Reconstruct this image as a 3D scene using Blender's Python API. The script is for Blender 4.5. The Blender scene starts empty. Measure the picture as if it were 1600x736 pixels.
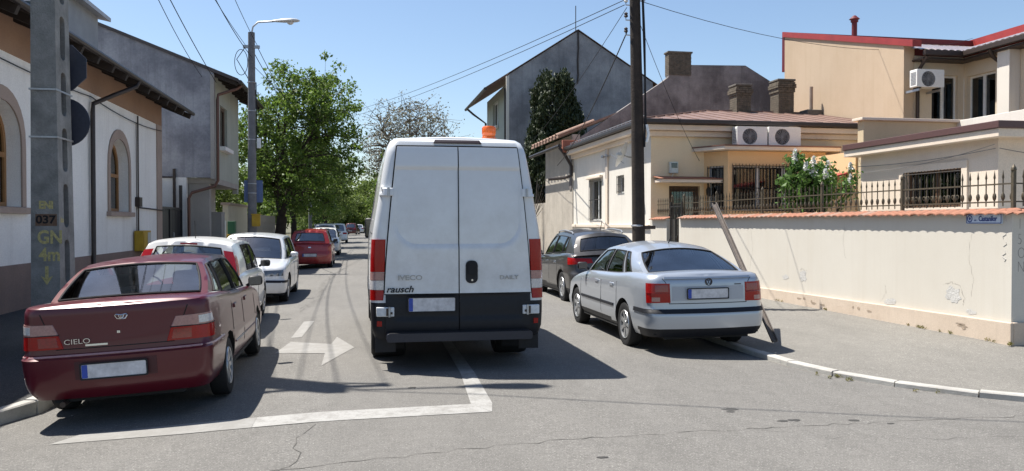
import bpy, bmesh, math, random
import numpy as np
from mathutils import Vector, Matrix, noise
from mathutils.bvhtree import BVHTree
from mathutils.geometry import tessellate_polygon
R = math.radians
PI = math.pi
random.seed(7)
scene = bpy.context.scene
COL = scene.collection

# ------------------------------------------------------------------ camera
cam_d = bpy.data.cameras.new('camera')
cam = bpy.data.objects.new('camera', cam_d)
COL.objects.link(cam)
scene.camera = cam
cam_d.sensor_width = 36.0
cam_d.lens = 36.0 * 1270.0 / 1600.0
cam_d.clip_start = 0.1
cam_d.clip_end = 3000.0
cam.location = (0, 0, 1.68)
cam.rotation_euler = (R(90) - math.atan(20 / 1270.0), 0, -math.atan(235 / 1270.0))

# ------------------------------------------------------------------ sky and sun
SUN_TRAVEL = Vector((0.39, -0.32, -1.0)).normalized()
world = bpy.data.worlds.new('World')
scene.world = world
world.use_nodes = True
wn = world.node_tree
for n in list(wn.nodes): wn.nodes.remove(n)
sky = wn.nodes.new('ShaderNodeTexSky')
sky.sky_type = 'NISHITA'
sky.sun_disc = False
sky.sun_elevation = math.asin(-SUN_TRAVEL.z)
sky.sun_rotation = math.atan2(-SUN_TRAVEL.x, -SUN_TRAVEL.y)
sky.altitude = 80
sky.air_density = 1.0
sky.dust_density = 0.7
sky.ozone_density = 2.2
bg = wn.nodes.new('ShaderNodeBackground')
bg.inputs['Strength'].default_value = 0.083
wo = wn.nodes.new('ShaderNodeOutputWorld')
wn.links.new(sky.outputs[0], bg.inputs['Color'])
wn.links.new(bg.outputs[0], wo.inputs['Surface'])
sun_d = bpy.data.lights.new('sun', 'SUN')
sun_d.energy = 5.0
sun_d.angle = R(0.5)
sun_d.color = (1.0, 0.955, 0.88)
sun = bpy.data.objects.new('sun', sun_d)
COL.objects.link(sun)
sun.rotation_euler = SUN_TRAVEL.to_track_quat('-Z', 'Y').to_euler()
vs = scene.view_settings
vs.view_transform = 'Standard'
vs.look = 'None'
vs.gamma = 1.0
vs.use_curve_mapping = False
vs.exposure = 0.93
scene.cycles.max_bounces = 8
scene.cycles.transparent_max_bounces = 12
scene.cycles.use_denoising = True

# ------------------------------------------------------------------ materials
MATS = {}
def _new(name):
    m = bpy.data.materials.new(name)
    m.use_nodes = True
    nt = m.node_tree
    p = nt.nodes['Principled BSDF']
    MATS[name] = m
    return m, nt, p
def _noise(nt, scale, detail=4, rough=0.6, stretch=None, coord='Object'):
    tc = nt.nodes.new('ShaderNodeTexCoord')
    n = nt.nodes.new('ShaderNodeTexNoise')
    n.inputs['Scale'].default_value = scale
    n.inputs['Detail'].default_value = detail
    n.inputs['Roughness'].default_value = rough
    if stretch:
        mp = nt.nodes.new('ShaderNodeMapping')
        mp.inputs['Scale'].default_value = stretch
        nt.links.new(tc.outputs[coord], mp.inputs['Vector'])
        nt.links.new(mp.outputs[0], n.inputs['Vector'])
    else:
        nt.links.new(tc.outputs[coord], n.inputs['Vector'])
    return n
def _ramp(nt, src, lo, hi, c0=(0, 0, 0), c1=(1, 1, 1)):
    r = nt.nodes.new('ShaderNodeValToRGB')
    r.color_ramp.elements[0].position = lo
    r.color_ramp.elements[1].position = hi
    r.color_ramp.elements[0].color = (*c0, 1)
    r.color_ramp.elements[1].color = (*c1, 1)
    nt.links.new(src, r.inputs[0])
    return r
def _mix(nt, fac, a, b):
    m = nt.nodes.new('ShaderNodeMix')
    m.data_type = 'RGBA'
    for sock, val in ((m.inputs[0], fac), (m.inputs[6], a), (m.inputs[7], b)):
        if hasattr(val, 'links'): nt.links.new(val, sock)
        elif isinstance(val, (int, float)): sock.default_value = val
        else: sock.default_value = (*val, 1)
    return m.outputs[2]
def _bump(nt, p, h, strength, dist=0.02):
    b = nt.nodes.new('ShaderNodeBump')
    b.inputs['Strength'].default_value = strength
    b.inputs['Distance'].default_value = dist
    nt.links.new(h, b.inputs['Height'])
    nt.links.new(b.outputs[0], p.inputs['Normal'])
def surf(name, col, col2=None, scale=2.0, rough=0.85, fine=60, bump=0.25, streak=0.0, streak_col=None, lo=0.35, hi=0.7, metallic=0.0, spec=0.3):
    """matte surface: two tones in patches, fine grain, optional vertical run-off stains"""
    if name in MATS: return MATS[name]
    m, nt, p = _new(name)
    c2 = col2 or tuple(c * 0.8 for c in col)
    n1 = _noise(nt, scale, 6, 0.65)
    base = _mix(nt, _ramp(nt, n1.outputs[0], lo, hi).outputs[0], col, c2)
    nf = _noise(nt, fine, 3, 0.7)
    g = _ramp(nt, nf.outputs[0], 0.3, 0.75, (0.86, 0.86, 0.86), (1.06, 1.06, 1.06))
    mm = nt.nodes.new('ShaderNodeMix'); mm.data_type = 'RGBA'; mm.blend_type = 'MULTIPLY'
    mm.inputs[0].default_value = 1.0
    nt.links.new(base, mm.inputs[6]); nt.links.new(g.outputs[0], mm.inputs[7])
    out = mm.outputs[2]
    if streak > 0:
        ns = _noise(nt, 1.0, 6, 0.72, (4.5, 4.5, 0.2))
        fs = _ramp(nt, ns.outputs[0], 0.5, 0.78, (0, 0, 0), (streak, streak, streak))
        out = _mix(nt, fs.outputs[0], out, streak_col or tuple(c * 0.45 for c in col))
    nt.links.new(out, p.inputs['Base Color'])
    p.inputs['Roughness'].default_value = rough
    p.inputs['Metallic'].default_value = metallic
    p.inputs['Specular IOR Level'].default_value = spec
    if bump: _bump(nt, p, nf.outputs[0], bump)
    return m
def plain(name, col, rough=0.5, metallic=0.0, spec=0.5, coat=0.0, var=0.12, scale=25):
    if name in MATS: return MATS[name]
    m, nt, p = _new(name)
    n = _noise(nt, scale, 3)
    out = _mix(nt, _ramp(nt, n.outputs[0], 0.3, 0.7).outputs[0], tuple(c * (1 - var) for c in col), tuple(min(1, c * (1 + var)) for c in col))
    nt.links.new(out, p.inputs['Base Color'])
    p.inputs['Roughness'].default_value = rough
    p.inputs['Metallic'].default_value = metallic
    p.inputs['Specular IOR Level'].default_value = spec
    p.inputs['Coat Weight'].default_value = coat
    return m
def car_paint(name, col, metallic=0.0, rough=0.35, dust=0.16, dustcol=(0.42, 0.39, 0.34), coat=0.7, zlo=0.15, zhi=0.75, crough=0.05):
    if name in MATS: return MATS[name]
    m, nt, p = _new(name)
    tc = nt.nodes.new('ShaderNodeTexCoord')
    sx = nt.nodes.new('ShaderNodeSeparateXYZ')
    nt.links.new(tc.outputs['Object'], sx.inputs[0])
    low = nt.nodes.new('ShaderNodeMapRange')           # road dirt thrown on the lower panels
    low.inputs['From Min'].default_value = zhi; low.inputs['From Max'].default_value = zlo
    low.inputs['To Min'].default_value = 0.25; low.inputs['To Max'].default_value = 1.0
    nt.links.new(sx.outputs['Z'], low.inputs[0])
    n = _noise(nt, 5, 6, 0.7)
    mu = nt.nodes.new('ShaderNodeMath'); mu.operation = 'MULTIPLY'
    nt.links.new(_ramp(nt, n.outputs[0], 0.35, 0.8, (0, 0, 0), (dust * 2.2,) * 3).outputs[0], mu.inputs[0])
    nt.links.new(low.outputs[0], mu.inputs[1])
    nt.links.new(_mix(nt, mu.outputs[0], col, dustcol), p.inputs['Base Color'])
    rr = nt.nodes.new('ShaderNodeMath'); rr.operation = 'MULTIPLY_ADD'
    nt.links.new(mu.outputs[0], rr.inputs[0]); rr.inputs[1].default_value = 0.6; rr.inputs[2].default_value = rough
    nt.links.new(rr.outputs[0], p.inputs['Roughness'])
    p.inputs['Metallic'].default_value = metallic
    p.inputs['Coat Weight'].default_value = coat
    p.inputs['Coat Roughness'].default_value = crough
    return m
def glass_mat(name, tint=(0.35, 0.42, 0.42), refl=0.9, base=0.05, ior=1.7):
    if name in MATS: return MATS[name]
    m, nt, p = _new(name)
    nt.nodes.remove(p)
    out = nt.nodes['Material Output']
    tr = nt.nodes.new('ShaderNodeBsdfTransparent'); tr.inputs[0].default_value = (*tint, 1)
    gl = nt.nodes.new('ShaderNodeBsdfGlossy'); gl.inputs['Roughness'].default_value = 0.03
    gl.inputs['Color'].default_value = (refl, refl, refl, 1)
    fr = nt.nodes.new('ShaderNodeFresnel'); fr.inputs[0].default_value = ior
    n = _noise(nt, 3, 4)
    ad = nt.nodes.new('ShaderNodeMath'); ad.operation = 'ADD'
    nt.links.new(fr.outputs[0], ad.inputs[0])
    nt.links.new(_ramp(nt, n.outputs[0], 0.3, 0.8, (0, 0, 0), (base,) * 3).outputs[0], ad.inputs[1])
    mx = nt.nodes.new('ShaderNodeMixShader')
    nt.links.new(ad.outputs[0], mx.inputs[0]); nt.links.new(tr.outputs[0], mx.inputs[1]); nt.links.new(gl.outputs[0], mx.inputs[2])
    nt.links.new(mx.outputs[0], out.inputs['Surface'])
    return m
def leaf_mat(name, c1, c2, trans=0.35, c3=None):
    if name in MATS: return MATS[name]
    m, nt, p = _new(name)
    nt.nodes.remove(p)
    out = nt.nodes['Material Output']
    n = _noise(nt, 1.3, 5, 0.8)
    n2 = _noise(nt, 14, 2, 0.8)
    c = _mix(nt, _ramp(nt, n.outputs[0], 0.35, 0.65).outputs[0], c1, c2)
    c = _mix(nt, _ramp(nt, n2.outputs[0], 0.45, 0.7).outputs[0], c, c3 or tuple(x * 1.35 for x in c2))
    d = nt.nodes.new('ShaderNodeBsdfPrincipled'); t = nt.nodes.new('ShaderNodeBsdfTranslucent')
    d.inputs['Roughness'].default_value = 0.55; d.inputs['Specular IOR Level'].default_value = 0.35
    nt.links.new(c, d.inputs['Base Color']); nt.links.new(c, t.inputs[0])
    mx = nt.nodes.new('ShaderNodeMixShader'); mx.inputs[0].default_value = trans
    nt.links.new(d.outputs[0], mx.inputs[1]); nt.links.new(t.outputs[0], mx.inputs[2])
    nt.links.new(mx.outputs[0], out.inputs['Surface'])
    return m
def asphalt(name, base, dark, light, patch):
    """worn asphalt: big faded patches, streaks along the lane, mottling, coarse aggregate with pale and dark stones"""
    m, nt, p = _new(name)
    big = _noise(nt, 0.35, 6, 0.6)
    mid = _noise(nt, 1.6, 8, 0.72, (1, 0.35, 1))
    mot = _noise(nt, 7, 7, 0.8)
    fine = _noise(nt, 38, 5, 0.95)
    sp = _noise(nt, 75, 2, 0.6)
    dk = _noise(nt, 60, 2, 0.6, (1.0, 1.0, 1.31))
    c = _mix(nt, _ramp(nt, big.outputs[0], 0.38, 0.62).outputs[0], base, patch)
    c = _mix(nt, _ramp(nt, mid.outputs[0], 0.46, 0.70, (0, 0, 0), (0.55,) * 3).outputs[0], c, dark)
    c = _mix(nt, _ramp(nt, mot.outputs[0], 0.42, 0.66, (0.42,) * 3, (0, 0, 0)).outputs[0], c, dark)
    c = _mix(nt, _ramp(nt, fine.outputs[0], 0.38, 0.56, (0.6,) * 3, (0, 0, 0)).outputs[0], c, tuple(x * 0.75 for x in dark))
    c = _mix(nt, _ramp(nt, sp.outputs[0], 0.59, 0.68, (0, 0, 0), (0.6,) * 3).outputs[0], c, light)
    c = _mix(nt, _ramp(nt, dk.outputs[0], 0.62, 0.70, (0, 0, 0), (0.5,) * 3).outputs[0], c, tuple(x * 0.4 for x in dark))
    nt.links.new(c, p.inputs['Base Color'])
    p.inputs['Roughness'].default_value = 0.9
    p.inputs['Specular IOR Level'].default_value = 0.2
    _bump(nt, p, fine.outputs[0], 0.6, 0.012)
    return m

# ------------------------------------------------------------------ mesh helpers
class MB:
    def __init__(s): s.v = []; s.f = []; s.m = []
    def add(s, vs_, fs, m=0):
        o = len(s.v); s.v.extend([tuple(p) for p in vs_])
        for f in fs: s.f.append(tuple(i + o for i in f)); s.m.append(m)
        return s
    def box(s, x0, x1, y0, y1, z0, z1, m=0):
        return s.add([(x0,y0,z0),(x1,y0,z0),(x1,y1,z0),(x0,y1,z0),(x0,y0,z1),(x1,y0,z1),(x1,y1,z1),(x0,y1,z1)],
              [(0,3,2,1),(4,5,6,7),(0,1,5,4),(1,2,6,5),(2,3,7,6),(3,0,4,7)], m)
    def obox(s, c, size, mat3, m=0):
        hx, hy, hz = (a / 2 for a in size)
        pts = [Vector(c) + mat3 @ Vector((sx*hx, sy*hy, sz*hz)) for sz in (-1,1) for sx, sy in ((-1,-1),(1,-1),(1,1),(-1,1))]
        return s.add(pts, [(0,3,2,1),(4,5,6,7),(0,1,5,4),(1,2,6,5),(2,3,7,6),(3,0,4,7)], m)
    def beam(s, a, b, w, h, m=0, up=(0,0,1)):
        a, b = Vector(a), Vector(b); d = (b - a); L = d.length; d.normalize()
        u = Vector(up); x = d.cross(u)
        if x.length < 1e-4: x = Vector((1,0,0))
        x.normalize(); u = x.cross(d)
        return s.obox((a + b) / 2, (w, L, h), Matrix((x, d, u)).transposed(), m)
    def tube(s, pts, r, n=8, m=0, caps=True):
        pts = [Vector(p) for p in pts]; k = len(pts)
        rs = r if isinstance(r, (list, tuple)) else [r] * k
        t = [(pts[min(i+1,k-1)] - pts[max(i-1,0)]).normalized() for i in range(k)]
        ref = Vector((0,0,1)) if abs(t[0].z) < 0.9 else Vector((1,0,0))
        vs_ = []
        for i in range(k):
            a = t[i].cross(ref)
            if a.length < 1e-3: a = t[i].cross(Vector((0.3,1,0.2)))
            a.normalize(); b = t[i].cross(a); ref = a.cross(t[i]) * 1.0
            ref = -b if ref.length < 1e-6 else ref
            for j in range(n):
                q = 2*PI*j/n
                vs_.append(pts[i] + (a*math.cos(q) + b*math.sin(q)) * rs[i])
        fs = [(i*n+j, i*n+(j+1)%n, (i+1)*n+(j+1)%n, (i+1)*n+j) for i in range(k-1) for j in range(n)]
        if caps: fs += [tuple(reversed(range(n))), tuple(range((k-1)*n, k*n))]
        return s.add(vs_, fs, m)
    def lathe(s, prof, n=24, c=(0,0,0), axis='z', m=0, closed=False):
        vs_ = []
        for (r, h) in prof:
            for j in range(n):
                a = 2*PI*j/n; p, q = r*math.cos(a), r*math.sin(a)
                vs_.append({'z': (c[0]+p, c[1]+q, c[2]+h), 'x': (c[0]+h, c[1]+p, c[2]+q), 'y': (c[0]+q, c[1]+h, c[2]+p)}[axis])
        k = len(prof)
        rng = range(k) if closed else range(k-1)
        fs = [(i*n+j, i*n+(j+1)%n, ((i+1)%k)*n+(j+1)%n, ((i+1)%k)*n+j) for i in rng for j in range(n)]
        return s.add(vs_, fs, m)
    def slab(s, outer, holes, fn, d, m=0, front=True, back=True):
        """flat plate with holes: fn(u, v, w) maps to 3D, w from 0 to d"""
        loops = [list(outer)] + [list(h) for h in holes]
        tris = tessellate_polygon([[Vector((u, v, 0)) for u, v in l] for l in loops])
        flat = [p for l in loops for p in l]
        n = len(flat)
        vs_ = [fn(u, v, 0) for u, v in flat] + [fn(u, v, d) for u, v in flat]
        fs = []
        if front: fs += [tuple(t) for t in tris]
        if back: fs += [tuple(i + n for i in reversed(t)) for t in tris]
        o = 0
        for l in loops:
            k = len(l)
            for i in range(k): a, b = o + i, o + (i+1) % k; fs.append((a, b, b + n, a + n))
            o += k
        return s.add(vs_, fs, m)
    def grid(s, P, nu, nv, m=0):
        """P(u,v), u,v in 0..1"""
        vs_ = [P(i/nu, j/nv) for i in range(nu+1) for j in range(nv+1)]
        fs = [(i*(nv+1)+j, (i+1)*(nv+1)+j, (i+1)*(nv+1)+j+1, i*(nv+1)+j+1) for i in range(nu) for j in range(nv)]
        return s.add(vs_, fs, m)
    def mesh(s, name, mats, smooth=None, fix=True):
        me = bpy.data.meshes.new(name)
        me.from_pydata(s.v, [], s.f)
        for mt in (mats if isinstance(mats, (list, tuple)) else [mats]): me.materials.append(mt)
        me.polygons.foreach_set('material_index', s.m)
        if fix:
            bm = bmesh.new(); bm.from_mesh(me)
            bmesh.ops.recalc_face_normals(bm, faces=bm.faces)
            bm.to_mesh(me); bm.free()
        if smooth is not None:
            me.polygons.foreach_set('use_smooth', [True] * len(me.polygons))
            me.set_sharp_from_angle(angle=R(smooth))
        me.update()
        return me
    def build(s, name, mats, parent=None, smooth=None, bevel=0.0, loc=None, fix=True, seg=2):
        return link(name, s.mesh(name, mats, smooth, fix), parent, loc, bevel, seg)
def link(name, me, parent=None, loc=None, bevel=0.0, seg=2):
    """in world-built things the children are shifted back by their root's position"""
    o = bpy.data.objects.new(name, me)
    COL.objects.link(o)
    if parent is not None:
        o.parent = parent
        w = ROOTOFF.get(parent.name)
        if w is not None:
            base = Vector(loc) if loc is not None else Vector((0,0,0))
            o.location = base - w
            ROOTOFF[o.name] = base
        elif loc is not None: o.location = loc
    elif loc is not None: o.location = loc
    if bevel:
        b = o.modifiers.new('bevel', 'BEVEL'); b.width = bevel; b.segments = seg; b.limit_method = 'ANGLE'; b.angle_limit = R(35)
        b.harden_normals = False
    return o
ROOTOFF = {}
def tag(o, label=None, cat=None, group=None, kind=None):
    if label: o['label'] = label
    if cat: o['category'] = cat
    if group: o['group'] = group
    if kind: o['kind'] = kind
    return o
def root(name, pos, label=None, cat=None, group=None, kind=None, local=False, rz=0.0):
    """Empty at a thing's base. local=False: parts are given in world coordinates; True: in the thing's own."""
    o = bpy.data.objects.new(name, None)
    o.empty_display_size = 0.2
    COL.objects.link(o)
    o.location = pos
    o.rotation_euler = (0, 0, rz)
    if not local: ROOTOFF[o.name] = Vector(pos)
    return tag(o, label, cat, group, kind)
def struct(o): o['kind'] = 'structure'; return o
def ident(): return Matrix.Identity(3)
def text_part(body, size, mat, parent, loc, rot, name='lettering', ext=0.002, shear=0.0, align='LEFT', sx=1.0, offset=0.0):
    cu = bpy.data.curves.new('t', 'FONT')
    cu.body = body; cu.size = size; cu.extrude = ext; cu.shear = shear; cu.align_x = align; cu.align_y = 'CENTER'; cu.offset = offset; cu.resolution_u = 4
    t = bpy.data.objects.new('t', cu); COL.objects.link(t)
    dg = bpy.context.evaluated_depsgraph_get()
    me = bpy.data.meshes.new_from_object(t.evaluated_get(dg))
    bpy.data.objects.remove(t)
    me.transform(Matrix.Diagonal((sx, 1, 1, 1)))
    me.transform(Matrix(rot).to_4x4() if not isinstance(rot, tuple) else __import__('mathutils').Euler(rot).to_matrix().to_4x4())
    me.materials.clear(); me.materials.append(mat)
    return link(name, me, parent, loc)
def lerp(a, b, t): return a + (b - a) * t
def interp(tab, x):
    """smooth (Catmull) interpolation through [(x, y)...]"""
    if x <= tab[0][0]: return tab[0][1]
    if x >= tab[-1][0]: return tab[-1][1]
    for i in range(len(tab) - 1):
        if x <= tab[i+1][0]:
            x0, y0 = tab[i]; x1, y1 = tab[i+1]; h = x1 - x0; t = (x - x0) / h
            s = (y1 - y0) / h
            def slope(j):
                if j <= 0: return (tab[1][1]-tab[0][1])/(tab[1][0]-tab[0][0])
                if j >= len(tab)-1: return (tab[-1][1]-tab[-2][1])/(tab[-1][0]-tab[-2][0])
                a = (tab[j][1]-tab[j-1][1])/(tab[j][0]-tab[j-1][0]); b = (tab[j+1][1]-tab[j][1])/(tab[j+1][0]-tab[j][0])
                return 0 if a*b <= 0 else 2*a*b/(a+b)
            m0, m1 = slope(i), slope(i+1)
            return (2*t**3-3*t*t+1)*y0 + (t**3-2*t*t+t)*h*m0 + (-2*t**3+3*t*t)*y1 + (t**3-t*t)*h*m1
def rrect(x0, x1, y0, y1, r, n=5):
    pts = []
    for cx, cy, a0 in ((x1-r, y0+r, -90), (x1-r, y1-r, 0), (x0+r, y1-r, 90), (x0+r, y0+r, 180)):
        for i in range(n+1):
            a = R(a0 + 90*i/n); pts.append((cx + r*math.cos(a), cy + r*math.sin(a)))
    return pts
def sag(a, b, drop, n=18):
    a, b = Vector(a), Vector(b)
    return [a.lerp(b, i/n) - Vector((0, 0, drop*4*(i/n)*(1-i/n))) for i in range(n+1)]

# shared materials
glass_win = glass_mat('window_glass', (0.25, 0.3, 0.32), 0.9, 0.06)
black_rubber = plain('black_rubber', (0.018, 0.018, 0.02), 0.75, spec=0.25)
black_plastic = plain('black_plastic', (0.012, 0.013, 0.017), 0.5, spec=0.3)
dark_metal = plain('dark_brown_metal', (0.05, 0.035, 0.028), 0.5, 0.3)
gutter_metal = plain('gutter_dark_metal', (0.055, 0.045, 0.042), 0.45, 0.5)
white_pvc = plain('white_pvc', (0.72, 0.73, 0.72), 0.4)
chrome = plain('chrome', (0.6, 0.61, 0.62), 0.18, 1.0, var=0.05)
steel = plain('galvanised_steel', (0.42, 0.43, 0.44), 0.45, 0.8)
# ------------------------------------------------------------------ ground, road, pavements
def sstep(a, b, x):
    t = max(0.0, min(1.0, (x - a) / (b - a))); return t * t * (3 - 2 * t)
def road_z(x, y):
    c = 0.0
    if x > 1.2: c = -0.10 * min(1.6, (x - 1.2) / 3.8)
    elif x < -0.3: c = -0.13 * min(1.15, (-0.3 - x) / 2.6) ** 1.2
    return c * sstep(2.5, 8.5, y)
asph = asphalt('road_asphalt', (0.203, 0.194, 0.18), (0.12, 0.115, 0.107), (0.39, 0.377, 0.35), (0.18, 0.172, 0.16))
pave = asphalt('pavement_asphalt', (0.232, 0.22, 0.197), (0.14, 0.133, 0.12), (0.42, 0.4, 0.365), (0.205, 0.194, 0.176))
pave_dark = asphalt('shaded_pavement_asphalt', (0.085, 0.085, 0.085), (0.05, 0.05, 0.05), (0.22, 0.22, 0.21), (0.07, 0.07, 0.07))  # shade of the house on the left pavement is put into the colour
soil = surf('soil', (0.12, 0.1, 0.07), (0.08, 0.09, 0.04), 0.3)
kerb_m = surf('kerb_concrete', (0.46, 0.445, 0.41), (0.33, 0.315, 0.29), 3.0, 0.9, 70, 0.4)
def paint_mat(name, col, k, lo):
    m, nt, p = _new(name)
    w = _noise(nt, 5, 9, 0.82); w2 = _noise(nt, 45, 4, 0.9)
    c = _mix(nt, _ramp(nt, w.outputs[0], lo, lo + 0.15, (0, 0, 0), (k,) * 3).outputs[0], col, (0.205, 0.197, 0.183))
    c = _mix(nt, _ramp(nt, w2.outputs[0], 0.52, 0.62, (0, 0, 0), (0.6,) * 3).outputs[0], c, (0.2, 0.19, 0.18))
    nt.links.new(c, p.inputs['Base Color']); p.inputs['Roughness'].default_value = 0.8
    return m
paint_m = paint_mat('road_paint', (0.305, 0.299, 0.284), 0.95, 0.45)
paint_w = paint_mat('worn_road_paint', (0.25, 0.244, 0.231), 1.0, 0.40)
m = MB(); m.add([(-1500,-600,-0.35),(1500,-600,-0.35),(1500,2400,-0.35),(-1500,2400,-0.35)], [(0,1,2,3)])
struct(m.build('ground', soil))
m = MB()
xs = [-60,-30,-14,-8,-6,-4,-2.9,-2,-1,-0.3,0.4,1.2,2,3,4,5,6,8,12,20,40,80]
ys = [-40,-15,-5,0,1.5,2.5,3.2,4,5,6,7,8,8.5,10,15,30,60,120,260,420]
for j in range(len(ys)-1):
    for i in range(len(xs)-1):
        q = [(xs[i],ys[j]),(xs[i+1],ys[j]),(xs[i+1],ys[j+1]),(xs[i],ys[j+1])]
        if ys[j] >= 30 and (xs[i] < -8 or xs[i+1] > 8): continue
        m.add([(x,y,road_z(x,y)) for x,y in q], [(0,1,2,3)])
bmx = m.mesh('road', asph)
road = struct(link('road', bmx))
def marking(name, polys, mat=paint_m, dz=0.004):
    mb = MB()
    for poly in polys:
        n = len(poly)
        tr = tessellate_polygon([[Vector((x, y, 0)) for x, y in poly]])
        mb.add([(x, y, road_z(x, y) + dz) for x, y in poly], [tuple(t) for t in tr])
    # subdivide so the sheet follows the camber
    bm = bmesh.new(); me = mb.mesh(name, mat); bm.from_mesh(me)
    for _ in range(2): bmesh.ops.subdivide_edges(bm, edges=bm.edges, cuts=2, use_grid_fill=True)
    for v in bm.verts: v.co.z = road_z(v.co.x, v.co.y) + dz
    bm.normal_update()
    for f in bm.faces:
        if f.normal.z < 0: f.normal_flip()
    bm.to_mesh(me); bm.free()
    return link(name, me, road)
marking('stop_line', [[(-0.9,6.985),(1.13,7.10),(0.99,7.44),(-0.9,7.345)]])
marking('stop_line', [[(-2.45,6.99),(-1.46,6.96),(-0.902,6.985),(-0.902,7.345),(-1.5,7.32),(-2.3,7.28)]], paint_w)
marking('centre_line', [[(0.99,7.442),(1.135,7.10),(1.19,7.44),(1.24,9.0),(1.25,13.0),(1.13,13.0),(1.08,9.0)]])
for yy in (19, 26, 34, 43, 54, 66, 80, 98): marking('lane_dash', [[(1.12,yy),(1.27,yy),(1.27,yy+4),(1.12,yy+4)]])
ARW = [(-1.05,11.0),(-1.08,11.06),(-0.93,14.45),(-0.78,14.45),(-0.85,11.75),(-0.42,11.55),(-0.36,12.2),(-0.10,11.12),(-0.47,9.78),(-0.46,10.62)]
marking('turn_arrow', [[(-1.12,11.02),(-1.0,12.0),(-0.86,11.85),(-0.42,11.50),(-0.36,12.2),(-0.10,11.12),(-0.47,9.78),(-0.47,10.70)], [(-1.03,12.4),(-0.98,14.4),(-0.80,14.4),(-0.88,12.4)]], paint_w)
crack_m = surf('crack_dark', (0.115, 0.109, 0.10), None, 5, 0.95)
tar_m = surf('oil_stain', (0.06, 0.057, 0.053), None, 6, 0.7)
def crack(pts, w, seed, jit=0.04):
    rnd = random.Random(seed); P = []
    for (a, b) in zip(pts[:-1], pts[1:]):
        n = max(2, int(math.hypot(b[0]-a[0], b[1]-a[1]) / 0.10))
        for i in range(n): P.append((lerp(a[0],b[0],i/n)+rnd.uniform(-jit,jit)*0.5, lerp(a[1],b[1],i/n)+rnd.uniform(-jit,jit)))
    P.append(pts[-1]); mb = MB()
    L = []
    for i, p in enumerate(P):
        q = P[min(i+1, len(P)-1)]; o = P[max(i-1, 0)]
        d = Vector((q[0]-o[0], q[1]-o[1])); d.normalize() if d.length else None
        ww = w * rnd.uniform(0.15, 1.0)
        L += [(p[0]-d.y*ww, p[1]+d.x*ww, road_z(*p)+0.003), (p[0]+d.y*ww, p[1]-d.x*ww, road_z(*p)+0.003)]
    mb.add(L, [(2*i, 2*i+1, 2*i+3, 2*i+2) for i in range(len(P)-1)])
    return mb.build('crack', crack_m, road)
crack([(-3.2,5.15),(-1.2,5.55),(0.2,5.85),(1.5,6.1),(3.2,6.28),(5.5,6.42),(8,6.6)], 0.006, 1)
crack([(-0.75,5.35),(-0.45,5.9),(-0.5,6.5),(-0.38,6.95)], 0.004, 2, 0.06)
crack([(3.2,6.28),(3.7,5.9),(4.6,5.75),(6.2,5.7)], 0.003, 4)
crack([(-1.2,16),(-0.9,19),(-1.1,24),(-0.7,30)], 0.008, 5, 0.2)
crack([(2.2,13),(2.6,18),(2.3,26)], 0.006, 6, 0.2)
rnd = random.Random(3)
for (x, y, r) in ((3.35,7.0,0.055),(3.6,6.5,0.035),(3.72,6.52,0.04),(4.25,6.45,0.04),(3.3,6.9,0.03),(4.5,6.3,0.025),(1.7,5.6,0.03),(0.5,8.3,0.03)):
    mb = MB(); n = 12
    mb.add([(x,y,road_z(x,y)+0.003)] + [(x+r*1.6*rnd.uniform(0.6,1.1)*math.cos(2*PI*i/n), y+r*rnd.uniform(0.6,1.1)*math.sin(2*PI*i/n), road_z(x,y)+0.003) for i in range(n)], [(0,i+1,(i+1)%n+1) for i in range(n)])
    mb.build('oil_spot', tar_m, road)

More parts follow.
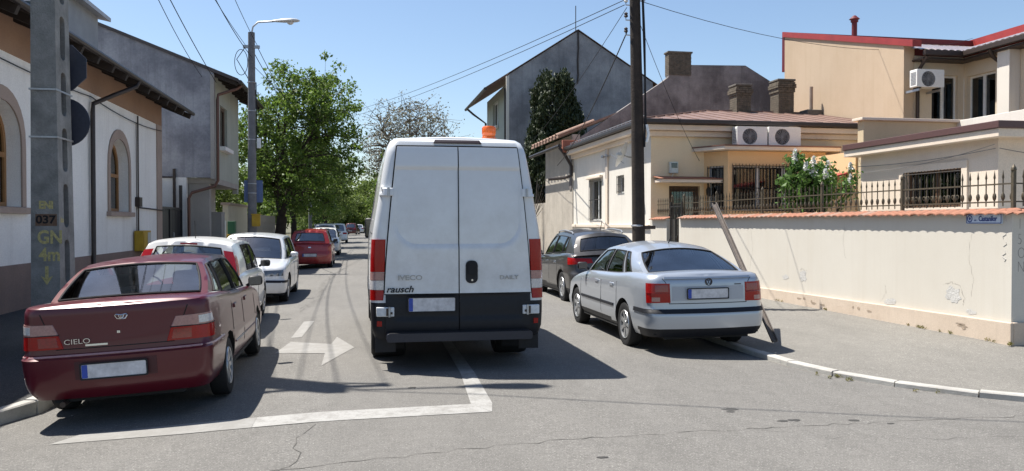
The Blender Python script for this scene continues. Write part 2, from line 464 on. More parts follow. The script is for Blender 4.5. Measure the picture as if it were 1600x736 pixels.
# kerb lines, from far to the corner
KR = [(5.15,140),(5.15,90),(5.15,60)] + [(5.15, 60-i) for i in range(1, 50)] + [(5.16,10.1),(5.2,9.3),(5.38,8.6),(5.72,7.95),(6.22,7.3),(6.85,6.75),(7.6,6.3),(8.5,5.98),(9.5,5.8),(10.5,5.72),(11.5,5.7),(13,5.7),(20,5.7),(40,5.7)]
KL = [(-2.9,140),(-2.9,90),(-2.9,60)] + [(-2.9, 60-i) for i in range(1, 51)] + [(-2.93,9.1),(-3.02,8.35),(-3.25,7.8),(-3.6,7.35),(-4.1,7.02),(-4.8,6.85),(-5.7,6.8),(-7,6.8),(-12,6.8),(-40,6.8)]
def pavement(name, K, inner, sgn, mat, top, zin):
    def norm(i):
        a = Vector(K[max(i-1,0)]); b = Vector(K[min(i+1,len(K)-1)]); d = (b-a).normalized()
        return Vector((-d.y, d.x)) * sgn
    mb = MB(); rows = []
    for i, k in enumerate(K):
        n = norm(i); kin = Vector(k) + n*0.125
        z0 = road_z(*k) + top
        rows.append([(kin.x, kin.y, z0 - 0.006), (inner(i)[0], inner(i)[1], zin)])
    for i in range(len(rows)-1):
        N = 4
        for j in range(N):
            f = lambda r, t: tuple(lerp(r[0][c], r[1][c], t) for c in range(3))
            mb.add([f(rows[i],j/N), f(rows[i],(j+1)/N), f(rows[i+1],(j+1)/N), f(rows[i+1],j/N)], [(0,1,2,3)])
    o = struct(mb.build(name, mat))
    rnd = random.Random(5)
    for i in range(len(K)-1):
        a, b = Vector(K[i]), Vector(K[i+1]); na, nb = norm(i), norm(i+1)
        if (b-a).length > 12 and a.y < 20: continue
        d = (b-a).normalized(); g = 0.007
        jz = rnd.uniform(-0.008, 0.008); jx = rnd.uniform(-0.008, 0.008)
        st = MB()
        L = []
        for (p, n, e) in ((a, na, g), (b, nb, -g)):
            q = p + d*e + n*jx; r0 = road_z(p.x, p.y)
            c0, c1 = q, q + n*0.125
            L += [(c0.x,c0.y,r0-0.1),(c0.x,c0.y,r0+top+jz-0.012),(c0.x+n.x*0.014,c0.y+n.y*0.014,r0+top+jz),(c1.x,c1.y,r0+top+jz),(c1.x,c1.y,r0-0.1)]
        st.add(L, [(0,1,6,5),(1,2,7,6),(2,3,8,7),(3,4,9,8),(4,0,5,9),(4,3,2,1,0),(5,6,7,8,9)])
        st.build('kerb_stone', kerb_m, o)
    return o
iR = [i for i, k in enumerate(KR) if k[1] >= 10]
def innerR(i):
    x, y = KR[i]
    if y >= 10: return (8.6, max(y, 10.0))
    return (max(8.6, x), 9.6) if x > 6.0 else (8.6, lerp(10.0, 9.6, (10.1-y)/3.0))
def innerL(i):
    x, y = KL[i]
    if y >= 9.9: return (-6.3, y)
    return (min(-6.3, x), 9.3)
pav_r = pavement('pavement_right', KR, innerR, 1, pave, 0.065, 0.115)
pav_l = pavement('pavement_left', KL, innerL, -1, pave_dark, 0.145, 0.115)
# ------------------------------------------------------------------ buildings, left side of the street
pl_white = surf('white_plaster', (0.86, 0.845, 0.82), (0.76, 0.745, 0.72), 0.7, 0.9, 45, 0.2, 0.4, (0.5, 0.48, 0.45))
pl_brown = surf('brown_plaster', (0.36, 0.225, 0.15), (0.29, 0.18, 0.125), 0.8, 0.9, 40, 0.25)
pl_plinth = surf('pink_brown_plinth', (0.27, 0.195, 0.165), (0.2, 0.15, 0.13), 0.9, 0.9, 40, 0.4, 0.3)
pl_surround = surf('surround_plaster', (0.40, 0.31, 0.26), (0.33, 0.26, 0.22), 1.5, 0.9, 40, 0.2)
wood_frame = surf('oak_window_wood', (0.36, 0.19, 0.075), (0.27, 0.13, 0.05), 6, 0.5, 60, 0.1)
wood_dark = surf('dark_eave_wood', (0.045, 0.034, 0.028), (0.03, 0.024, 0.02), 3, 0.8, 50, 0.3)
curtain = surf('lace_curtain', (0.62, 0.62, 0.6), (0.5, 0.5, 0.48), 30, 0.9)
dark_room = plain('dark_interior', (0.02, 0.02, 0.022), 0.9)
roof_sheet = surf('dark_roof_sheet', (0.10, 0.085, 0.08), (0.07, 0.06, 0.058), 1.5, 0.6, 40, 0.1)
XF = -6.1
WH = root('white_house', (XF, 18, 0.1), 'long white single storey house with arched windows and a brown frieze under its eaves', 'house')
def fx(u, v, w): return (XF - w, u, v)
def arch(y0, y1, z0, zs, zt, n=14):
    c = (y0+y1)/2; h = (y1-y0)/2
    pts = [(y0, z0), (y1, z0), (y1, zs)]
    for i in range(1, n): a = PI*i/n; pts.append((c + h*math.cos(a), zs + (zt-zs)*math.sin(a)**0.85))
    return pts + [(y0, zs)]
WINS = [(8.05, 9.65), (14.55, 16.2), (21.5, 23.15)]
holes = [arch(a, b, 1.96, 3.05, 3.82) for a, b in WINS]
m = MB(); m.slab([(7.2,0.93),(26.15,0.93),(26.15,4.66),(7.2,4.66)], holes, fx, 0.42)
m.build('wall', pl_white, WH)
MB().slab([(7.2,0.0),(26.2,0.0),(26.2,0.93),(7.2,0.93)], [], lambda u,v,w: (XF+0.035-w,u,v), 0.42).build('plinth', pl_plinth, WH, bevel=0.012)
MB().slab([(7.2,4.66),(26.75,4.66),(26.75,5.42),(7.2,5.42)], [], lambda u,v,w: (XF+0.03-w,u,v), 0.42).build('frieze', pl_brown, WH, bevel=0.01)
MB().slab([(26.15,0.0),(26.75,0.0),(26.75,4.66),(26.15,4.66)], [], lambda u,v,w: (XF+0.033-w,u,v), 0.42).build('corner_pilaster', pl_surround, WH, bevel=0.01)
MB().box(-14, XF-0.42, 26.35, 26.75, 0, 5.4).build('end_wall', pl_white, WH)
for a, b in WINS:
    W_ = MB(); o_ = arch(a-0.17, b+0.17, 1.96, 3.05, 4.06); i_ = arch(a+0.0, b-0.0, 1.96, 3.05, 3.82)
    # the raised surround, only arch and jambs
    W_.slab(o_, [arch(a+0.004, b-0.004, 1.965, 3.05, 3.815)], lambda u,v,w: (XF+0.03-w,u,v), 0.029)
    win = W_.build('window', pl_surround, WH)
    MB().box(XF-0.02, XF+0.11, a-0.25, b+0.25, 1.84, 1.955).build('sill', pl_surround, win, bevel=0.01)
    f = MB()
    f.slab(arch(a, b, 1.96, 3.05, 3.82), [arch(a+0.08, (a+b)/2-0.03, 2.05, 2.86, 2.861), arch((a+b)/2+0.03, b-0.08, 2.05, 2.86, 2.861), arch(a+0.09, b-0.09, 2.95, 3.05, 3.72)], lambda u,v,w: (XF-0.24-w,u,v), 0.06)
    f.build('frame', wood_frame, win)
    MB().slab(arch(a, b, 1.96, 3.05, 3.82), [], lambda u,v,w: (XF-0.275-w,u,v), 0.006).build('pane', glass_win, win)
    MB().grid(lambda u, v: (XF-0.36+0.025*math.sin(u*60), lerp(a+0.05,b-0.05,u), lerp(1.98,2.62,v)), 60, 2).build('curtain', curtain, win)
    MB().box(XF-1.2, XF-0.9, a-0.6, b+0.6, 1.5, 4.2).build('room', dark_room, win)
# eaves: boards, rafters, gutter
EX, EZ = -5.3, 5.14
sl = 0.42
m = MB(); m.add([(EX,6.2,EZ),(EX,27.3,EZ),(-12.0,27.3,EZ+6.7*sl),(-12.0,6.2,EZ+6.7*sl)], [(0,1,2,3)])
m.add([(EX,6.2,EZ+0.09),(EX,27.3,EZ+0.09),(-12.0,27.3,EZ+0.09+6.7*sl),(-12.0,6.2,EZ+0.09+6.7*sl)], [(0,1,2,3)])
m.add([(EX,6.2,EZ),(EX,27.3,EZ),(EX,27.3,EZ+0.09),(EX,6.2,EZ+0.09)], [(0,1,2,3)])
m.add([(EX,27.3,EZ),(-12,27.3,EZ+6.7*sl),(-12,27.3,EZ+6.7*sl+0.09),(EX,27.3,EZ+0.09)], [(0,1,2,3)])
WR = m.build('roof', [roof_sheet], WH)
MB().add([(EX+0.03,6.2,EZ-0.012),(EX+0.03,27.25,EZ-0.012),(-6.1,27.25,EZ+0.8*sl-0.03),(-6.1,6.2,EZ+0.8*sl-0.03)], [(0,1,2,3)]).build('soffit_boards', wood_dark, WH)
raf = MB(); ang = math.atan(sl)
raf.obox((0,0,0), (1.0, 0.11, 0.15), Matrix.Rotation(-ang*-1, 3, 'Y'))
rme = raf.mesh('rafter', wood_dark)
for i in range(21):
    link('rafter', rme, WH, (EX-0.42, 6.9 + i*1.0, EZ+0.42*sl-0.13))
m = MB(); m.tube([(EX+0.05, y, EZ-0.01) for y in (6.2, 12, 20, 27.3)], 0.06, 8)
WG = m.build('gutter', gutter_metal, WH, smooth=40)
m = MB(); m.tube([(EX+0.05,20.9,EZ-0.06),(EX+0.0,20.85,EZ-0.2),(-5.6,20.5,4.72),(XF+0.08,20.05,4.4),(XF+0.08,20.0,4.2),(XF+0.08,20.0,0.3),(XF+0.2,20.0,0.16)], 0.052, 10)
m.build('downpipe', gutter_metal, WH, smooth=40)
m = MB(); m.tube([(XF+0.05,23.92,4.62),(XF+0.05,23.92,1.45)], 0.022, 6); m.tube([(XF+0.05,23.75,4.4),(XF+0.05,23.75,1.45)], 0.012, 6)
m.tube([(XF+0.05,23.92,2.1),(XF+0.05,26.7,2.06)], 0.022, 6); m.box(XF, XF+0.12, 23.78, 24.06, 2.12, 2.38)
m.build('conduit', dark_metal, WH, smooth=40)
m = MB(); m.tube(sag((XF+0.05,8,5.0),(XF+0.05,20,4.55),0.25),0.012,5); m.tube(sag((XF+0.05,20,4.55),(XF+0.05,26.6,4.5),0.12),0.012,5)
m.build('facade_cable', black_rubber, WH)
# dormer on the slope
dz = EZ + 0.09
dm = MB(); dm.box(-9.2, -6.75, 20.6, 22.9, dz+0.35, dz+2.0)
DO = dm.build('dormer', surf('dormer_render', (0.36,0.38,0.40), None, 1.5), WH)
MB().add([(-6.5,20.35,dz+1.75),(-6.5,23.15,dz+1.75),(-9.4,23.15,dz+2.35),(-9.4,20.35,dz+2.35),(-6.5,20.35,dz+1.85),(-6.5,23.15,dz+1.85),(-9.4,23.15,dz+2.45),(-9.4,20.35,dz+2.45)], [(0,1,2,3),(7,6,5,4),(0,1,5,4),(1,2,6,5),(2,3,7,6),(3,0,4,7)]).build('dormer_roof', surf('dormer_roof_metal',(0.45,0.47,0.5),None,2,0.5), DO)
mw = MB(); mw.slab(rrect(-8.2,-7.0,dz+0.75,dz+1.65,0.01,1), [rrect(-8.12,-7.08,dz+0.83,dz+1.57,0.01,1)], lambda u,v,w: (u,20.56+w,v), 0.06)
mw.build('dormer_window', white_pvc, DO)
MB().box(-8.14,-7.06,20.59,20.595,dz+0.8,dz+1.6).build('dormer_pane', glass_win, DO)
# yellow gas meter box
yel = surf('yellow_box_paint', (0.52, 0.33, 0.03), (0.4, 0.25, 0.03), 6, 0.5, 50, 0.1)
GB = root('gas_meter_box', (XF+0.15, 24.0, 0.9), 'small yellow gas meter box on the white house wall below a pipe', 'meter box')
MB().slab(rrect(23.55,24.4,0.9,1.46,0.03), [], lambda u,v,w: (XF+0.036+w,u,v), 0.22).build('cabinet', yel, GB, bevel=0.01)
MB().slab(rrect(23.6,23.95,0.95,1.41,0.02), [], lambda u,v,w: (XF+0.258+w,u,v), 0.012).build('door', yel, GB)
MB().slab(rrect(24.05,24.34,0.95,1.41,0.02), [], lambda u,v,w: (XF+0.257+w,u,v), 0.008).build('meter', plain('meter_grey',(0.45,0.46,0.45),0.5), GB)
MB().tube([(XF+0.12,24.2,0.9),(XF+0.12,24.2,0.12)],0.025,8).build('pipe', yel, GB, smooth=40)

# black gate between the houses
GT = root('yard_gate', (XF, 28.6, 0.1), 'tall black metal yard gate between white house and grey house', 'gate')
blk_paint = plain('black_gate_paint', (0.013, 0.013, 0.016), 0.45)
for i in range(8):
    y0 = 26.85 + i*0.44
    MB().box(XF-0.22, XF-0.18, y0+0.008, y0+0.432, 0.15, 2.12).build('panel', blk_paint, GT, bevel=0.006)
m = MB(); m.box(XF-0.24,XF-0.14,26.76,26.84,0.1,2.3); m.box(XF-0.24,XF-0.14,30.38,30.46,0.1,3.0); m.box(XF-0.235,XF-0.145,26.84,30.38,2.125,2.2); m.box(XF-0.24,XF-0.14,28.58,28.64,0.1,2.125)
m.build('frame', blk_paint, GT)
MB().box(XF-0.13,XF-0.08,28.9,28.93,1.0,1.35).build('handle', steel, GT, bevel=0.006)
CW = MB(); CW.box(XF-1.2,XF-0.95,26.8,30.6,0.1,3.2)
tag(CW.build('courtyard_wall', pl_white), 'plain white courtyard wall rising behind the black yard gate', 'wall')

# grey two storey house with an overhanging upper floor
pl_grey = surf('grey_firewall_render', (0.37, 0.37, 0.395), (0.215, 0.215, 0.24), 0.7, 0.95, 14, 0.8, 0.6, (0.14, 0.14, 0.155), 0.4, 0.62)
pl_green = surf('greenish_render', (0.44, 0.46, 0.40), (0.37, 0.39, 0.34), 0.8, 0.9, 40, 0.2, 0.3)
pl_beigegrey = surf('beige_grey_render', (0.42, 0.39, 0.35), (0.33, 0.31, 0.29), 0.8, 0.9, 40, 0.3, 0.3)
GH = root('grey_house', (-7, 33, 0.1), 'two storey house with a bare grey side wall and projecting upper floor', 'house')
Y2 = 30.7
MB().slab([(-13.5,3.3),(-5.2,3.3),(-5.2,7.05),(-5.75,7.38),(-9.7,8.92),(-13.5,10.3)], [], lambda u,v,w: (u,Y2+w,v), 0.25).build('side_wall', pl_grey, GH)
MB().box(-5.32,-5.19,Y2-0.02,Y2+0.1,3.25,7.0).build('corner_strip', pl_beigegrey, GH)
MB().slab([(-13.5,0.0),(-6.15,0.0),(-6.15,3.3),(-13.5,3.3)], [], lambda u,v,w: (u,Y2+0.004+w,v), 0.24).build('lower_side_wall', pl_white, GH)
MB().slab([(Y2+0.25,3.3),(36.6,3.3),(36.6,7.0),(Y2+0.25,7.0)], [[(32.0,4.55),(33.6,4.55),(33.6,6.1),(32.0,6.1)]], lambda u,v,w: (-5.2-w,u,v), 0.3).build('upper_front_wall', pl_green, GH)
w_ = MB(); w_.slab(rrect(32.0,33.6,4.55,6.1,0.01,1), [rrect(32.1,32.76,4.66,6.0,0.01,1), rrect(32.84,33.5,4.66,6.0,0.01,1)], lambda u,v,w: (-5.3-w,u,v), 0.07)
gw = w_.build('window', plain('brown_window_paint',(0.10,0.06,0.04),0.5), GH)
MB().box(-5.345,-5.34,32.05,33.55,4.6,6.05).build('pane', glass_win, gw)
MB().box(-5.3,-4.98,31.85,33.75,4.38,4.53).build('sill', pl_white, gw, bevel=0.01)
MB().box(-6.4,-6.2,31.9,33.7,4.4,6.2).build('room', dark_room, gw)
MB().box(-12,-5.2,Y2+0.25,36.6,3.1,3.296).build('floor_slab', pl_beigegrey, GH)
MB().slab([(Y2+0.25,0.0),(36.6,0.0),(36.6,3.1),(Y2+0.25,3.1)], [[(31.6,0.15),(32.7,0.15),(32.7,2.4),(31.6,2.4)],[(33.6,1.0),(35.4,1.0),(35.4,2.4),(33.6,2.4)]], lambda u,v,w: (-6.16-w,u,v), 0.3).build('lower_front_wall', pl_beigegrey, GH)
MB().box(-6.35,-6.28,31.6,32.7,0.15,2.4).build('door', plain('grey_blue_door',(0.22,0.25,0.29),0.5), GH, bevel=0.01)
gw2 = MB().box(-6.35,-6.3,33.6,35.4,1.0,2.4).build('window', plain('brown_window_paint',(0.1,0.06,0.04)), GH)
MB().box(-6.28,-6.275,33.7,35.3,1.1,2.3).build('pane', glass_win, gw2)
MB().box(-6.15,-5.4,33.4,34.2,0.1,2.1).build('porch_pier', pl_beigegrey, GH)
MB().box(-6.14,-5.42,31.0,31.35,0.1,3.1).build('porch_pier', pl_beigegrey, GH)
MB().box(-5.4,-5.2,36.2,36.5,2.9,3.1).build('corbel', pl_green, GH)
# roof of the grey house
sl2 = 0.39
m = MB()
def rz2(x): return 7.08 + (-5.2 - x) * sl2
m.add([(-4.35,Y2-0.06,rz2(-4.35)),(-4.35,37.3,rz2(-4.35)),(-13.5,37.3,rz2(-13.5)),(-13.5,Y2-0.06,rz2(-13.5)),
       (-4.35,Y2-0.06,rz2(-4.35)+0.12),(-4.35,37.3,rz2(-4.35)+0.12),(-13.5,37.3,rz2(-13.5)+0.12),(-13.5,Y2-0.06,rz2(-13.5)+0.12)],
       [(0,1,2,3),(7,6,5,4),(0,1,5,4),(1,2,6,5),(2,3,7,6),(3,0,4,7)])
m.build('roof', roof_sheet, GH)
rm2 = MB().obox((0,0,0),(0.9,0.1,0.13),Matrix.Rotation(math.atan(sl2),3,'Y')).mesh('rafter', wood_dark)
for i in range(9): link('rafter', rm2, GH, (-4.82, Y2+0.15+i*0.8, rz2(-4.82)-0.075))
m = MB(); m.tube([(-4.28,y,rz2(-4.35)+0.0) for y in (Y2-0.1,34,37.3)],0.07,8)
m.build('gutter', gutter_metal, GH, smooth=40)
cop = plain('copper_brown_pipe', (0.14, 0.07, 0.05), 0.5, 0.3)
m = MB(); m.tube([(-4.28,Y2+0.4,6.72),(-4.45,Y2+0.3,6.55),(-5.08,Y2+0.18,6.3),(-5.1,Y2+0.15,6.1),(-5.1,Y2+0.15,3.2),(-5.2,Y2+0.12,3.0),(-5.95,Y2-0.1,2.75),(-6.05,Y2-0.12,2.55),(-6.05,Y2-0.12,0.9),(-5.95,Y2-0.12,0.7),(-5.93,Y2-0.12,0.2)],0.055,10)
m.build('downpipe', cop, GH, smooth=40)
m = MB(); m.tube([(-6.55,Y2-0.05,3.6),(-6.55,Y2-0.05,0.2)],0.05,8); m.tube([(-7.0,Y2-0.05,3.3),(-6.5,Y2-0.05,3.3)],0.03,6)
m.build('standpipe', dark_metal, GH, smooth=40)

# yard front beyond the grey house
YF = root('white_picket_gate', (XF, 38, 0.1), 'white lattice gate panel beyond the grey house porch', 'gate')
for i in range(9):
    MB().box(XF-0.02,XF+0.02,37.0+i*0.22,37.1+i*0.22,0.15,1.75+0.06*(i%2)).build('picket', white_pvc, YF)
m = MB(); 
for z in (0.35,1.0,1.55): m.box(XF-0.05,XF-0.021,36.95,38.95,z,z+0.07)
m.build('rail', white_pvc, YF)
cream = surf('cream_wall_render', (0.62,0.57,0.46),(0.52,0.47,0.38),0.7,0.9,40,0.2,0.3)
CWL = root('cream_wall', (XF,41,0.1), 'cream rendered yard wall behind the second lamp post on the left', 'wall')
MB().box(XF-0.25,XF,39.6,46,0.05,2.5).build('wall', cream, CWL)
MB().box(XF-0.32,XF+0.07,39.5,46.05,2.5,2.62).build('coping', pl_surround, CWL)
BX = root('utility_cabinet', (XF+0.3,39.3,0.1), 'green and yellow utility cabinet standing beside the cream wall', 'cabinet')
MB().box(XF+0.02,XF+0.4,39.0,39.6,0.1,1.15).build('lower_box', yel, BX, bevel=0.02)
MB().box(XF+0.05,XF+0.37,39.05,39.55,1.152,1.75).build('upper_box', plain('green_box_paint',(0.03,0.13,0.06),0.5), BX, bevel=0.02)
wf = surf('weathered_fence_wood',(0.36,0.33,0.28),(0.25,0.22,0.19),3,0.9,50,0.3)
WF = root('board_fence', (XF,52,0.1), 'weathered board fence under the big street tree on the left', 'fence')
bme = MB().box(-0.015,0.015,-0.1,0.1,0.0,2.0).mesh('board', wf)
for i in range(60): link('board', bme, WF, (XF+0.02*(i%2), 46.2+i*0.235, 0.1+0.03*((i*7)%3)))
MB().box(XF-0.12,XF-0.05,46.1,60.4,0.5,0.6).box(XF-0.12,XF-0.05,46.1,60.4,1.6,1.7).build('rail', wf, WF)
# ------------------------------------------------------------------ right side: garden wall and iron fence
pl_cream = surf('cream_garden_render', (0.62, 0.583, 0.51), (0.578, 0.538, 0.465), 0.5, 0.92, 140, 0.04, 0.45, (0.50, 0.45, 0.37))
pl_creamw = surf('white_cream_render', (0.74, 0.70, 0.625), (0.68, 0.635, 0.56), 0.6, 0.92, 110, 0.06, 0.45, (0.50, 0.46, 0.4))
pl_plinth2 = surf('sand_plinth_render', (0.62, 0.515, 0.41), (0.54, 0.44, 0.345), 1.2, 0.92, 90, 0.25, 0.25)
pl_peach = surf('peach_render', (0.84, 0.57, 0.31), (0.79, 0.52, 0.28), 0.6, 0.92, 40, 0.2, 0.1)
pl_peachw = surf('pale_peach_render', (0.78, 0.67, 0.55), (0.72, 0.60, 0.48), 0.6, 0.92, 40, 0.2, 0.12)
pl_beige = surf('beige_render', (0.52, 0.405, 0.29), (0.47, 0.36, 0.25), 0.5, 0.92, 40, 0.3, 0.35, (0.36, 0.26, 0.16))
bare = surf('bare_mortar', (0.60, 0.585, 0.55), (0.48, 0.465, 0.435), 9, 0.95, 40, 0.5)
terra = surf('terracotta_tile', (0.36, 0.165, 0.105), (0.26, 0.115, 0.075), 5, 0.85, 60, 0.3)
terra2 = surf('weathered_terracotta', (0.35, 0.23, 0.175), (0.25, 0.155, 0.12), 5, 0.85, 60, 0.3)
iron = surf('bronze_painted_iron', (0.13, 0.105, 0.07), (0.085, 0.07, 0.05), 12, 0.5, 60, 0.1, metallic=0.3)
iron_dk = plain('dark_iron', (0.03, 0.027, 0.025), 0.5, 0.3)
WX = 8.3
GW = root('garden_wall', (WX, 12, 0.1), 'long cream garden wall with tiled coping along the right pavement', 'wall')
YC, YE = 9.19, 20.45
MB().slab([(YC,0.0),(YE,0.0),(YE,1.80),(YC,1.80)], [], lambda u,v,w: (WX+w,u,v), 0.26).build('wall', pl_cream, GW)
MB().slab([(WX+0.26,0.0),(13.6,0.0),(13.6,1.80),(WX+0.26,1.80)], [], lambda u,v,w: (u,YC+0.002+w,v), 0.24).build('return_wall', pl_cream, GW)
m = MB(); m.slab([(YC-0.05,0.0),(YE,0.0),(YE,0.30),(15.9,0.315),(YC-0.05,0.385)], [], lambda u,v,w: (WX-0.05+w,u,v), 0.048)
m.slab([(WX-0.002,0.0),(13.6,0.0),(13.6,0.385),(WX-0.002,0.385)], [], lambda u,v,w: (u,YC-0.05+w,v), 0.048)
m.build('plinth', pl_plinth2, GW, bevel=0.012)
rnd = random.Random(11)
def patch(y, z, ry, rz, seed, mat=bare):
    r_ = random.Random(seed); n = 18; P = []
    for i in range(n):
        a = 2*PI*i/n; k = r_.uniform(0.65,1.15); P.append((y+ry*k*math.cos(a), z+rz*k*math.sin(a)))
    mb = MB(); mb.add([(WX-0.004,y,z)] + [(WX-0.003,a,b) for a,b in P], [(0,i+1,(i+1)%n+1) for i in range(n)])
    return mb.build('bare_patch', mat, GW)
patch(14.25,0.66,0.13,0.12,1); patch(14.9,0.6,0.12,0.05,2); patch(10.25,0.66,0.16,0.13,3); patch(11.65,0.42,0.16,0.06,4); patch(9.9,0.44,0.1,0.04,5)
crk = surf('wall_crack', (0.36,0.32,0.27), None, 8, 0.95)
def wall_crack(pts, w, seed):
    r_ = random.Random(seed); P = []
    for (a, b) in zip(pts[:-1], pts[1:]):
        for i in range(7): P.append((lerp(a[0],b[0],i/7)+r_.uniform(-0.015,0.015), lerp(a[1],b[1],i/7)+r_.uniform(-0.015,0.015)))
    L = []
    for p in P: k = w*r_.uniform(0.2,1.0); L += [(WX-0.002,p[0]-k,p[1]+k*0.4),(WX-0.002,p[0]+k,p[1]-k*0.4)]
    MB().add(L,[(2*i,2*i+1,2*i+3,2*i+2) for i in range(len(P)-1)]).build('crack', crk, GW)
wall_crack([(10.45,0.78),(10.3,0.83),(10.12,0.8),(10.02,0.62),(10.05,0.5)],0.005,1)
wall_crack([(14.35,0.78),(14.3,0.80),(14.1,0.76)],0.004,2); wall_crack([(11.9,0.40),(11.75,0.55),(11.78,0.7)],0.0035,3); wall_crack([(9.9,1.55),(9.95,1.2),(9.85,0.9),(9.9,0.62)],0.0025,4)
wall_crack([(12.9,1.7),(12.95,1.3),(12.85,1.0)],0.0025,5); wall_crack([(16.4,1.6),(16.3,1.1),(16.45,0.6)],0.003,6)
dirt = surf('plinth_dirt', (0.42,0.33,0.25), (0.3,0.24,0.18), 9, 0.95)
for i in range(16):
    r_ = random.Random(60+i); y = r_.uniform(9.25,19.5); z = r_.uniform(0.14,0.3); n_ = 10; ry, rz = r_.uniform(0.03,0.12), r_.uniform(0.012,0.035)
    MB().add([(WX-0.053,y+ry*r_.uniform(0.5,1.1)*math.cos(2*PI*q/n_),z+rz*r_.uniform(0.5,1.1)*math.sin(2*PI*q/n_)) for q in range(n_)],[tuple(range(n_))]).build('dirt_mark', dirt, GW)
# coping tiles, one by one
def tile_mesh(w, name='coping_tile'):
    mb = MB(); n = 6
    for k in range(2):
        pass
    top = []; bot = []
    for s in (0, 1):
        for i in range(n+1):
            t = i/n - 0.5; hgt = 0.020*math.cos(PI*t)
            x = lerp(-0.085, 0.13, s); z = lerp(0.0, 0.06, s)
            top.append((x, t*w*1.04, z + hgt)); bot.append((x, t*w*1.04, z + hgt - 0.016))
    k = n+1
    fs = [(i,i+1,k+i+1,k+i) for i in range(n)]
    mb.add(top, fs); mb.add(bot, [tuple(reversed(f)) for f in fs])
    mb.add(top[:k]+bot[:k], [(i,k+i,k+i+1,i+1) for i in range(n)])
    mb.add([top[0],top[k],bot[k],bot[0]], [(0,1,2,3)]); mb.add([top[n],top[k+n],bot[k+n],bot[n]], [(3,2,1,0)])
    return mb.mesh(name, terra, smooth=40)
tme = tile_mesh(0.19)
tme2 = tme.copy(); tme2.materials.clear(); tme2.materials.append(terra2)
n = int((YE-YC+0.1)/0.19)
for i in range(n):
    o = link('coping_tile', tme if rnd.random()<0.7 else tme2, GW, (WX-0.01, YC-0.02+0.19*(i+0.5), 1.795+rnd.uniform(-0.004,0.006)))
    o.rotation_euler = (rnd.uniform(-0.03,0.03), rnd.uniform(-0.03,0.03), rnd.uniform(-0.02,0.02))
for i in range(9):
    o = link('coping_tile', tme, GW, (WX-0.1+0.19*(i+1), YC-0.02, 1.795)); o.rotation_euler = (0,0,R(90))
MB().box(WX+0.115, WX+0.26, YC+0.1, YE, 1.8, 1.875).box(WX+0.26,13.6,YC+0.13,YC+0.24,1.8,1.875).build('coping_core', terra2, GW)
# street name plate
signb = plain('sign_pale_blue', (0.55,0.63,0.74), 0.35, var=0.05)
signn = plain('sign_navy', (0.02,0.05,0.22), 0.4)
SG = root('street_name_sign', (WX,9.65,1.75), 'pale blue street name plate reading Castanilor at the garden wall corner', 'street sign')
MB().slab(rrect(9.34,9.98,1.665,1.805,0.015), [], lambda u,v,w: (WX-0.022+w,u,v), 0.02).build('plate', signb, SG)
MB().slab(rrect(9.345,9.975,1.67,1.80,0.012), [rrect(9.355,9.965,1.68,1.79,0.01)], lambda u,v,w: (WX-0.025+w,u,v), 0.002).build('border', signn, SG)
rot_wall = (R(90),0,R(-90))
text_part('Castanilor', 0.098, signn, SG, (WX-0.025, 9.745, 1.732), rot_wall, ext=0.001, sx=0.80, offset=0.0022)
text_part('str.', 0.042, signn, SG, (WX-0.025, 9.83, 1.715), rot_wall, ext=0.001)
m = MB(); m.slab([(9.91+0.05*math.cos(2*PI*i/20),1.735+0.05*math.sin(2*PI*i/20)) for i in range(20)], [[(9.91+0.036*math.cos(2*PI*i/20),1.735+0.036*math.sin(2*PI*i/20)) for i in range(20)]], lambda u,v,w:(WX-0.025+w,u,v),0.002)
m.slab([(9.91,1.71),(9.93,1.735),(9.91,1.763),(9.89,1.735)], [], lambda u,v,w:(WX-0.025+w,u,v),0.002)
m.build('emblem', signn, SG)
gr = plain('grey_spray', (0.42,0.40,0.38), 0.8)
gr2 = plain('dark_grey_spray', (0.20,0.18,0.16), 0.8)
for ch, z in (('1',1.66),('5',1.46),('O',1.28),('N',1.10)):
    text_part(ch, 0.21, gr2, GW, (WX+0.08, YC-0.001, z), (R(90),0,0), name='graffiti', ext=0.0005, sx=0.7, offset=-0.006)
for z in (1.50,1.40,1.28,1.20):
    r_ = random.Random(int(z*100)); MB().tube([(WX-0.002,9.31+r_.uniform(-0.04,0.04),z+0.03*q) for q in range(-1,2)],0.004,4).build('graffiti', gr, GW)
for ch, z in (('A',1.72),):
    text_part(ch, 0.13, gr, GW, (WX-0.003, 9.33, z), rot_wall, name='graffiti', ext=0.0005, sx=0.7, offset=-0.004)

# iron fence on the wall
IF = root('iron_fence', (WX+0.14, 15, 1.9), 'low wrought iron fence with spear tips on top of the garden wall', 'fence')
FX_ = WX+0.17
b = MB(); b.box(-0.006,0.006,-0.006,0.006,0.0,0.40)
b.lathe([(0.006,0.07),(0.022,0.10),(0.027,0.13),(0.022,0.16),(0.006,0.19)], 6)
b.lathe([(0.006,0.36),(0.016,0.39),(0.010,0.43),(0.001,0.49)], 6)
bar_me = b.mesh('bar', iron, smooth=50)
y = YC+0.2
while y < 22.5:
    link('bar', bar_me, IF, (FX_, y, 1.90)); y += 0.15
for x in range(12): link('bar', bar_me, IF, (FX_+0.15*(x+1), YC+0.17, 1.90))
for z in (1.95, 2.19):
    r_ = MB(); r_.box(FX_-0.012,FX_+0.012,YC+0.15,22.5,z,z+0.02); r_.box(FX_+0.015,13.6,YC+0.155,YC+0.185,z+0.001,z+0.019)
    r_.build('rail', iron, IF)
for yp in (YC+0.17, 11.6, 13.9, 16.2, 18.5, 20.5, 21.35):
    p = MB(); p.box(FX_-0.022,FX_+0.022,yp-0.022,yp+0.022,1.85,2.36); p.lathe([(0.03,2.36),(0.036,2.38),(0.03,2.41),(0.001,2.46)],8,(FX_,yp,0))
    p.build('post', iron, IF)
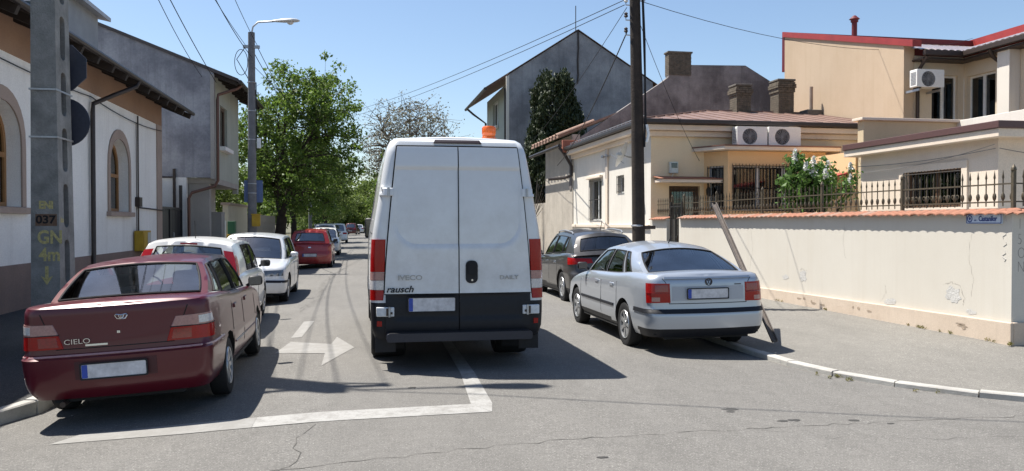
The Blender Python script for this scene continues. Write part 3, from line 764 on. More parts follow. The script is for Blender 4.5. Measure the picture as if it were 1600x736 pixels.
# pedestrian gate + short wall
PG = root('iron_gate', (WX+0.1,20.9,0.1), 'narrow iron bar gate at the far end of the garden wall', 'gate')
for i in range(8): MB().box(WX+0.09,WX+0.11,20.52+i*0.105,20.54+i*0.105,0.15,2.2).build('bar', iron_dk, PG)
m = MB(); m.box(WX+0.08,WX+0.12,20.47,20.51,0.1,2.25); m.box(WX+0.08,WX+0.12,21.26,21.3,0.1,2.25)
for z in (0.2,1.0,2.1): m.box(WX+0.082,WX+0.118,20.51,21.26,z,z+0.035)
for i in range(5): m.lathe([(0.055,-0.008),(0.07,0),(0.055,0.008)],10,(WX+0.1,20.6+i*0.15,0.6+0.32*(i%3)),axis='x',closed=True)
m.build('frame', iron_dk, PG)
SW = MB(); SW.slab([(21.34,0.0),(22.58,0.0),(22.58,1.78),(21.34,1.78)], [], lambda u,v,w:(WX+w,u,v), 0.26)
GW2 = root('gate_pier_wall', (WX,22,0.1), 'short cream wall piece between the iron gate and the peach house', 'wall')
SW.build('wall', pl_cream, GW2)
for i in range(6):
    link('coping_tile', tme, GW2, (WX-0.01, 21.36+0.19*(i+0.5), 1.775))
struct(MB().box(WX+0.26, 40, YC+0.24, 22.6, -0.2, 0.32).build('yard', surf('yard_concrete',(0.3,0.29,0.27),None,1.0)))

# ------------------------------------------------------------------ peach house
PH = root('peach_house', (11, 26, 0.1), 'single storey peach house with bay window and red metal hip roof', 'house')
HX, HY = 8.3, 22.6
def ph_s(u,v,w): return (HX+w,u,v)
def ph_f(u,v,w): return (u,HY+w,v)
MB().slab([(HY,0),(31.4,0),(31.4,4.5),(HY,4.5)], [[(27.55,1.76),(29.05,1.76),(29.05,3.25),(27.55,3.25)],[(25.06,2.64),(25.74,2.64),(25.74,3.22),(25.06,3.22)]], ph_s, 0.35).build('street_wall', pl_creamw, PH)
MB().slab([(HX+0.35,0),(9.95,0),(9.95,4.5),(HX+0.35,4.5)], [[(8.86,0.32),(9.82,0.32),(9.82,2.76),(8.86,2.76)]], ph_f, 0.35).slab([(13.85,0),(15.2,0),(15.2,4.5),(13.85,4.5)],[],ph_f,0.35).slab([(9.95,3.8),(13.85,3.8),(13.85,4.5),(9.95,4.5)],[],ph_f,0.35).build('front_wall', surf('front_cream_render',(0.84,0.68,0.46),(0.79,0.63,0.42),0.6,0.92,40,0.2,0.12), PH)
MB().slab([(HX+0.003,0),(HX+0.36,0),(HX+0.36,4.19),(HX+0.003,4.19)],[],lambda u,v,w:(u,HY-0.004+w,v),0.003).build('corner_render', MATS['front_cream_render'], PH)
MB().slab([(26.7,0),(26.95,0),(26.95,4.4),(26.7,4.4)], [], lambda u,v,w:(HX-0.06+w,u,v),0.058).build('pilaster', pl_peachw, PH, bevel=0.008)
MB().box(HX-0.07,HX-0.002,HY+0.06,26.7,1.52,1.62).box(HX-0.07,HX-0.002,26.95,31.4,1.52,1.62).build('string_course', pl_peachw, PH, bevel=0.008)
def grille(name, fn, u0, u1, v0, v1, nb, parent, w=-0.03, mat=iron_dk, hor=3, r=0.009):
    mb = MB()
    for i in range(nb+1):
        u = lerp(u0,u1,i/nb); mb.tube([fn(u,v0,w),fn(u,v1,w)], r, 4)
    for i in range(hor):
        v = lerp(v0+0.06,v1-0.06,i/(hor-1)); mb.tube([fn(u0,v,w-0.005),fn(u1,v,w-0.005)], r*1.1, 4)
    return mb.build(name, mat, parent)
def window(parent, fn, u0, u1, v0, v1, mats=white_pvc, mull=1, nb=0, dep=0.12, hor=3, curtain_=False):
    n_ = mull+1; hs = []
    for i in range(n_):
        a = lerp(u0,u1,i/n_)+0.05; c = lerp(u0,u1,(i+1)/n_)-0.05
        hs.append([(a,v0+0.06),(c,v0+0.06),(c,v1-0.06),(a,v1-0.06)])
    mb = MB(); mb.slab([(u0,v0),(u1,v0),(u1,v1),(u0,v1)], hs, lambda u,v,w: fn(u,v,dep+w), 0.06)
    wobj = mb.build('window', mats, parent)
    MB().slab([(u0+0.01,v0+0.01),(u1-0.01,v0+0.01),(u1-0.01,v1-0.01),(u0+0.01,v1-0.01)],[],lambda u,v,w: fn(u,v,dep+0.03+w),0.006).build('pane', glass_win, wobj)
    if curtain_: MB().grid(lambda a,b: fn(lerp(u0+0.03,u1-0.03,a), lerp(v0,v1,b), dep+0.14+0.02*math.sin(a*70)), 70, 1).build('curtain', curtain, wobj)
    MB().slab([(u0-0.4,v0-0.4),(u1+0.4,v0-0.4),(u1+0.4,v1+0.4),(u0-0.4,v1+0.4)],[],lambda u,v,w: fn(u,v,dep+0.8+w),0.05).build('room', dark_room, wobj)
    if nb: grille('grille', fn, u0, u1, v0, v1, nb, wobj, hor=hor)
    return wobj
w1 = window(PH, ph_s, 27.55, 29.05, 1.76, 3.25, nb=10, curtain_=True)
MB().box(HX-0.12,HX-0.004,27.4,29.2,3.27,3.36).build('lintel', pl_peachw, w1, bevel=0.01)
window(PH, ph_s, 25.06, 25.74, 2.64, 3.22, mull=0, nb=5)
brown_door = surf('brown_door_wood',(0.13,0.075,0.045),(0.09,0.05,0.03),5,0.5)
D = MB().slab([(8.86,0.32),(9.82,0.32),(9.82,2.76),(8.86,2.76)], [[(9.0,1.3),(9.68,1.3),(9.68,2.6),(9.0,2.6)]], lambda u,v,w: ph_f(u,v,0.14+w), 0.07).build('door', brown_door, PH)
MB().box(8.98,9.7,HY+0.17,HY+0.176,1.28,2.62).build('pane', glass_win, D)
grille('grille', ph_f, 8.92, 9.76, 0.5, 2.7, 9, D, 0.05)
MB().box(9.74,9.77,HY+0.05,HY+0.13,1.25,1.35).build('handle', chrome, D)
MB().box(8.4,10.3,HY-0.55,HY-0.002,2.84,2.93).build('door_canopy', pl_peachw, PH, bevel=0.01)
MB().add([(8.36,HY-0.58,2.935),(10.34,HY-0.58,2.935),(10.34,HY-0.003,3.02),(8.36,HY-0.003,3.02),(8.36,HY-0.58,2.95),(10.34,HY-0.58,2.95),(10.34,HY-0.003,3.04),(8.36,HY-0.003,3.04)],[(0,1,2,3),(7,6,5,4),(0,1,5,4),(1,2,6,5),(3,0,4,7)]).build('canopy_sheet', terra, PH)
LN = MB(); LN.lathe([(0.02,0.0),(0.06,0.04),(0.075,0.2),(0.045,0.26),(0.01,0.31)],8,(10.02,HY-0.16,2.45)); LN.tube([(10.02,HY,2.8),(10.02,HY-0.16,2.83),(10.02,HY-0.16,2.74)],0.012,6)
tag(LN.build('wall_lantern', iron_dk, None, smooth=50), 'black wall lantern beside the door of the peach house', 'lantern')
MT = root('electric_meter', (8.95,HY,3.25), 'small grey electric meter box above the door canopy of the peach house', 'meter box')
MB().box(8.84,9.1,HY-0.14,HY-0.003,3.12,3.46).build('case', plain('meter_case',(0.55,0.58,0.53),0.5), MT, bevel=0.02)
MB().box(8.88,9.06,HY-0.15,HY-0.142,3.28,3.42).build('dial_window', glass_win, MT)
m = MB(); m.tube([(8.97,HY-0.07,3.12),(8.9,HY-0.07,2.98),(8.6,HY-0.06,2.95),(8.45,HY-0.03,3.05)],0.012,6)
m.build('cable', white_pvc, MT)
# bay
B0, B1, B2, B3 = (9.95,HY), (10.37,21.9), (13.45,21.9), (13.85,HY)
def plane_fn(a, b):
    d = Vector((b[0]-a[0], b[1]-a[1])); L = d.length; d.normalize(); nrm = Vector((-d.y, d.x))
    return (lambda u,v,w: (a[0]+d.x*u+nrm.x*w, a[1]+d.y*u+nrm.y*w, v)), L
bf, L1 = plane_fn(B0, B1)
bay = MB().slab([(0,0),(L1,0),(L1,3.75),(0,3.75)], [[(0.14,2.02),(L1-0.14,2.02),(L1-0.14,3.33),(0.14,3.33)]], bf, 0.2)
mfn, L2 = plane_fn(B1, B2)
bay.slab([(0,0),(L2,0),(L2,3.75),(0,3.75)], [[(0.16,2.02),(2.6,2.02),(2.6,3.33),(0.16,3.33)]], mfn, 0.2)
gfn, L3 = plane_fn(B2, B3)
bay.slab([(0,0),(L3,0),(L3,3.75),(0,3.75)], [], gfn, 0.2)
BAY = bay.build('bay', pl_peach, PH)
window(PH, bf, 0.14, L1-0.14, 2.02, 3.33, mull=0, nb=5, dep=0.08, hor=4)
window(PH, mfn, 0.16, 2.6, 2.02, 3.33, mull=2, nb=22, dep=0.1, curtain_=True, hor=2)
grille('grille', mfn, 0.12, 2.64, 1.98, 3.38, 24, BAY, -0.05)
slab_pts = [(9.55,HY),(10.1,21.55),(13.72,21.55),(14.3,HY)]
MB().slab(slab_pts,[],lambda u,v,w:(u,v,3.76+w),0.10).build('bay_roof', pl_peachw, PH, bevel=0.01)
MB().slab([(x*1.0+0.0,y-0.03) for x,y in slab_pts],[],lambda u,v,w:(u,v,3.864+w),0.03).build('bay_flashing', surf('rusty_flashing',(0.25,0.12,0.085),(0.18,0.09,0.07),4,0.6), PH)
# cornice, gutter, roof
MB().box(7.98,15.4,HY-0.3,HY-0.002,4.36,4.52).box(7.98,HX-0.002,HY,31.4,4.36,4.52).box(HX-0.12,HX-0.003,HY-0.003,31.4,4.2,4.355).box(HX-0.12,15.3,HY-0.12,HY-0.0035,4.2,4.355).build('cornice', pl_peachw, PH, bevel=0.015)
m = MB(); m.box(7.86,15.4,HY-0.44,HY-0.30,4.53,4.67); m.box(7.86,7.98,HY-0.30,31.5,4.531,4.669)
m.build('gutter', gutter_metal, PH, bevel=0.03)
rust_roof = surf('red_brown_sheet_roof', (0.25,0.165,0.135), (0.19,0.125,0.105), 1.2, 0.5, 40, 0.1, 0.3, (0.16,0.09,0.075))
e0, e1, e2, e3 = (7.95,HY-0.38,4.66),(15.94,HY-0.38,4.66),(15.94,31.45,4.66),(7.95,31.45,4.66)
r0, r1 = (12.0,27.0,5.62),(15.94,27.0,5.62)
RO = MB().add([e0,e1,r1,r0],[(0,1,2,3)]).add([e3,e0,r0],[(0,1,2)]).add([e2,e3,r0,r1],[(0,1,2,3)]).build('roof', rust_roof, PH)
sm = MB()
for i in range(1,18):
    x = 7.95+0.56*i
    if x < 12.0: top = Vector(e0).lerp(Vector(r0),(x-7.95)/4.05)
    else: top = Vector((x,27.0,5.62))
    if x < 15.9: sm.beam((x,HY-0.36,4.672),(top.x,top.y-0.02,top.z+0.012),0.025,0.035)
for i in range(1,15):
    y = HY-0.3+0.6*i
    if y < 31.3:
        t = (y-(HY-0.38))/(27-(HY-0.38)) if y < 27 else (31.45-y)/(31.45-27)
        sm.beam((7.97,y,4.672),(lerp(7.95,12.0,t)-0.02,y,lerp(4.66,5.62,t)+0.012),0.025,0.035)
sm.beam((7.95,HY-0.38,4.68),(12.0,27.0,5.64),0.07,0.05); sm.beam((12,27,5.64),(15.94,27,5.64),0.07,0.05)
sm.build('standing_seam', rust_roof, RO)
m = MB()
for i in range(22): m.tube([(8.1,HY+0.1+i*0.4,4.69),(8.1,HY+0.1+i*0.4,4.82)],0.012,4)
m.tube([(8.1,HY,4.8),(8.1,31,4.8)],0.014,5); m.tube([(8.1,HY,4.74),(8.1,31,4.74)],0.014,5)
m.build('snow_guard', steel, PH)
# chimneys of brick: each course is laid with real joints
brick_m = surf('sooty_brick', (0.17,0.14,0.105), (0.08,0.07,0.055), 7, 0.9, 60, 0.4)
mortar_m = surf('sooty_mortar', (0.17,0.155,0.135), (0.09,0.085,0.075), 6, 0.95)
def chimney(parent, cx, cy, z0, z1, w, d, name='chimney', flare=True):
    core = MB().box(cx-w/2+0.012,cx+w/2-0.012,cy-d/2+0.012,cy+d/2-0.012,z0,z1-0.02).build(name, mortar_m, parent)
    mb = MB(); bh = 0.075; z = z0; k = 0; r_ = random.Random(int(cx*100))
    while z < z1-0.02:
        top_ = z1 - z
        e = 0.0
        if flare and 0.1 < top_ < 0.42: e = 0.06 if 0.18 < top_ < 0.34 else 0.03
        bl = 0.24; off = (k%2)*0.12
        x = cx-w/2-e-off
        while x < cx+w/2+e:
            a, c_ = max(x,cx-w/2-e)+0.006, min(x+bl,cx+w/2+e)-0.006
            if c_-a > 0.03:
                j = r_.uniform(-0.006,0.006); mb.box(a,c_,cy-d/2-e+j,cy+d/2+e-j,z+0.006,z+bh-0.006)
            x += bl
        k += 1; z += bh
    pc = mb.build('brick_courses', brick_m, core); pc['kind'] = 'stuff'
    MB().box(cx-w/2-0.04,cx+w/2+0.04,cy-d/2-0.04,cy+d/2+0.04,z1-0.02,z1+0.05).build('cap', mortar_m, core, bevel=0.015)
    return core
chimney(PH, 13.2, 26.9, 5.4, 6.5, 0.55, 0.55)
chimney(PH, 14.8, 26.9, 5.4, 6.72, 0.6, 0.6)
c3 = MB().box(15.38,15.97,26.2,26.75,5.2,5.66).build('chimney', mortar_m, PH, bevel=0.03)
MB().lathe([(0.065,5.66),(0.065,6.5),(0.001,6.5)],12,(15.70,26.5,0)).build('flue_pipe', surf('clay_flue',(0.42,0.33,0.26),None,4), c3, smooth=40)
# satellite dish
DS = root('satellite_dish', (HX, 24.2, 4.0), 'white satellite dish on the street side wall of the peach house', 'satellite dish')
q = Matrix.Rotation(R(62),3,'Y') @ ident()
m = MB(); vs_=[]; 
prof = [(0.001,0.0),(0.15,0.01),(0.3,0.045),(0.42,0.09)]
m.lathe(prof,24)
mm_ = MB(); dirn = Vector((-0.80,0.42,0.42)).normalized(); qt = dirn.to_track_quat('Z','Y').to_matrix()
mm_.add([Vector((HX-0.35,24.0,3.75)) + qt @ Vector(v) for v in m.v], m.f)
mm_.build('reflector', white_pvc, DS, smooth=60)
m = MB(); m.tube([(HX,24.1,3.7),(HX-0.2,24.05,3.7),(HX-0.33,24.02,3.74)],0.025,8); m.tube([(HX-0.35,24.0,3.5),tuple(Vector((HX-0.35,24.0,3.6))+dirn*0.45)],0.012,6)
m.box(HX-0.7,HX-0.55,23.6,23.7,3.72,3.8)
m.build('bracket', steel, DS)
m = MB(); m.tube([(HX-0.05,26.82,4.3),(HX-0.05,26.82,3.2)],0.03,8); m.tube([(HX-0.05,26.5,3.95),(HX-0.05,27.1,3.95)],0.02,6); m.lathe([(0.05,-0.04),(0.06,0),(0.05,0.04)],8,(HX-0.12,26.6,3.95)); m.lathe([(0.05,-0.04),(0.06,0),(0.05,0.04)],8,(HX-0.12,27.02,3.95))
tag(m.build('cable_bracket', steel), 'small steel cable bracket with insulators on the peach house side wall', 'bracket')
# air conditioners on the bay roof
ac_white = plain('ac_white', (0.72,0.72,0.69), 0.45, var=0.06)
def ac_unit(name, x0, x1, yf, z0, z1, label):
    r_ = root(name, ((x0+x1)/2, yf+0.15, z0), label, 'air conditioner', 'outdoor air conditioner units on the right hand houses')
    w = x1-x0; cx = x0+w*0.42; cz = (z0+z1)/2; rr = (z1-z0)*0.40
    ring = [(cx+rr*math.cos(2*PI*i/28), cz+rr*math.sin(2*PI*i/28)) for i in range(28)]
    MB().slab(rrect(x0,x1,z0+0.04,z1,0.03), [ring], lambda u,v,ww:(u,yf+ww,v), 0.32, back=True).build('casing', ac_white, r_, bevel=0.006)
    MB().slab([(cx+(rr-0.002)*math.cos(2*PI*i/28), cz+(rr-0.002)*math.sin(2*PI*i/28)) for i in range(28)],[],lambda u,v,ww:(u,yf+0.12+ww,v),0.01).build('fan_recess', dark_room, r_)
    g = MB()
    for k in range(1,7): g.lathe([(rr*k/6.5-0.004,-0.004),(rr*k/6.5+0.004,-0.004),(rr*k/6.5+0.004,0.004),(rr*k/6.5-0.004,0.004)],24,(cx,yf-0.006,cz),axis='y',closed=True)
    for k in range(8): a=PI*k/8; g.beam((cx-rr*math.cos(a),yf-0.004,cz-rr*math.sin(a)),(cx+rr*math.cos(a),yf-0.004,cz+rr*math.sin(a)),0.008,0.006)
    g.build('fan_grille', plain('ac_grille_grey',(0.25,0.26,0.27),0.5), r_)
    f = MB()
    for k in range(3):
        a=2*PI*k/3+0.4
        f.add([(cx,yf+0.07,cz),(cx+rr*0.9*math.cos(a),yf+0.05,cz+rr*0.9*math.sin(a)),(cx+rr*0.9*math.cos(a+0.8),yf+0.10,cz+rr*0.9*math.sin(a+0.8)),(cx+rr*0.2*math.cos(a+1.2),yf+0.08,cz+rr*0.2*math.sin(a+1.2))],[(0,1,2,3)])
    f.build('fan_blades', plain('fan_grey',(0.12,0.12,0.13),0.5), r_)
    lv = MB()
    for k in range(9): z = lerp(z0+0.12,z1-0.1,k/8); lv.box(x0-0.008,x0-0.001,yf+0.05,yf+0.27,z,z+0.018)
    lv.build('side_louvres', plain('ac_grille_grey',(0.25,0.26,0.27),0.5), r_)
    MB().box(x0+0.1,x0+0.16,yf+0.02,yf+0.3,z0,z0+0.04).box(x1-0.16,x1-0.1,yf+0.02,yf+0.3,z0,z0+0.04).build('foot', black_plastic, r_)
    return r_
ac_unit('air_conditioner', 10.68, 11.62, 21.95, 3.895, 4.47, 'left one of two white air conditioner units on the bay roof')
ac_unit('air_conditioner', 11.67, 12.68, 21.95, 3.895, 4.48, 'right one of two white air conditioner units on the bay roof')

# ------------------------------------------------------------------ old house with fire wall and tiled roof behind the peach house
pl_fire = surf('brown_grey_firewall', (0.30, 0.275, 0.262), (0.15, 0.135, 0.13), 0.8, 0.95, 14, 0.8, 0.6, (0.10,0.09,0.09), 0.4, 0.62)
OH = root('old_tiled_house', (9, 34, 0.1), 'old house with dark fire wall, single chimney and tiled street eave', 'house')
FW = [(8.24,3.0),(8.24,4.85),(12.05,7.41),(12.32,7.62),(12.32,8.5),(13.29,8.5),(13.29,8.14),(15.68,8.2),(16.84,7.56),(17.5,6.8),(17.5,3.0)]
MB().slab(FW,[],lambda u,v,w:(u,31.5+w,v),0.35).build('fire_wall', pl_fire, OH)
chimney(OH, 12.8, 31.68, 7.7, 8.62, 0.99, 0.42, flare=False)
MB().slab([(31.86,0),(36.4,0),(36.4,5.2),(31.86,5.2)],[],lambda u,v,w:(8.3+w,u,v),0.3).build('street_wall', surf('rough_tan_render',(0.5,0.45,0.38),(0.38,0.34,0.285),1.2,0.95,25,0.7,0.5), OH)
MB().slab([(31.42,0),(31.855,0),(31.855,5.2),(31.42,5.2)],[],lambda u,v,w:(8.27+w,u,v),0.3).build('wall_pier', surf('rough_tan_render',(0.5,0.45,0.38)), OH)
slr = (7.41-4.85)/(12.05-8.24)
m = MB(); zr = lambda x: 5.08+(x-7.75)*0.40; slr = 0.40
m.add([(7.75,31.55,zr(7.75)),(7.75,37,zr(7.75)),(12,37,zr(12)),(12,31.55,zr(12)),(7.75,31.55,zr(7.75)+0.1),(7.75,37,zr(7.75)+0.1),(12,37,zr(12)+0.1),(12,31.55,zr(12)+0.1)],[(0,1,2,3),(7,6,5,4),(0,1,5,4),(1,2,6,5),(2,3,7,6),(3,0,4,7)])
ORF = m.build('roof', terra2, OH)
vt = MB(); 
for s in (0,1):
    for i in range(7):
        a = PI*i/6
        vt.v.append((lerp(-0.17,0.17,s), 0.13*math.cos(a), 0.09*math.sin(a)))
vt.f = [(i,i+1,7+i+1,7+i) for i in range(6)]; vt.m=[0]*6
vme = vt.mesh('verge_tile', terra2, smooth=60)
for i in range(5):
    x = 7.8+0.31*i
    o = link('verge_tile', vme, ORF, (x,31.62,zr(x)+0.1)); o.rotation_euler=(0,-math.atan(slr),0)
    for j in range(1,9):
        o = link('roof_tile', vme, ORF, (x,31.62+0.58*j,zr(x)+0.09)); o.rotation_euler=(0,-math.atan(slr),0)
MB().box(7.82,8.6,31.25,31.49,4.45,4.95).build('eave_brick', surf('red_eave_brick',(0.36,0.14,0.09),(0.28,0.1,0.07),5), OH, bevel=0.02)
m = MB(); m.tube([(7.7,31.3,4.72),(7.7,37,4.72)],0.07,8); m.tube([(7.7,31.35,4.66),(7.9,31.3,4.4),(8.18,31.25,3.9),(8.18,31.25,3.55),(7.9,31.3,3.45),(7.3,31.5,3.4)],0.06,8)
m.build('gutter', gutter_metal, OH, smooth=40)
MB().box(8.35,8.6,36.4,44,0,2.6).build('yard_wall', surf('rough_tan_render',(0.5,0.45,0.38)), OH)

# grey gable house
pl_gable = surf('grey_gable_render', (0.36, 0.36, 0.375), (0.215, 0.215, 0.23), 0.6, 0.95, 14, 0.8, 0.6, (0.14,0.14,0.15), 0.4, 0.62)
GG = root('gable_house', (12, 49, 0.1), 'tall grey gabled house with a lightning rod behind the dark conifer', 'house')
MB().slab([(8.14,0),(16.63,0),(16.63,9.8),(12.14,12.6),(8.14,10.0)],[],lambda u,v,w:(u,45+w,v),0.3).build('gable_wall', pl_gable, GG)
MB().box(8.0,8.16,44.97,45.1,0,9.9).build('corner_strip', pl_creamw, GG)
MB().slab([(45.3,0),(53,0),(53,9.6),(45.3,9.6)],[[(48.6,7.6),(50.6,7.6),(50.6,9.1),(48.6,9.1)]],lambda u,v,w:(8.14+w,u,v),0.3).build('street_wall', pl_green, GG)
window(GG, lambda u,v,w:(8.14+w,u,v), 48.6,50.6,7.6,9.1)
MB().box(7.95,8.1,48.4,50.8,7.4,7.56).build('sill', pl_creamw, GG)
roofm = surf('dark_brown_tiles',(0.17,0.10,0.075),(0.11,0.07,0.055),1.5,0.85,12,0.6)
def gpl(pts, h=0.12):
    return MB().add(pts+[(x,y,z+h) for x,y,z in pts],[(0,1,2,3),(7,6,5,4),(0,1,5,4),(1,2,6,5),(2,3,7,6),(3,0,4,7)])
gpl([(6.9,45.25,9.2),(6.9,54,9.2),(12.14,54,12.6),(12.14,45.25,12.6)]).build('roof_slope', roofm, GG)
gpl([(12.14,45.25,12.6),(12.14,54,12.6),(17.6,54,9.15),(17.6,45.25,9.15)]).build('roof_slope', roofm, GG)
gpl([(8.1,44.9,10.02),(8.1,45.3,10.02),(12.14,45.3,12.64),(12.14,44.95,12.64)],0.04).build('verge', roofm, GG)
gpl([(12.14,44.9,12.64),(12.14,45.3,12.64),(17.5,45.3,9.3),(17.5,44.95,9.3)],0.04).build('verge', roofm, GG)
m = MB(); m.tube([(6.85,45.2,9.2),(6.85,54,9.2)],0.09,8); m.tube([(6.85,53.0,9.1),(7.2,53,8.8),(8.05,53,8.2),(8.05,53,0.2)],0.07,8); m.tube([(8.02,45.5,9.3),(8.02,45.5,0.3)],0.06,8)
m.build('gutter', gutter_metal, GG, smooth=40)
m = MB(); m.tube([(12.0,44.95,12.6),(12.0,44.95,14.0)],0.025,6); m.tube([(12.14,44.96,12.6),(12.16,44.96,11.6),(12.12,44.96,10.9),(12.15,44.96,10.1),(12.1,44.96,9.6)],0.05,6)
m.build('lightning_rod', dark_metal, GG)

# ------------------------------------------------------------------ beige two storey house
red_met = surf('red_metal', (0.33,0.045,0.04), (0.25,0.035,0.035), 2, 0.45, 40, 0.05)
red_dk = surf('dark_red_metal', (0.14,0.02,0.025), (0.11,0.018,0.02), 2, 0.5, 40, 0.05)
BH = root('beige_house', (18, 26, 0.1), 'two storey beige house with red flashing and upper terrace windows', 'house')
KX, A0, WB = 16.0, 21.9, 18.05
def verge(y): return 6.98 + (y - 21.9) * 0.26
MB().slab([(A0,0),(28.9,0),(28.9,verge(28.9)),(A0,verge(A0))],[],lambda u,v,w:(KX+w,u,v),0.35).build('blind_wall', pl_beige, BH)
MB().slab([(A0-0.45,verge(A0-0.45)+0.003),(29.0,verge(29.0)+0.003),(29.0,verge(29.0)+0.20),(A0-0.45,verge(A0-0.45)+0.20)],[],lambda u,v,w:(KX-0.05+w,u,v),0.30).build('wall_flashing', red_met, BH)
pl_bw = surf('pale_beige_render', (0.70,0.60,0.46), (0.64,0.54,0.41), 0.8, 0.92, 40, 0.2, 0.1)
afn = lambda u,v,w: (u,A0+0.004+w,v)
MB().slab([(KX+0.35,0),(WB,0),(WB,6.7),(KX+0.35,6.7)],[[(16.95,4.6),(17.85,4.6),(17.85,6.15),(16.95,6.15)]],afn,0.3).build('upper_wall', pl_bw, BH)
window(BH, afn, 16.95, 17.85, 4.6, 6.15)
bfn = lambda u,v,w: (WB+w,u,v)
MB().slab([(14.0,0),(A0,0),(A0,6.7),(14.0,6.7)],[[(20.65,4.55),(21.78,4.55),(21.78,6.1),(20.65,6.1)]],bfn,0.3).build('wing_wall', pl_bw, BH)
window(BH, bfn, 20.65, 21.78, 4.55, 6.1, curtain_=False)
MB().box(WB-0.35,WB-0.004,19.75,20.2,0,6.6).build('pilaster', pl_creamw, BH, bevel=0.01)
# tiled roof: small tiles joined
til = surf('glazed_brown_tile', (0.46,0.37,0.335), (0.34,0.25,0.22), 8, 0.14, 40, 0.05, spec=0.9)  # colour lightened to stand in for sky reflection and sun glint
t = MB()
t.grid(lambda a,b: (lerp(KX+0.2,lerp(17.6,24.2,b),a), 21.4+7.5*b, 6.78+1.95*b+0.03*abs(math.sin((lerp(KX+0.2,lerp(17.6,24.2,b),a))*PI*4.5))+0.028*((b*22)%1)), 60, 66)
t.grid(lambda a,b: (17.6+6.6*b, lerp(14.0,lerp(21.4,28.9,b),a), 6.78+1.95*b+0.03*abs(math.sin((lerp(14.0,lerp(21.4,28.9,b),a))*PI*4.5))+0.028*((b*20)%1)), 120, 60)
RT = t.build('tile_roof', til, BH, smooth=30); RT['kind']='stuff'
m = MB(); m.box(KX+0.25,17.6,21.28,21.40,6.60,6.76); m.box(17.48,17.60,14.0,21.28,6.601,6.761); m.box(KX+0.26,18.0,21.41,A0-0.002,6.5,6.56); m.box(17.61,WB-0.002,14.0,21.41,6.501,6.561)
m.build('eave_gutter', dark_metal, BH, bevel=0.02)
m = MB(); m.tube([(16.35,21.34,6.6),(16.4,21.55,6.45),(16.42,A0-0.07,6.2),(16.42,A0-0.07,3.9)],0.055,8)
m.build('downpipe', dark_metal, BH, smooth=40)
m = MB(); m.tube([(17.54,20.3,6.6),(17.62,20.28,6.4),(17.95,20.28,6.2),(17.97,20.28,5.9),(17.97,20.28,3.9)],0.055,8)
m.build('downpipe', dark_metal, BH, smooth=40)
MB().box(KX,24.2,28.9,29.1,7.5,9.0).build('ridge_flashing', red_dk, BH)
MB().box(24.2,24.4,14.0,29.1,7.5,9.05).build('wing_flashing', red_met, BH)
MB().lathe([(0.10,8.7),(0.10,9.42),(0.14,9.43),(0.14,9.52),(0.2,9.54),(0.05,9.68),(0.001,9.68)],12,(18.75,28.6,0)).build('vent_pipe', red_dk, BH, smooth=40)
ac_unit('air_conditioner', 15.98, 16.88, A0-0.62, 5.62, 6.18, 'white air conditioner unit mounted high on the beige house wall')
MB().box(16.05,16.09,A0-0.6,A0,5.55,5.615).box(16.75,16.79,A0-0.6,A0,5.55,5.615).build('bracket', steel, BH)
# ground floor extension with terrace
EXH = root('terrace_extension', (14, 16, 0.1), 'pale peach ground floor extension with brown capped fascia and barred window', 'house')
efn = lambda u,v,w: (12.0+w,u,v)
MB().slab([(13.64,0),(18.0,0),(18.0,3.3),(13.64,3.3)],[[(14.58,2.0),(16.36,2.0),(16.36,2.80),(14.58,2.80)]],efn,0.3).build('street_wall', pl_peachw, EXH)
MB().slab([(12.3,0),(20,0),(20,3.3),(12.3,3.3)],[],lambda u,v,w:(u,13.64+w,v),0.3).build('front_wall', pl_peachw, EXH)
we = window(EXH, efn, 14.58, 16.36, 2.0, 2.80, mats=brown_door, nb=18, hor=3)
m = MB()
for i in range(14): m.lathe([(0.035,-0.006),(0.05,0),(0.035,0.006)],8,(11.95,14.66+i*0.125,2.2+0.0*(i%2)),axis='x',closed=True)
m.build('grille_scroll', iron, we)
MB().slab(rrect(14.42,16.52,1.86,2.94,0.01,1),[rrect(14.585,16.355,2.005,2.795,0.005,1)],lambda u,v,w:(11.965+w,u,v),0.033).build('surround', pl_peachw, we)
MB().box(11.76,20,13.36,18.35,3.3,3.46).build('fascia', pl_peachw, EXH, bevel=0.01)
MB().box(11.72,20,13.32,18.35,3.462,3.60).build('fascia_cap', plain('brown_metal_cap',(0.10,0.05,0.045),0.45), EXH, bevel=0.01)
pl_parapet_shade = surf('shaded_parapet_render',(0.62,0.50,0.33),(0.56,0.45,0.29),0.9,0.92,40,0.2,0.15)  # shade on this parapet face put into the colour; sunlit face gets cream
MB().box(12.4,15.05,18.5,18.75,0.1,4.25).build('terrace_parapet', pl_parapet_shade, EXH, bevel=0.01)
MB().box(15.05,15.3,12.9,18.5,3.6,4.3).build('terrace_parapet', pl_creamw, EXH, bevel=0.01)
MB().box(12.3,15.3,18.40,18.85,4.251,4.32).build('parapet_cap', pl_peachw, EXH, bevel=0.01)
MB().box(12.35,14.2,18.75,22.5,0.1,3.5).build('link_wall', pl_peach, EXH)
MB().slab([(11.75,18.9),(12.35,18.9),(12.35,20.6),(11.75,20.6)],[],lambda u,v,w:(u,v,2.95-0.25*(12.35-u)+w),0.04).build('awning', red_met, EXH)
m = MB(); m.tube(sag((11.9,13.6,3.1),(11.93,18,3.05),0.06),0.008,5); m.tube(sag((11.9,13.62,3.18),(11.92,18,2.9),0.1),0.006,5); m.tube(sag((11.95,13.55,3.1),(14.5,13.6,3.0),0.08),0.008,5)
m.build('facade_cable', plain('grey_cable',(0.2,0.18,0.16),0.6), EXH)
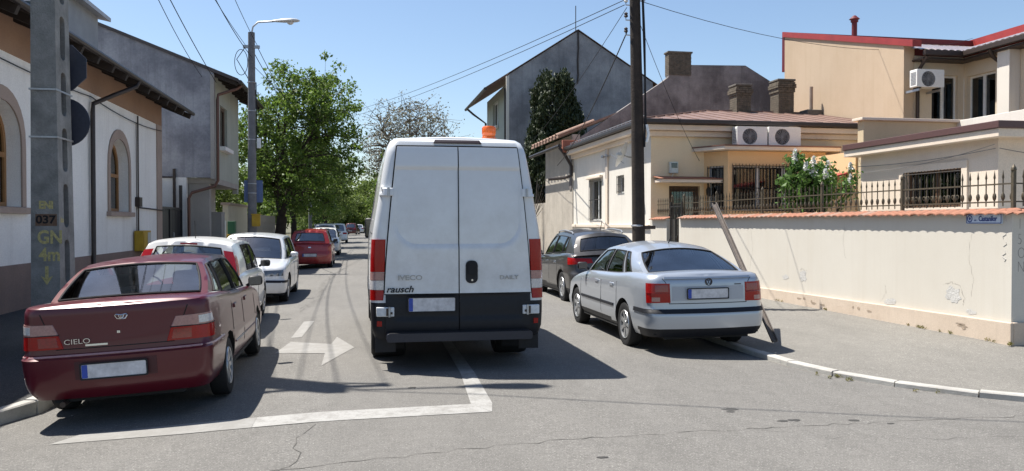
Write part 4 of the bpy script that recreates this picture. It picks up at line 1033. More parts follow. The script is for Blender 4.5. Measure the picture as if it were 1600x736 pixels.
# ------------------------------------------------------------------ vehicles
car_glass = glass_mat('car_glass', (0.68, 0.73, 0.73), 0.97, 0.10, 2.6)
car_glass_dark = glass_mat('car_glass_dark', (0.16, 0.185, 0.19), 0.95, 0.06, 1.9)
tyre_m = plain('tyre_rubber', (0.02, 0.02, 0.021), 0.8, spec=0.25, scale=40)
alloy = plain('alloy_rim', (0.46, 0.47, 0.48), 0.35, 0.75, var=0.08)
cabin_m = plain('cabin_trim', (0.17, 0.175, 0.18), 0.8)
seat_m = surf('seat_fabric', (0.24, 0.25, 0.27), (0.18, 0.19, 0.2), 6, 0.95)
under_m = plain('underbody', (0.012, 0.012, 0.012), 0.9)
red_lens = plain('red_lens', (0.30, 0.005, 0.004), 0.15, coat=0.0, spec=0.35, var=0.12, scale=60)
red_lens2 = plain('dark_red_lens', (0.22, 0.008, 0.01), 0.12, coat=0.6, var=0.25, scale=60)
clear_lens = plain('clear_lens', (0.55, 0.53, 0.52), 0.1, coat=0.7, var=0.2, scale=60)
smoke_lens = plain('pinkish_lens', (0.36, 0.20, 0.18), 0.12, coat=0.4, var=0.15, scale=50)
amber_lens = plain('amber_lens', (0.6, 0.15, 0.02), 0.15, coat=0.5)
plate_w = plain('plate_white', (0.52, 0.52, 0.54), 0.4, var=0.22, scale=13)
plate_b = plain('plate_blue', (0.02, 0.06, 0.35), 0.4)
mirror_m = plain('mirror_glass', (0.12,0.13,0.14), 0.05, 0.9, var=0.02)
head_m = plain('headlamp_glass', (0.16,0.17,0.18), 0.08, 0.5, coat=0.6, var=0.4, scale=14)
gap_m = plain('panel_gap', (0.01, 0.01, 0.01), 0.9)

def half_ring(w, yr, yf, rc, br, bf, nE, nC, nS, tap):
    xe = w - rc; P = []
    yb0 = yr + br*(xe/w)**2; yf0 = yf - bf*(xe/w)**2
    for i in range(nE): x = xe*i/nE; P.append((x, yr + br*(x/w)**2))
    for i in range(nC): a = PI/2*i/nC; P.append((xe + rc*math.sin(a), yb0 + rc*(1-math.cos(a))))
    for i in range(nS+1): P.append((w, lerp(yb0+rc, yf0-rc, i/nS)))
    for i in range(nC): a = PI/2*(i+1)/nC; P.append((xe + rc*math.cos(a), yf0 - rc*(1-math.sin(a))))
    for i in range(nE): x = xe*(1-(i+1)/nE); P.append((x, yf - bf*(x/w)**2))
    ym, hl = (yr+yf)/2, (yf-yr)/2
    return [(x*(1 - (tap[0] if y < ym else tap[1])*abs((y-ym)/hl)**4), y) for x, y in P]

class Car:
    def __init__(s, name, label, pos, rz, sp, group=None, cat='car', roll=0.0, pitch=0.0):
        s.sp = sp
        s.root = root(name, pos, label, cat, group, local=True)
        s.root.rotation_euler = (pitch, roll, rz)
        s.paint = sp['paint']
        s.tub(); 
        if 'gh' in sp: s.greenhouse()
        s.wheels()
    def part(s, mb, name, mats, parent=None, smooth=35, bevel=0.0, fix=True):
        return mb.build(name, mats, parent or s.root, smooth=smooth, bevel=bevel, fix=fix)
    def lev(s, f):
        T = s.sp['levels']; return [interp([(t[0], t[k]) for t in T], f) for k in range(1, 4)]
    def tub(s):
        sp = s.sp; W = sp['W']; zs = sp['zs']; zb = sp['zb']
        fs = []; T = sp['levels']
        for a, b in zip(T[:-1], T[1:]):
            n = max(1, int(round((b[0]-a[0]) * (zb[1][1]-zs) / sp.get('dz', 0.045))))
            fs += [lerp(a[0], b[0], i/n) for i in range(n)]
        fs.append(T[-1][0])
        nE, nC, nS = sp.get('nE', 10), sp.get('nC', 7), sp.get('nS', 84)
        V = []; P = 0; K = len(fs)
        for f in fs:
            dw, yr, yf = s.lev(f)
            ring = half_ring(W+dw, yr, yf, sp.get('rc', 0.22), sp.get('br', 0.07), sp.get('bf', 0.16), nE, nC, nS, sp.get('tap', (0.05, 0.06)))
            P = len(ring)
            V.append([Vector((x, y, zs + f*(interp(zb, y)-zs))) for x, y in ring])
        wh = sp['wheels']; ra = sp['arch']
        dead = set(); cells = [(k, i) for k in range(K-1) for i in range(P-1)]
        def inarch(p):
            for yw in wh:
                d = math.hypot(p.y-yw, p.z-sp['wr'])
                if d < ra and p.x > W*0.7: return yw
            return None
        for k, i in cells:
            c = (V[k][i]+V[k+1][i]+V[k][i+1]+V[k+1][i+1])/4
            if inarch(c) is not None: dead.add((k, i))
        bd = {}
        for k, i in cells:
            for q in ((k,i),(k+1,i),(k,i+1),(k+1,i+1)):
                bd.setdefault(q, set()).add((k,i) in dead)
        for q, st in bd.items():
            if len(st) == 2:
                p = V[q[0]][q[1]]
                yw = min(wh, key=lambda y: abs(y-p.y)); d = Vector((p.y-yw, p.z-sp['wr']))
                if p.z > zs + 0.001 and d.length > 1e-4: d = d.normalized()*ra; p.y = yw+d.x; p.z = sp['wr']+d.y
        s.V, s.K, s.P, s.dead = V, K, P, dead
        # bvh of the whole outside for laying lamps and badges on it
        allv = []; allf = []
        def push(quad):
            o = len(allv); allv.extend(quad); allf.append((o,o+1,o+2,o+3))
        groups = {}
        def put(key, quad): groups.setdefault(key, MB()).add(quad, [(0,1,2,3)])
        mir = lambda p: Vector((-p.x, p.y, p.z))
        cls = sp.get('cls', lambda c: 'body')
        for k, i in cells:
            q = [V[k][i],V[k][i+1],V[k+1][i+1],V[k+1][i]]
            push(q); push([mir(p) for p in reversed(q)])
            if (k,i) in dead: continue
            c = (q[0]+q[1]+q[2]+q[3])/4
            put(cls(c), q); put(cls(c) if not cls(c).startswith('door') else cls(c)+'_l', [mir(p) for p in reversed(q)])
        nD = 12; top = V[K-1]
        def dk(i, j):
            p = top[i]; t = j/nD*2-1
            return Vector((p.x*t, p.y, p.z + sp.get('crown', 0.035)*(1-t*t)*min(1, p.x/W*1.2)))
        gh = sp.get('gh')
        for i in range(P-1):
            for j in range(nD):
                q = [dk(i,j),dk(i,j+1),dk(i+1,j+1),dk(i+1,j)]
                c = (q[0]+q[1]+q[2]+q[3])/4; push(q)
                key = 'body'
                if gh and gh['cols'][0][0]+0.03 < c.y < gh['cols'][-1][0]-0.03 and abs(c.x) < gh['wb']-0.0: key = 'cabin_floor'
                put(key, q)
        MT = {'body': s.paint, 'cabin_floor': cabin_m, 'bumper': s.paint, 'lower_trim': black_plastic, 'trim': black_plastic}
        MT.update(sp.get('mats', {}))
        s.grp = {}
        for key, mb in groups.items():
            base = key[:-2] if key.endswith('_l') else key
            me_name = base if not base.startswith('door') else 'door'
            bmme = mb.mesh(me_name, MT.get(base, s.paint))
            bm = bmesh.new(); bm.from_mesh(bmme); bmesh.ops.remove_doubles(bm, verts=bm.verts, dist=0.0008); bmesh.ops.dissolve_degenerate(bm, dist=0.0005, edges=bm.edges)
            bmesh.ops.recalc_face_normals(bm, faces=bm.faces)
            bm.to_mesh(bmme); bm.free()
            bmme.polygons.foreach_set('use_smooth', [True]*len(bmme.polygons)); bmme.set_sharp_from_angle(angle=R(sp.get('sharp', 42)))
            s.grp[key] = link(me_name, bmme, s.root)
        # wheel-arch lips and underbody
        lip = MB()
        for yw in wh:
            for sx in (1, -1):
                pr = []
                a0 = math.asin(max(-1, min(1, (zs - sp['wr'])/ra)))
                n = 22
                for i in range(n+1):
                    a = lerp(a0, PI - a0, i/n); yy, zz = yw + ra*math.cos(a), sp['wr'] + ra*math.sin(a)
                    xx = s.side_x(yy, zz)
                    pr.append([(sx*xx, yy, zz), (sx*(xx-0.30), yy, zz)])
                s.part(MB().add([p for q in pr for p in q], [(2*i,2*i+1,2*i+3,2*i+2) for i in range(n)]), 'wheel_arch', under_m)
        u = MB(); u.box(-W+0.28, W-0.28, 0.15, sp['L']-0.15, zs-0.03, zs+0.03); u.box(-W+0.05, W-0.05, wh[0]+ra+0.03, wh[1]-ra-0.03, zs-0.015, zs+0.02)
        u.box(-W+0.14, W-0.14, 0.14, max(0.2, wh[0]-ra-0.03), zs+0.03, zs+0.05)
        s.part(u, 'underbody', under_m, smooth=None)
        s.bvh = BVHTree.FromPolygons([tuple(p) for p in allv], allf)
    def side_x(s, y, z):
        sp = s.sp; f = (z - sp['zs'])/(interp(sp['zb'], y)-sp['zs']); f = max(0, min(1, f))
        dw, yr, yf = s.lev(f); ym, hl = (yr+yf)/2, (yf-yr)/2
        t = sp.get('tap', (0.05, 0.06))
        return (sp['W']+dw)*(1 - (t[0] if y < ym else t[1])*abs((y-ym)/hl)**4)
    def greenhouse(s):
        g = s.sp['gh']; zb = s.sp['zb']; wb, wr = g['wb'], g['wr']
        cols = g['cols']; kinds = g['kinds']      # boundaries (y_base, y_top) rear to front, kinds between them
        zr = g['zr']                              # roof-rail height table over y
        bow = g.get('bow', 0.03); crown = g.get('crown', 0.07); low = g.get('low', 0.02)
        def sideP(c, v):
            yb, yt = c
            y = lerp(yb, yt, v); zt = interp(zr, yt); z0 = interp(zb, yb) - low
            e = max(0, 1-abs(v))
            ends = g.get('ends', 0.06)
            ym = (cols[0][1]+cols[-1][1])/2; hl = (cols[-1][0]-cols[0][0])/2
            k = 1 - ends*abs((y-ym)/hl)**4
            return Vector(((lerp(wb, wr, v) + bow*4*v*(1-v))*k, y, lerp(z0, zt, v)))
        def colat(u):
            n = len(cols)-1; i = min(n-1, int(u*n)); t = u*n - i
            return (lerp(cols[i][0], cols[i+1][0], t), lerp(cols[i][1], cols[i+1][1], t))
        body = MB(); n = len(cols)-1
        fr0, fr1 = g.get('f0', 0.08), g.get('f1', 0.90)   # bottom and top of side glass
        for sx in (1, -1):
            def mp(p): return Vector((p.x*sx, p.y, p.z))
            for i in range(n):
                ca, cb = cols[i], cols[i+1]
                def P(u, v): return mp(sideP((lerp(ca[0],cb[0],u), lerp(ca[1],cb[1],u)), v))
                if kinds[i] == 'p':
                    body.grid(P, 3, 8)
                else:
                    body.grid(lambda u,v: P(u, lerp(0, fr0, v)), 6, 1); body.grid(lambda u,v: P(u, lerp(fr1, 1, v)), 6, 2)
                    w_ = MB()
                    off = Vector((0.0*sx, 0, 0))
                    w_.grid(lambda u,v: P(u, lerp(fr0, fr1, v)) + off, 8, 8)
                    # rubber frame round the glass
                    m_ = 0.018
                    edge = [P(0,fr0)]+[P(t/8,fr0) for t in range(1,9)]+[P(1,lerp(fr0,fr1,t/8)) for t in range(1,9)]+[P(1-t/8,fr1) for t in range(1,9)]+[P(0,lerp(fr1,fr0,t/8)) for t in range(1,9)]
                    w_.tube([e + Vector((0.004*sx,0,0)) for e in edge], g.get('seal', 0.011), 5, 1)
                    par = s.root
                    s.part(w_, 'side_window', [g.get('glass', car_glass_dark), black_rubber], par)
        # end glass and roof
        bl = g.get('bulge', (0.10, 0.03)); bw = g.get('bulge_f', (0.16, 0.07))
        def endP(c, bb, sgn):
            pb, pt = sideP(c, 0), sideP(c, 1)
            def P(u, v):
                t = u*2-1; e = 1-t*t
                p = sideP(c, v); x = p.x*t
                return Vector((x, p.y + sgn*lerp(bb[0], bb[1], v)*e, lerp(p.z + 0.02*e, p.z + crown*e, v)))
            return P
        PB, PF = endP(cols[0], bl, -1), endP(cols[-1], bw, 1)
        def endglass(P, nm, rm):
            u0, u1 = rm[0], 1-rm[0]; v0, v1 = rm[1], rm[2]
            body.grid(lambda u,v: P(lerp(0,u0,u), v), 2, 10); body.grid(lambda u,v: P(lerp(u1,1,u), v), 2, 10)
            body.grid(lambda u,v: P(lerp(u0,u1,u), lerp(0,v0,v)), 14, 1); body.grid(lambda u,v: P(lerp(u0,u1,u), lerp(v1,1,v)), 14, 1)
            w_ = MB(); w_.grid(lambda u,v: P(lerp(u0,u1,u), lerp(v0,v1,v)), 14, 10)
            edge = [P(lerp(u0,u1,t/12),v0) for t in range(13)]+[P(u1,lerp(v0,v1,t/8)) for t in range(1,9)]+[P(lerp(u1,u0,t/12),v1) for t in range(1,13)]+[P(u0,lerp(v1,v0,t/8)) for t in range(1,9)]
            dy = -0.004 if nm == 'rear_window' else 0.004
            w_.tube([e+Vector((0,dy,0.003)) for e in edge], g.get('seal', 0.011), 5, 1)
            return s.part(w_, nm, [g.get('glass_end', car_glass), black_rubber])
        s.rear_window = endglass(PB, 'rear_window', g.get('rm', (0.06, 0.05, 0.93)))
        s.windscreen = endglass(PF, 'windscreen', g.get('fm', (0.055, 0.05, 0.91)))
        def roofP(u, v):
            t = u*2-1; e = 1-t*t
            c = colat(v); p = sideP(c, 1)
            y0 = PB(u, 1).y - sideP(cols[0],1).y; y1 = PF(u, 1).y - sideP(cols[-1],1).y
            return Vector((p.x*t, p.y + lerp(y0, y1, v), p.z + crown*e))
        body.grid(roofP, 14, 30)
        me = body.mesh('roof_and_pillars', s.sp.get('roof_paint', s.paint))
        bm = bmesh.new(); bm.from_mesh(me); bmesh.ops.remove_doubles(bm, verts=bm.verts, dist=0.004); bmesh.ops.recalc_face_normals(bm, faces=bm.faces); bm.to_mesh(me); bm.free()
        me.polygons.foreach_set('use_smooth', [True]*len(me.polygons)); me.set_sharp_from_angle(angle=R(60))
        s.roof = link('roof_and_pillars', me, s.root, None, g.get('bev', 0.035), 3)
        s.PB, s.PF, s.sideP, s.roofP = PB, PF, sideP, roofP
        # seats: backs and head rests rising above the belt line
        def seat(x, y, z, w, h, name='seat'):
            mb = MB(); t = Matrix.Rotation(R(-14), 3, 'X')
            mb.obox((x, y, z+h/2-0.1), (w, 0.13, h+0.2), t)
            mb.obox((x, y-0.09-h*0.24, z+h+0.07), (w*0.52, 0.10, 0.17), t)
            s.part(mb, name, seat_m, bevel=0.04, smooth=40)
        for (x, y) in g.get('seats', []):
            seat(x, y, interp(zb, y)-0.12, 0.46, g.get('seat_h', 0.22))
        if 'bench' in g:
            y = g['bench']; mb = MB()
            mb.obox((0, y, interp(zb, y)), (2*wb-0.22, 0.14, 0.22), Matrix.Rotation(R(-15),3,'X'))
            for x in (-0.4, 0.4): mb.obox((x, y-0.04, interp(zb,y)+0.17), (0.26, 0.09, 0.15), Matrix.Rotation(R(-12),3,'X'))
            s.part(mb, 'rear_bench', seat_m, bevel=0.04, smooth=40)
        if 'wheel' in g:
            x, y = g['wheel']; mb = MB()
            mb.lathe([(0.17,-0.012),(0.19,0),(0.17,0.012)],18,(x,y,interp(zb,y)+0.03),axis='y',closed=True)
            s.part(mb, 'steering_wheel', cabin_m)
    def wheels(s):
        sp = s.sp; r = sp['wr']; w = sp.get('tw', 0.19); rim = sp.get('rim', r*0.64); n = sp.get('spokes', 7); k = sp.get('spoke_w', 0.6)
        t = MB(); h = w/2
        t.lathe([(rim,-h*0.85),(r*0.86,-h),(r*0.96,-h*0.9),(r,-h*0.65),(r,h*0.65),(r*0.96,h*0.9),(r*0.86,h),(rim,h*0.85)], 36, axis='x', closed=True)
        tme = t.mesh('wheel', tyre_m, smooth=35)
        q = MB()
        q.lathe([(rim,h*0.85),(rim*0.97,h*0.98),(rim*0.9,h*0.9),(rim*0.88,h*0.3),(rim*0.9,-h*0.5)], 36, axis='x')
        for i in range(n):
            a = 2*PI*i/n; da = k*PI/n
            def pt(rr, aa, x): return (x, rr*math.cos(aa), rr*math.sin(aa))
            A = [pt(rim*0.18,a-da*1.6,h*0.78),pt(rim*0.18,a+da*1.6,h*0.78),pt(rim*0.9,a+da*0.75,h*0.86),pt(rim*0.9,a-da*0.75,h*0.86)]
            B = [(p[0]-0.03,p[1],p[2]) for p in A]
            q.add(A+B, [(0,1,2,3),(7,6,5,4),(0,1,5,4),(1,2,6,5),(2,3,7,6),(3,0,4,7)])
        q.lathe([(rim*0.26,h*0.6),(rim*0.26,h*0.84),(rim*0.18,h*0.92),(0.001,h*0.92)], 18, axis='x')
        q.lathe([(rim*0.89,h*0.28),(0.001,h*0.28)], 24, axis='x', m=1)
        for j in range(len(q.m)): pass
        rme = q.mesh('rim', [sp.get('rim_mat', alloy), under_m], smooth=40)
        X = sp.get('track', sp['W']-0.02)-h
        for yw in sp['wheels']:
            for sx in (1, -1):
                o = link('wheel', tme, s.root, (sx*X, yw, r)); 
                c = link('rim', rme, o)
                if sx < 0: o.rotation_euler = (0, 0, PI)
    # ---- pieces laid on the outside surface
    def cast(s, p, d):
        h = s.bvh.ray_cast(Vector(p), Vector(d).normalized())
        return h
    def lay(s, name, mat, left, right, frame, off=0.006, nx=8, skirt=0.02, disp=None, parent=None, ny=None, bev=0.0, smooth=30):
        """left/right: polylines [(u,v)] of equal length; frame(u,v) -> (origin, direction)"""
        ny = ny or 3
        rows = []
        for a in range(len(left)-1):
            for b in range(ny + (1 if a == len(left)-2 else 0)):
                t = b/ny
                rows.append(((lerp(left[a][0],left[a+1][0],t), lerp(left[a][1],left[a+1][1],t)), (lerp(right[a][0],right[a+1][0],t), lerp(right[a][1],right[a+1][1],t))))
        pts = []; nrm = []
        for (l, r_) in rows:
            for i in range(nx+1):
                u, v = lerp(l[0],r_[0],i/nx), lerp(l[1],r_[1],i/nx)
                o, d = frame(u, v); d = Vector(d).normalized()
                h = s.bvh.ray_cast(Vector(o), d)
                dd = disp(u, v) if disp else 0.0
                if h[0] is None: pts.append(None)
                else: pts.append(h[0] - d*(off+dd))
                nrm.append(d)
        good = [p for p in pts if p is not None]
        if not good: return None
        last = good[0]
        for i, p in enumerate(pts):
            if p is None: pts[i] = last.copy()
            last = pts[i]
        k = nx+1; R_ = len(rows)
        mb = MB(); mb.add(pts, [(j*k+i,j*k+i+1,(j+1)*k+i+1,(j+1)*k+i) for j in range(R_-1) for i in range(nx)])
        bd = [i for i in range(k)] + [j*k+nx for j in range(1,R_)] + [(R_-1)*k+i for i in range(nx-1,-1,-1)] + [j*k for j in range(R_-2,0,-1)]
        inn = [pts[i] + nrm[i]*skirt for i in bd]
        o = len(mb.v); mb.v.extend([tuple(p) for p in inn]); L = len(bd)
        for i in range(L): mb.f.append((bd[i], bd[(i+1)%L], o+(i+1)%L, o+i)); mb.m.append(0)
        return s.part(mb, name, mat, parent, smooth=smooth, bevel=bev)
    def line(s, pts, frame, r=0.0045, name='panel_gap', mat=None, off=0.0, parent=None, n=6):
        P = []
        for a, b in zip(pts[:-1], pts[1:]):
            for i in range(n):
                u, v = lerp(a[0],b[0],i/n), lerp(a[1],b[1],i/n); o, d = frame(u, v)
                h = s.bvh.ray_cast(Vector(o), Vector(d).normalized())
                if h[0] is not None: P.append(h[0] - Vector(d).normalized()*off)
        o, d = frame(*pts[-1]); h = s.bvh.ray_cast(Vector(o), Vector(d).normalized())
        if h[0] is not None: P.append(h[0] - Vector(d).normalized()*off)
        if len(P) > 1: return s.part(MB().tube(P, r, 5), name, mat or gap_m, parent)
    def rear(s, u, v): return ((u, -3, v), (0, 1, 0))
    def front(s, u, v): return ((u, s.sp['L']+3, v), (0, -1, 0))
    def right(s, u, v): return ((4, u, v), (-1, 0, 0))
    def left(s, u, v): return ((-4, u, v), (1, 0, 0))
    def top(s, u, v): return ((u, v, 4), (0, 0, -1))
    def side(s, sx): return s.right if sx > 0 else s.left
    def rcorner(s, sx):
        # diagonal view of a rear corner; u = (|x|+y)/sqrt2
        return lambda u, v: (Vector((sx*0.7071*u, 0.7071*u, v)) + Vector((sx*3, -3, 0)), (-sx, 1, 0))
    def fcorner(s, sx):
        L = s.sp['L']
        return lambda u, v: (Vector((sx*0.7071*u, L-0.7071*u, v)) + Vector((sx*3, 3, 0)), (-sx, -1, 0))
    def plate(s, cx, z0, z1, w=0.52, frame=None, off=0.012, blue=True):
        """flat number plate held off the panel"""
        fr = frame or s.rear
        o, d = fr(cx, (z0+z1)/2); h = s.bvh.ray_cast(Vector(o), Vector(d)); sg = -1 if fr == s.rear else 1
        y = h[0].y + sg*off
        p = s.part(MB().slab(rrect(cx-w/2, cx+w/2, z0, z1, 0.012), [], lambda u,v,ww: (u, y+sg*ww, v), 0.006), 'number_plate', plate_w, smooth=None)
        f_ = s.part(MB().slab(rrect(cx-w/2-0.012, cx+w/2+0.012, z0-0.012, z1+0.012, 0.014), [rrect(cx-w/2+0.001, cx+w/2-0.001, z0+0.001, z1-0.001, 0.012)], lambda u,v,ww: (u, y+sg*(0.001+ww), v), 0.009), 'plate_frame', black_plastic, p, smooth=None)
        xb = (cx-w/2+0.004, cx-w/2+0.05) if fr == s.rear else (cx+w/2-0.05, cx+w/2-0.004)
        s.part(MB().slab(rrect(xb[0], xb[1], z0+0.004, z1-0.004, 0.006), [], lambda u,v,ww: (u, y+sg*(0.0065+ww), v), 0.001), 'plate_band', plate_b, p, smooth=None)
        return p
    def doors(s, ys, zl, zt_off=0.015, handles=(), hz=0.78, hmat=None):
        """panel gaps round the doors and handles; ys = gap positions rear to front"""
        for sx in (1, -1):
            fr = s.side(sx)
            for y in ys:
                yy = y if isinstance(y, (list, tuple)) else (y, y)
                s.line([(yy[0], zl), (yy[1], interp(s.sp['zb'], yy[1])-zt_off)], fr, 0.004)
            s.line([(ys[0] if not isinstance(ys[0], (list,tuple)) else ys[0][0], zl), (ys[-1] if not isinstance(ys[-1], (list,tuple)) else ys[-1][0], zl)], fr, 0.004)
            for hy in handles:
                s.lay('door_handle', hmat or black_plastic, [(hy-0.09,hz-0.022),(hy-0.09,hz+0.022)], [(hy+0.09,hz-0.022),(hy+0.09,hz+0.022)], fr, 0.016, 4, 0.03, bev=0.006)
    def mirrors(s, y, z, mat=None, xoff=-0.02, sz=(0.17,0.09,0.12)):
        for sx in (1, -1):
            x = s.side_x(y, z-0.08)
            mb = MB()
            rr = Matrix.Rotation(R(12*sx),3,'Z')
            mb.obox((sx*(x+xoff+sz[0]/2), y, z+sz[2]/2), sz, rr)
            mo = s.part(mb, 'wing_mirror', mat or s.paint, bevel=0.035, smooth=50)
            g = MB(); g.obox((sx*(x+xoff+sz[0]/2), y-sz[1]/2-0.003, z+sz[2]/2), (sz[0]*0.82, 0.006, sz[2]*0.78), rr)
            s.part(g, 'mirror_glass', mirror_m, mo, smooth=None)
            a = MB(); a.beam((sx*(x-0.04), y+0.02, z+0.0), (sx*(x+xoff+0.05), y, z+0.045), 0.05, 0.035)
            s.part(a, 'mirror_arm', black_plastic, mo, smooth=None)
SED = dict(nE=10, nC=7)

# ---- burgundy saloon, nearest on the left ------------------------------------------------
burg = car_paint('burgundy_paint', (0.082, 0.003, 0.010), 0.1, 0.3, 0.02, (0.2,0.1,0.08), 0.3, crough=0.02)
def cls_cielo(c):
    if c.z < 0.63 and (c.y < 0.42 or c.y > 4.05): return 'bumper' if c.y < 2 else 'front_bumper'
    return 'body'
sp = dict(paint=burg, W=0.815, L=4.48, zs=0.255, wr=0.285, wheels=(1.03, 3.56), arch=0.345, rim=0.185, spokes=9, spoke_w=0.62, tw=0.175, cls=cls_cielo,
    zb=[(0,1.04),(0.25,1.06),(0.8,1.045),(1.6,0.985),(3.0,0.93),(3.6,0.87),(4.2,0.76),(4.48,0.68)],
    levels=[(0,-0.07,0.10,4.40),(0.08,-0.035,0.045,4.46),(0.2,-0.012,0.012,4.48),(0.40,0.0,0.0,4.48),(0.455,0.004,0.0,4.48),(0.475,-0.004,0.035,4.46),(0.50,-0.004,0.062,4.42),(0.75,-0.012,0.075,4.40),(0.95,-0.022,0.080,4.38),(0.988,-0.036,0.088,4.37),(1.0,-0.055,0.108,4.34)],
    rc=0.15, br=0.06, bf=0.16, tap=(0.055,0.07), crown=0.025,
    gh=dict(wb=0.725, wr=0.565, cols=[(0.62,1.18),(0.86,1.26),(1.17,1.36),(1.25,1.42),(2.06,2.02),(2.16,2.12),(3.12,2.46),(3.28,2.62)], kinds=['p','w','p','w','p','w','p'],
      zr=[(1.1,1.32),(1.5,1.36),(2.0,1.37),(2.7,1.34)], crown=0.04, bow=0.018, low=0.015, f0=0.06, f1=0.88, rm=(0.05,0.10,0.93), glass=car_glass_dark, seats=[(-0.36,2.2),(0.36,2.2)], bench=1.25, wheel=(-0.36,2.9)))
car = Car('burgundy_saloon', 'burgundy four door saloon parked half on the left kerb nearest the camera', (-2.06, 7.47, -0.075), R(0.8), sp, roll=R(-3.3))
C = car
# trunk lid outline, lamps, badge
C.line([(-0.48,0.70),(-0.55,0.87),(-0.60,1.0)], C.rear, 0.005); C.line([(0.48,0.70),(0.55,0.87),(0.60,1.0)], C.rear, 0.005); C.line([(-0.48,0.69),(0.48,0.69)], C.rear, 0.004)
for sx in (1,-1):
    u = lambda x, y: (x+y)/1.41421
    fr = C.rcorner(sx)
    ul, ur = u(0.44,0.06), u(0.80,0.33)
    l = C.lay('tail_lamp', red_lens, [(u(0.43,0.07),0.695),(u(0.475,0.075),0.81)], [(u(0.79,0.30),0.695),(u(0.79,0.32),0.81)], fr, 0.009, 12, 0.03)
    C.lay('indicator_lens', smoke_lens, [(u(0.478,0.075),0.817),(u(0.52,0.08),0.905)], [(u(0.79,0.32),0.817),(u(0.79,0.25),0.915)], fr, 0.009, 12, 0.03, parent=l)
    C.line([(u(0.47,0.07),0.8135),(u(0.79,0.32),0.8135)], fr, 0.005, 'lens_rib', black_rubber, off=0.008, parent=l)
    C.lay('inner_lens', red_lens2, [(u(0.47,0.07),0.71),(u(0.49,0.075),0.795)], [(u(0.60,0.12),0.71),(u(0.61,0.12),0.795)], fr, 0.0115, 5, 0.02, parent=l)
    C.lay('reversing_lens', clear_lens, [(u(0.66,0.15),0.83),(u(0.66,0.15),0.895)], [(u(0.785,0.3),0.83),(u(0.785,0.25),0.90)], fr, 0.0115, 5, 0.02, parent=l)
    # side rubbing line and bumper moulding
    C.line([(0.12,0.632),(0.72,0.632)], C.side(sx), 0.012, 'bumper_strip', plain('pale_moulding',(0.36,0.2,0.2),0.3))
    C.line([(1.42,0.47),(3.15,0.46)], C.side(sx), 0.011, 'side_moulding', burg)
C.line([(-0.79,0.632),(0.79,0.632)], C.rear, 0.014, 'bumper_strip', plain('pale_moulding',(0.36,0.2,0.2),0.3), n=16)
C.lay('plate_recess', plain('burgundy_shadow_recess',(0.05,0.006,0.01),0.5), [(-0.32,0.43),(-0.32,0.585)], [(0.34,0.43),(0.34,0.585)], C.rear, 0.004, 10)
C.plate(0.0, 0.44, 0.56, 0.52, off=0.02)
C.lay('trunk_lock', chrome, [(0.02,0.80),(0.02,0.82)], [(0.045,0.80),(0.045,0.82)], C.rear, 0.006, 2)
def fan(cx, cz, w, h):
    m = MB()
    for s_ in (1,-1):
        m.tube([(cx,0,cz-h*0.5),(cx+s_*w*0.33,0,cz-h*0.42),(cx+s_*w*0.5,0,cz+h*0.25),(cx+s_*w*0.42,0,cz+h*0.5)], 0.005, 5)
        m.tube([(cx,0,cz-h*0.45),(cx+s_*w*0.16,0,cz-h*0.1),(cx+s_*w*0.2,0,cz+h*0.45)], 0.005, 5)
    m.tube([(cx-w*0.42,0,cz+h*0.5),(cx,0,cz+h*0.3),(cx+w*0.42,0,cz+h*0.5)], 0.006, 5); m.tube([(cx,0,cz-h*0.45),(cx,0,cz+h*0.3)],0.005,5)
    return m
yb_ = C.cast((0.05,-3,0.945),(0,1,0))[0].y
f_ = fan(0.06,0.94,0.10,0.04); f_.v = [(x,y+yb_-0.004,z) for x,y,z in f_.v]; C.part(f_, 'emblem', chrome)
yb_ = C.cast((-0.3,-3,0.74),(0,1,0))[0].y
text_part('CIELO', 0.062, chrome, C.root, (-0.41, yb_-0.012, 0.75), (R(90),0,0), ext=0.003, sx=1.25)
C.lay('badge_strip', chrome, [(-0.24,0.706),(-0.24,0.722)], [(-0.06,0.706),(-0.06,0.722)], C.rear, 0.005, 6, 0.01)
C.doors([1.32,2.12,3.22], 0.30, handles=(1.55,2.40), hz=0.84, hmat=burg)
C.mirrors(3.02, 0.93, black_plastic)
m = MB(); m.tube([(-0.45,0.35,0.23),(-0.45,0.06,0.22)],0.025,8); C.part(m,'exhaust',dark_metal)
C.lay('bumper_scuff', plain('scuff',(0.5,0.42,0.38),0.8), [((0.76+0.1)/1.414,0.32),((0.77+0.1)/1.414,0.46)], [((0.77+0.13)/1.414,0.32),((0.775+0.12)/1.414,0.46)], C.rcorner(-1), 0.003, 3)

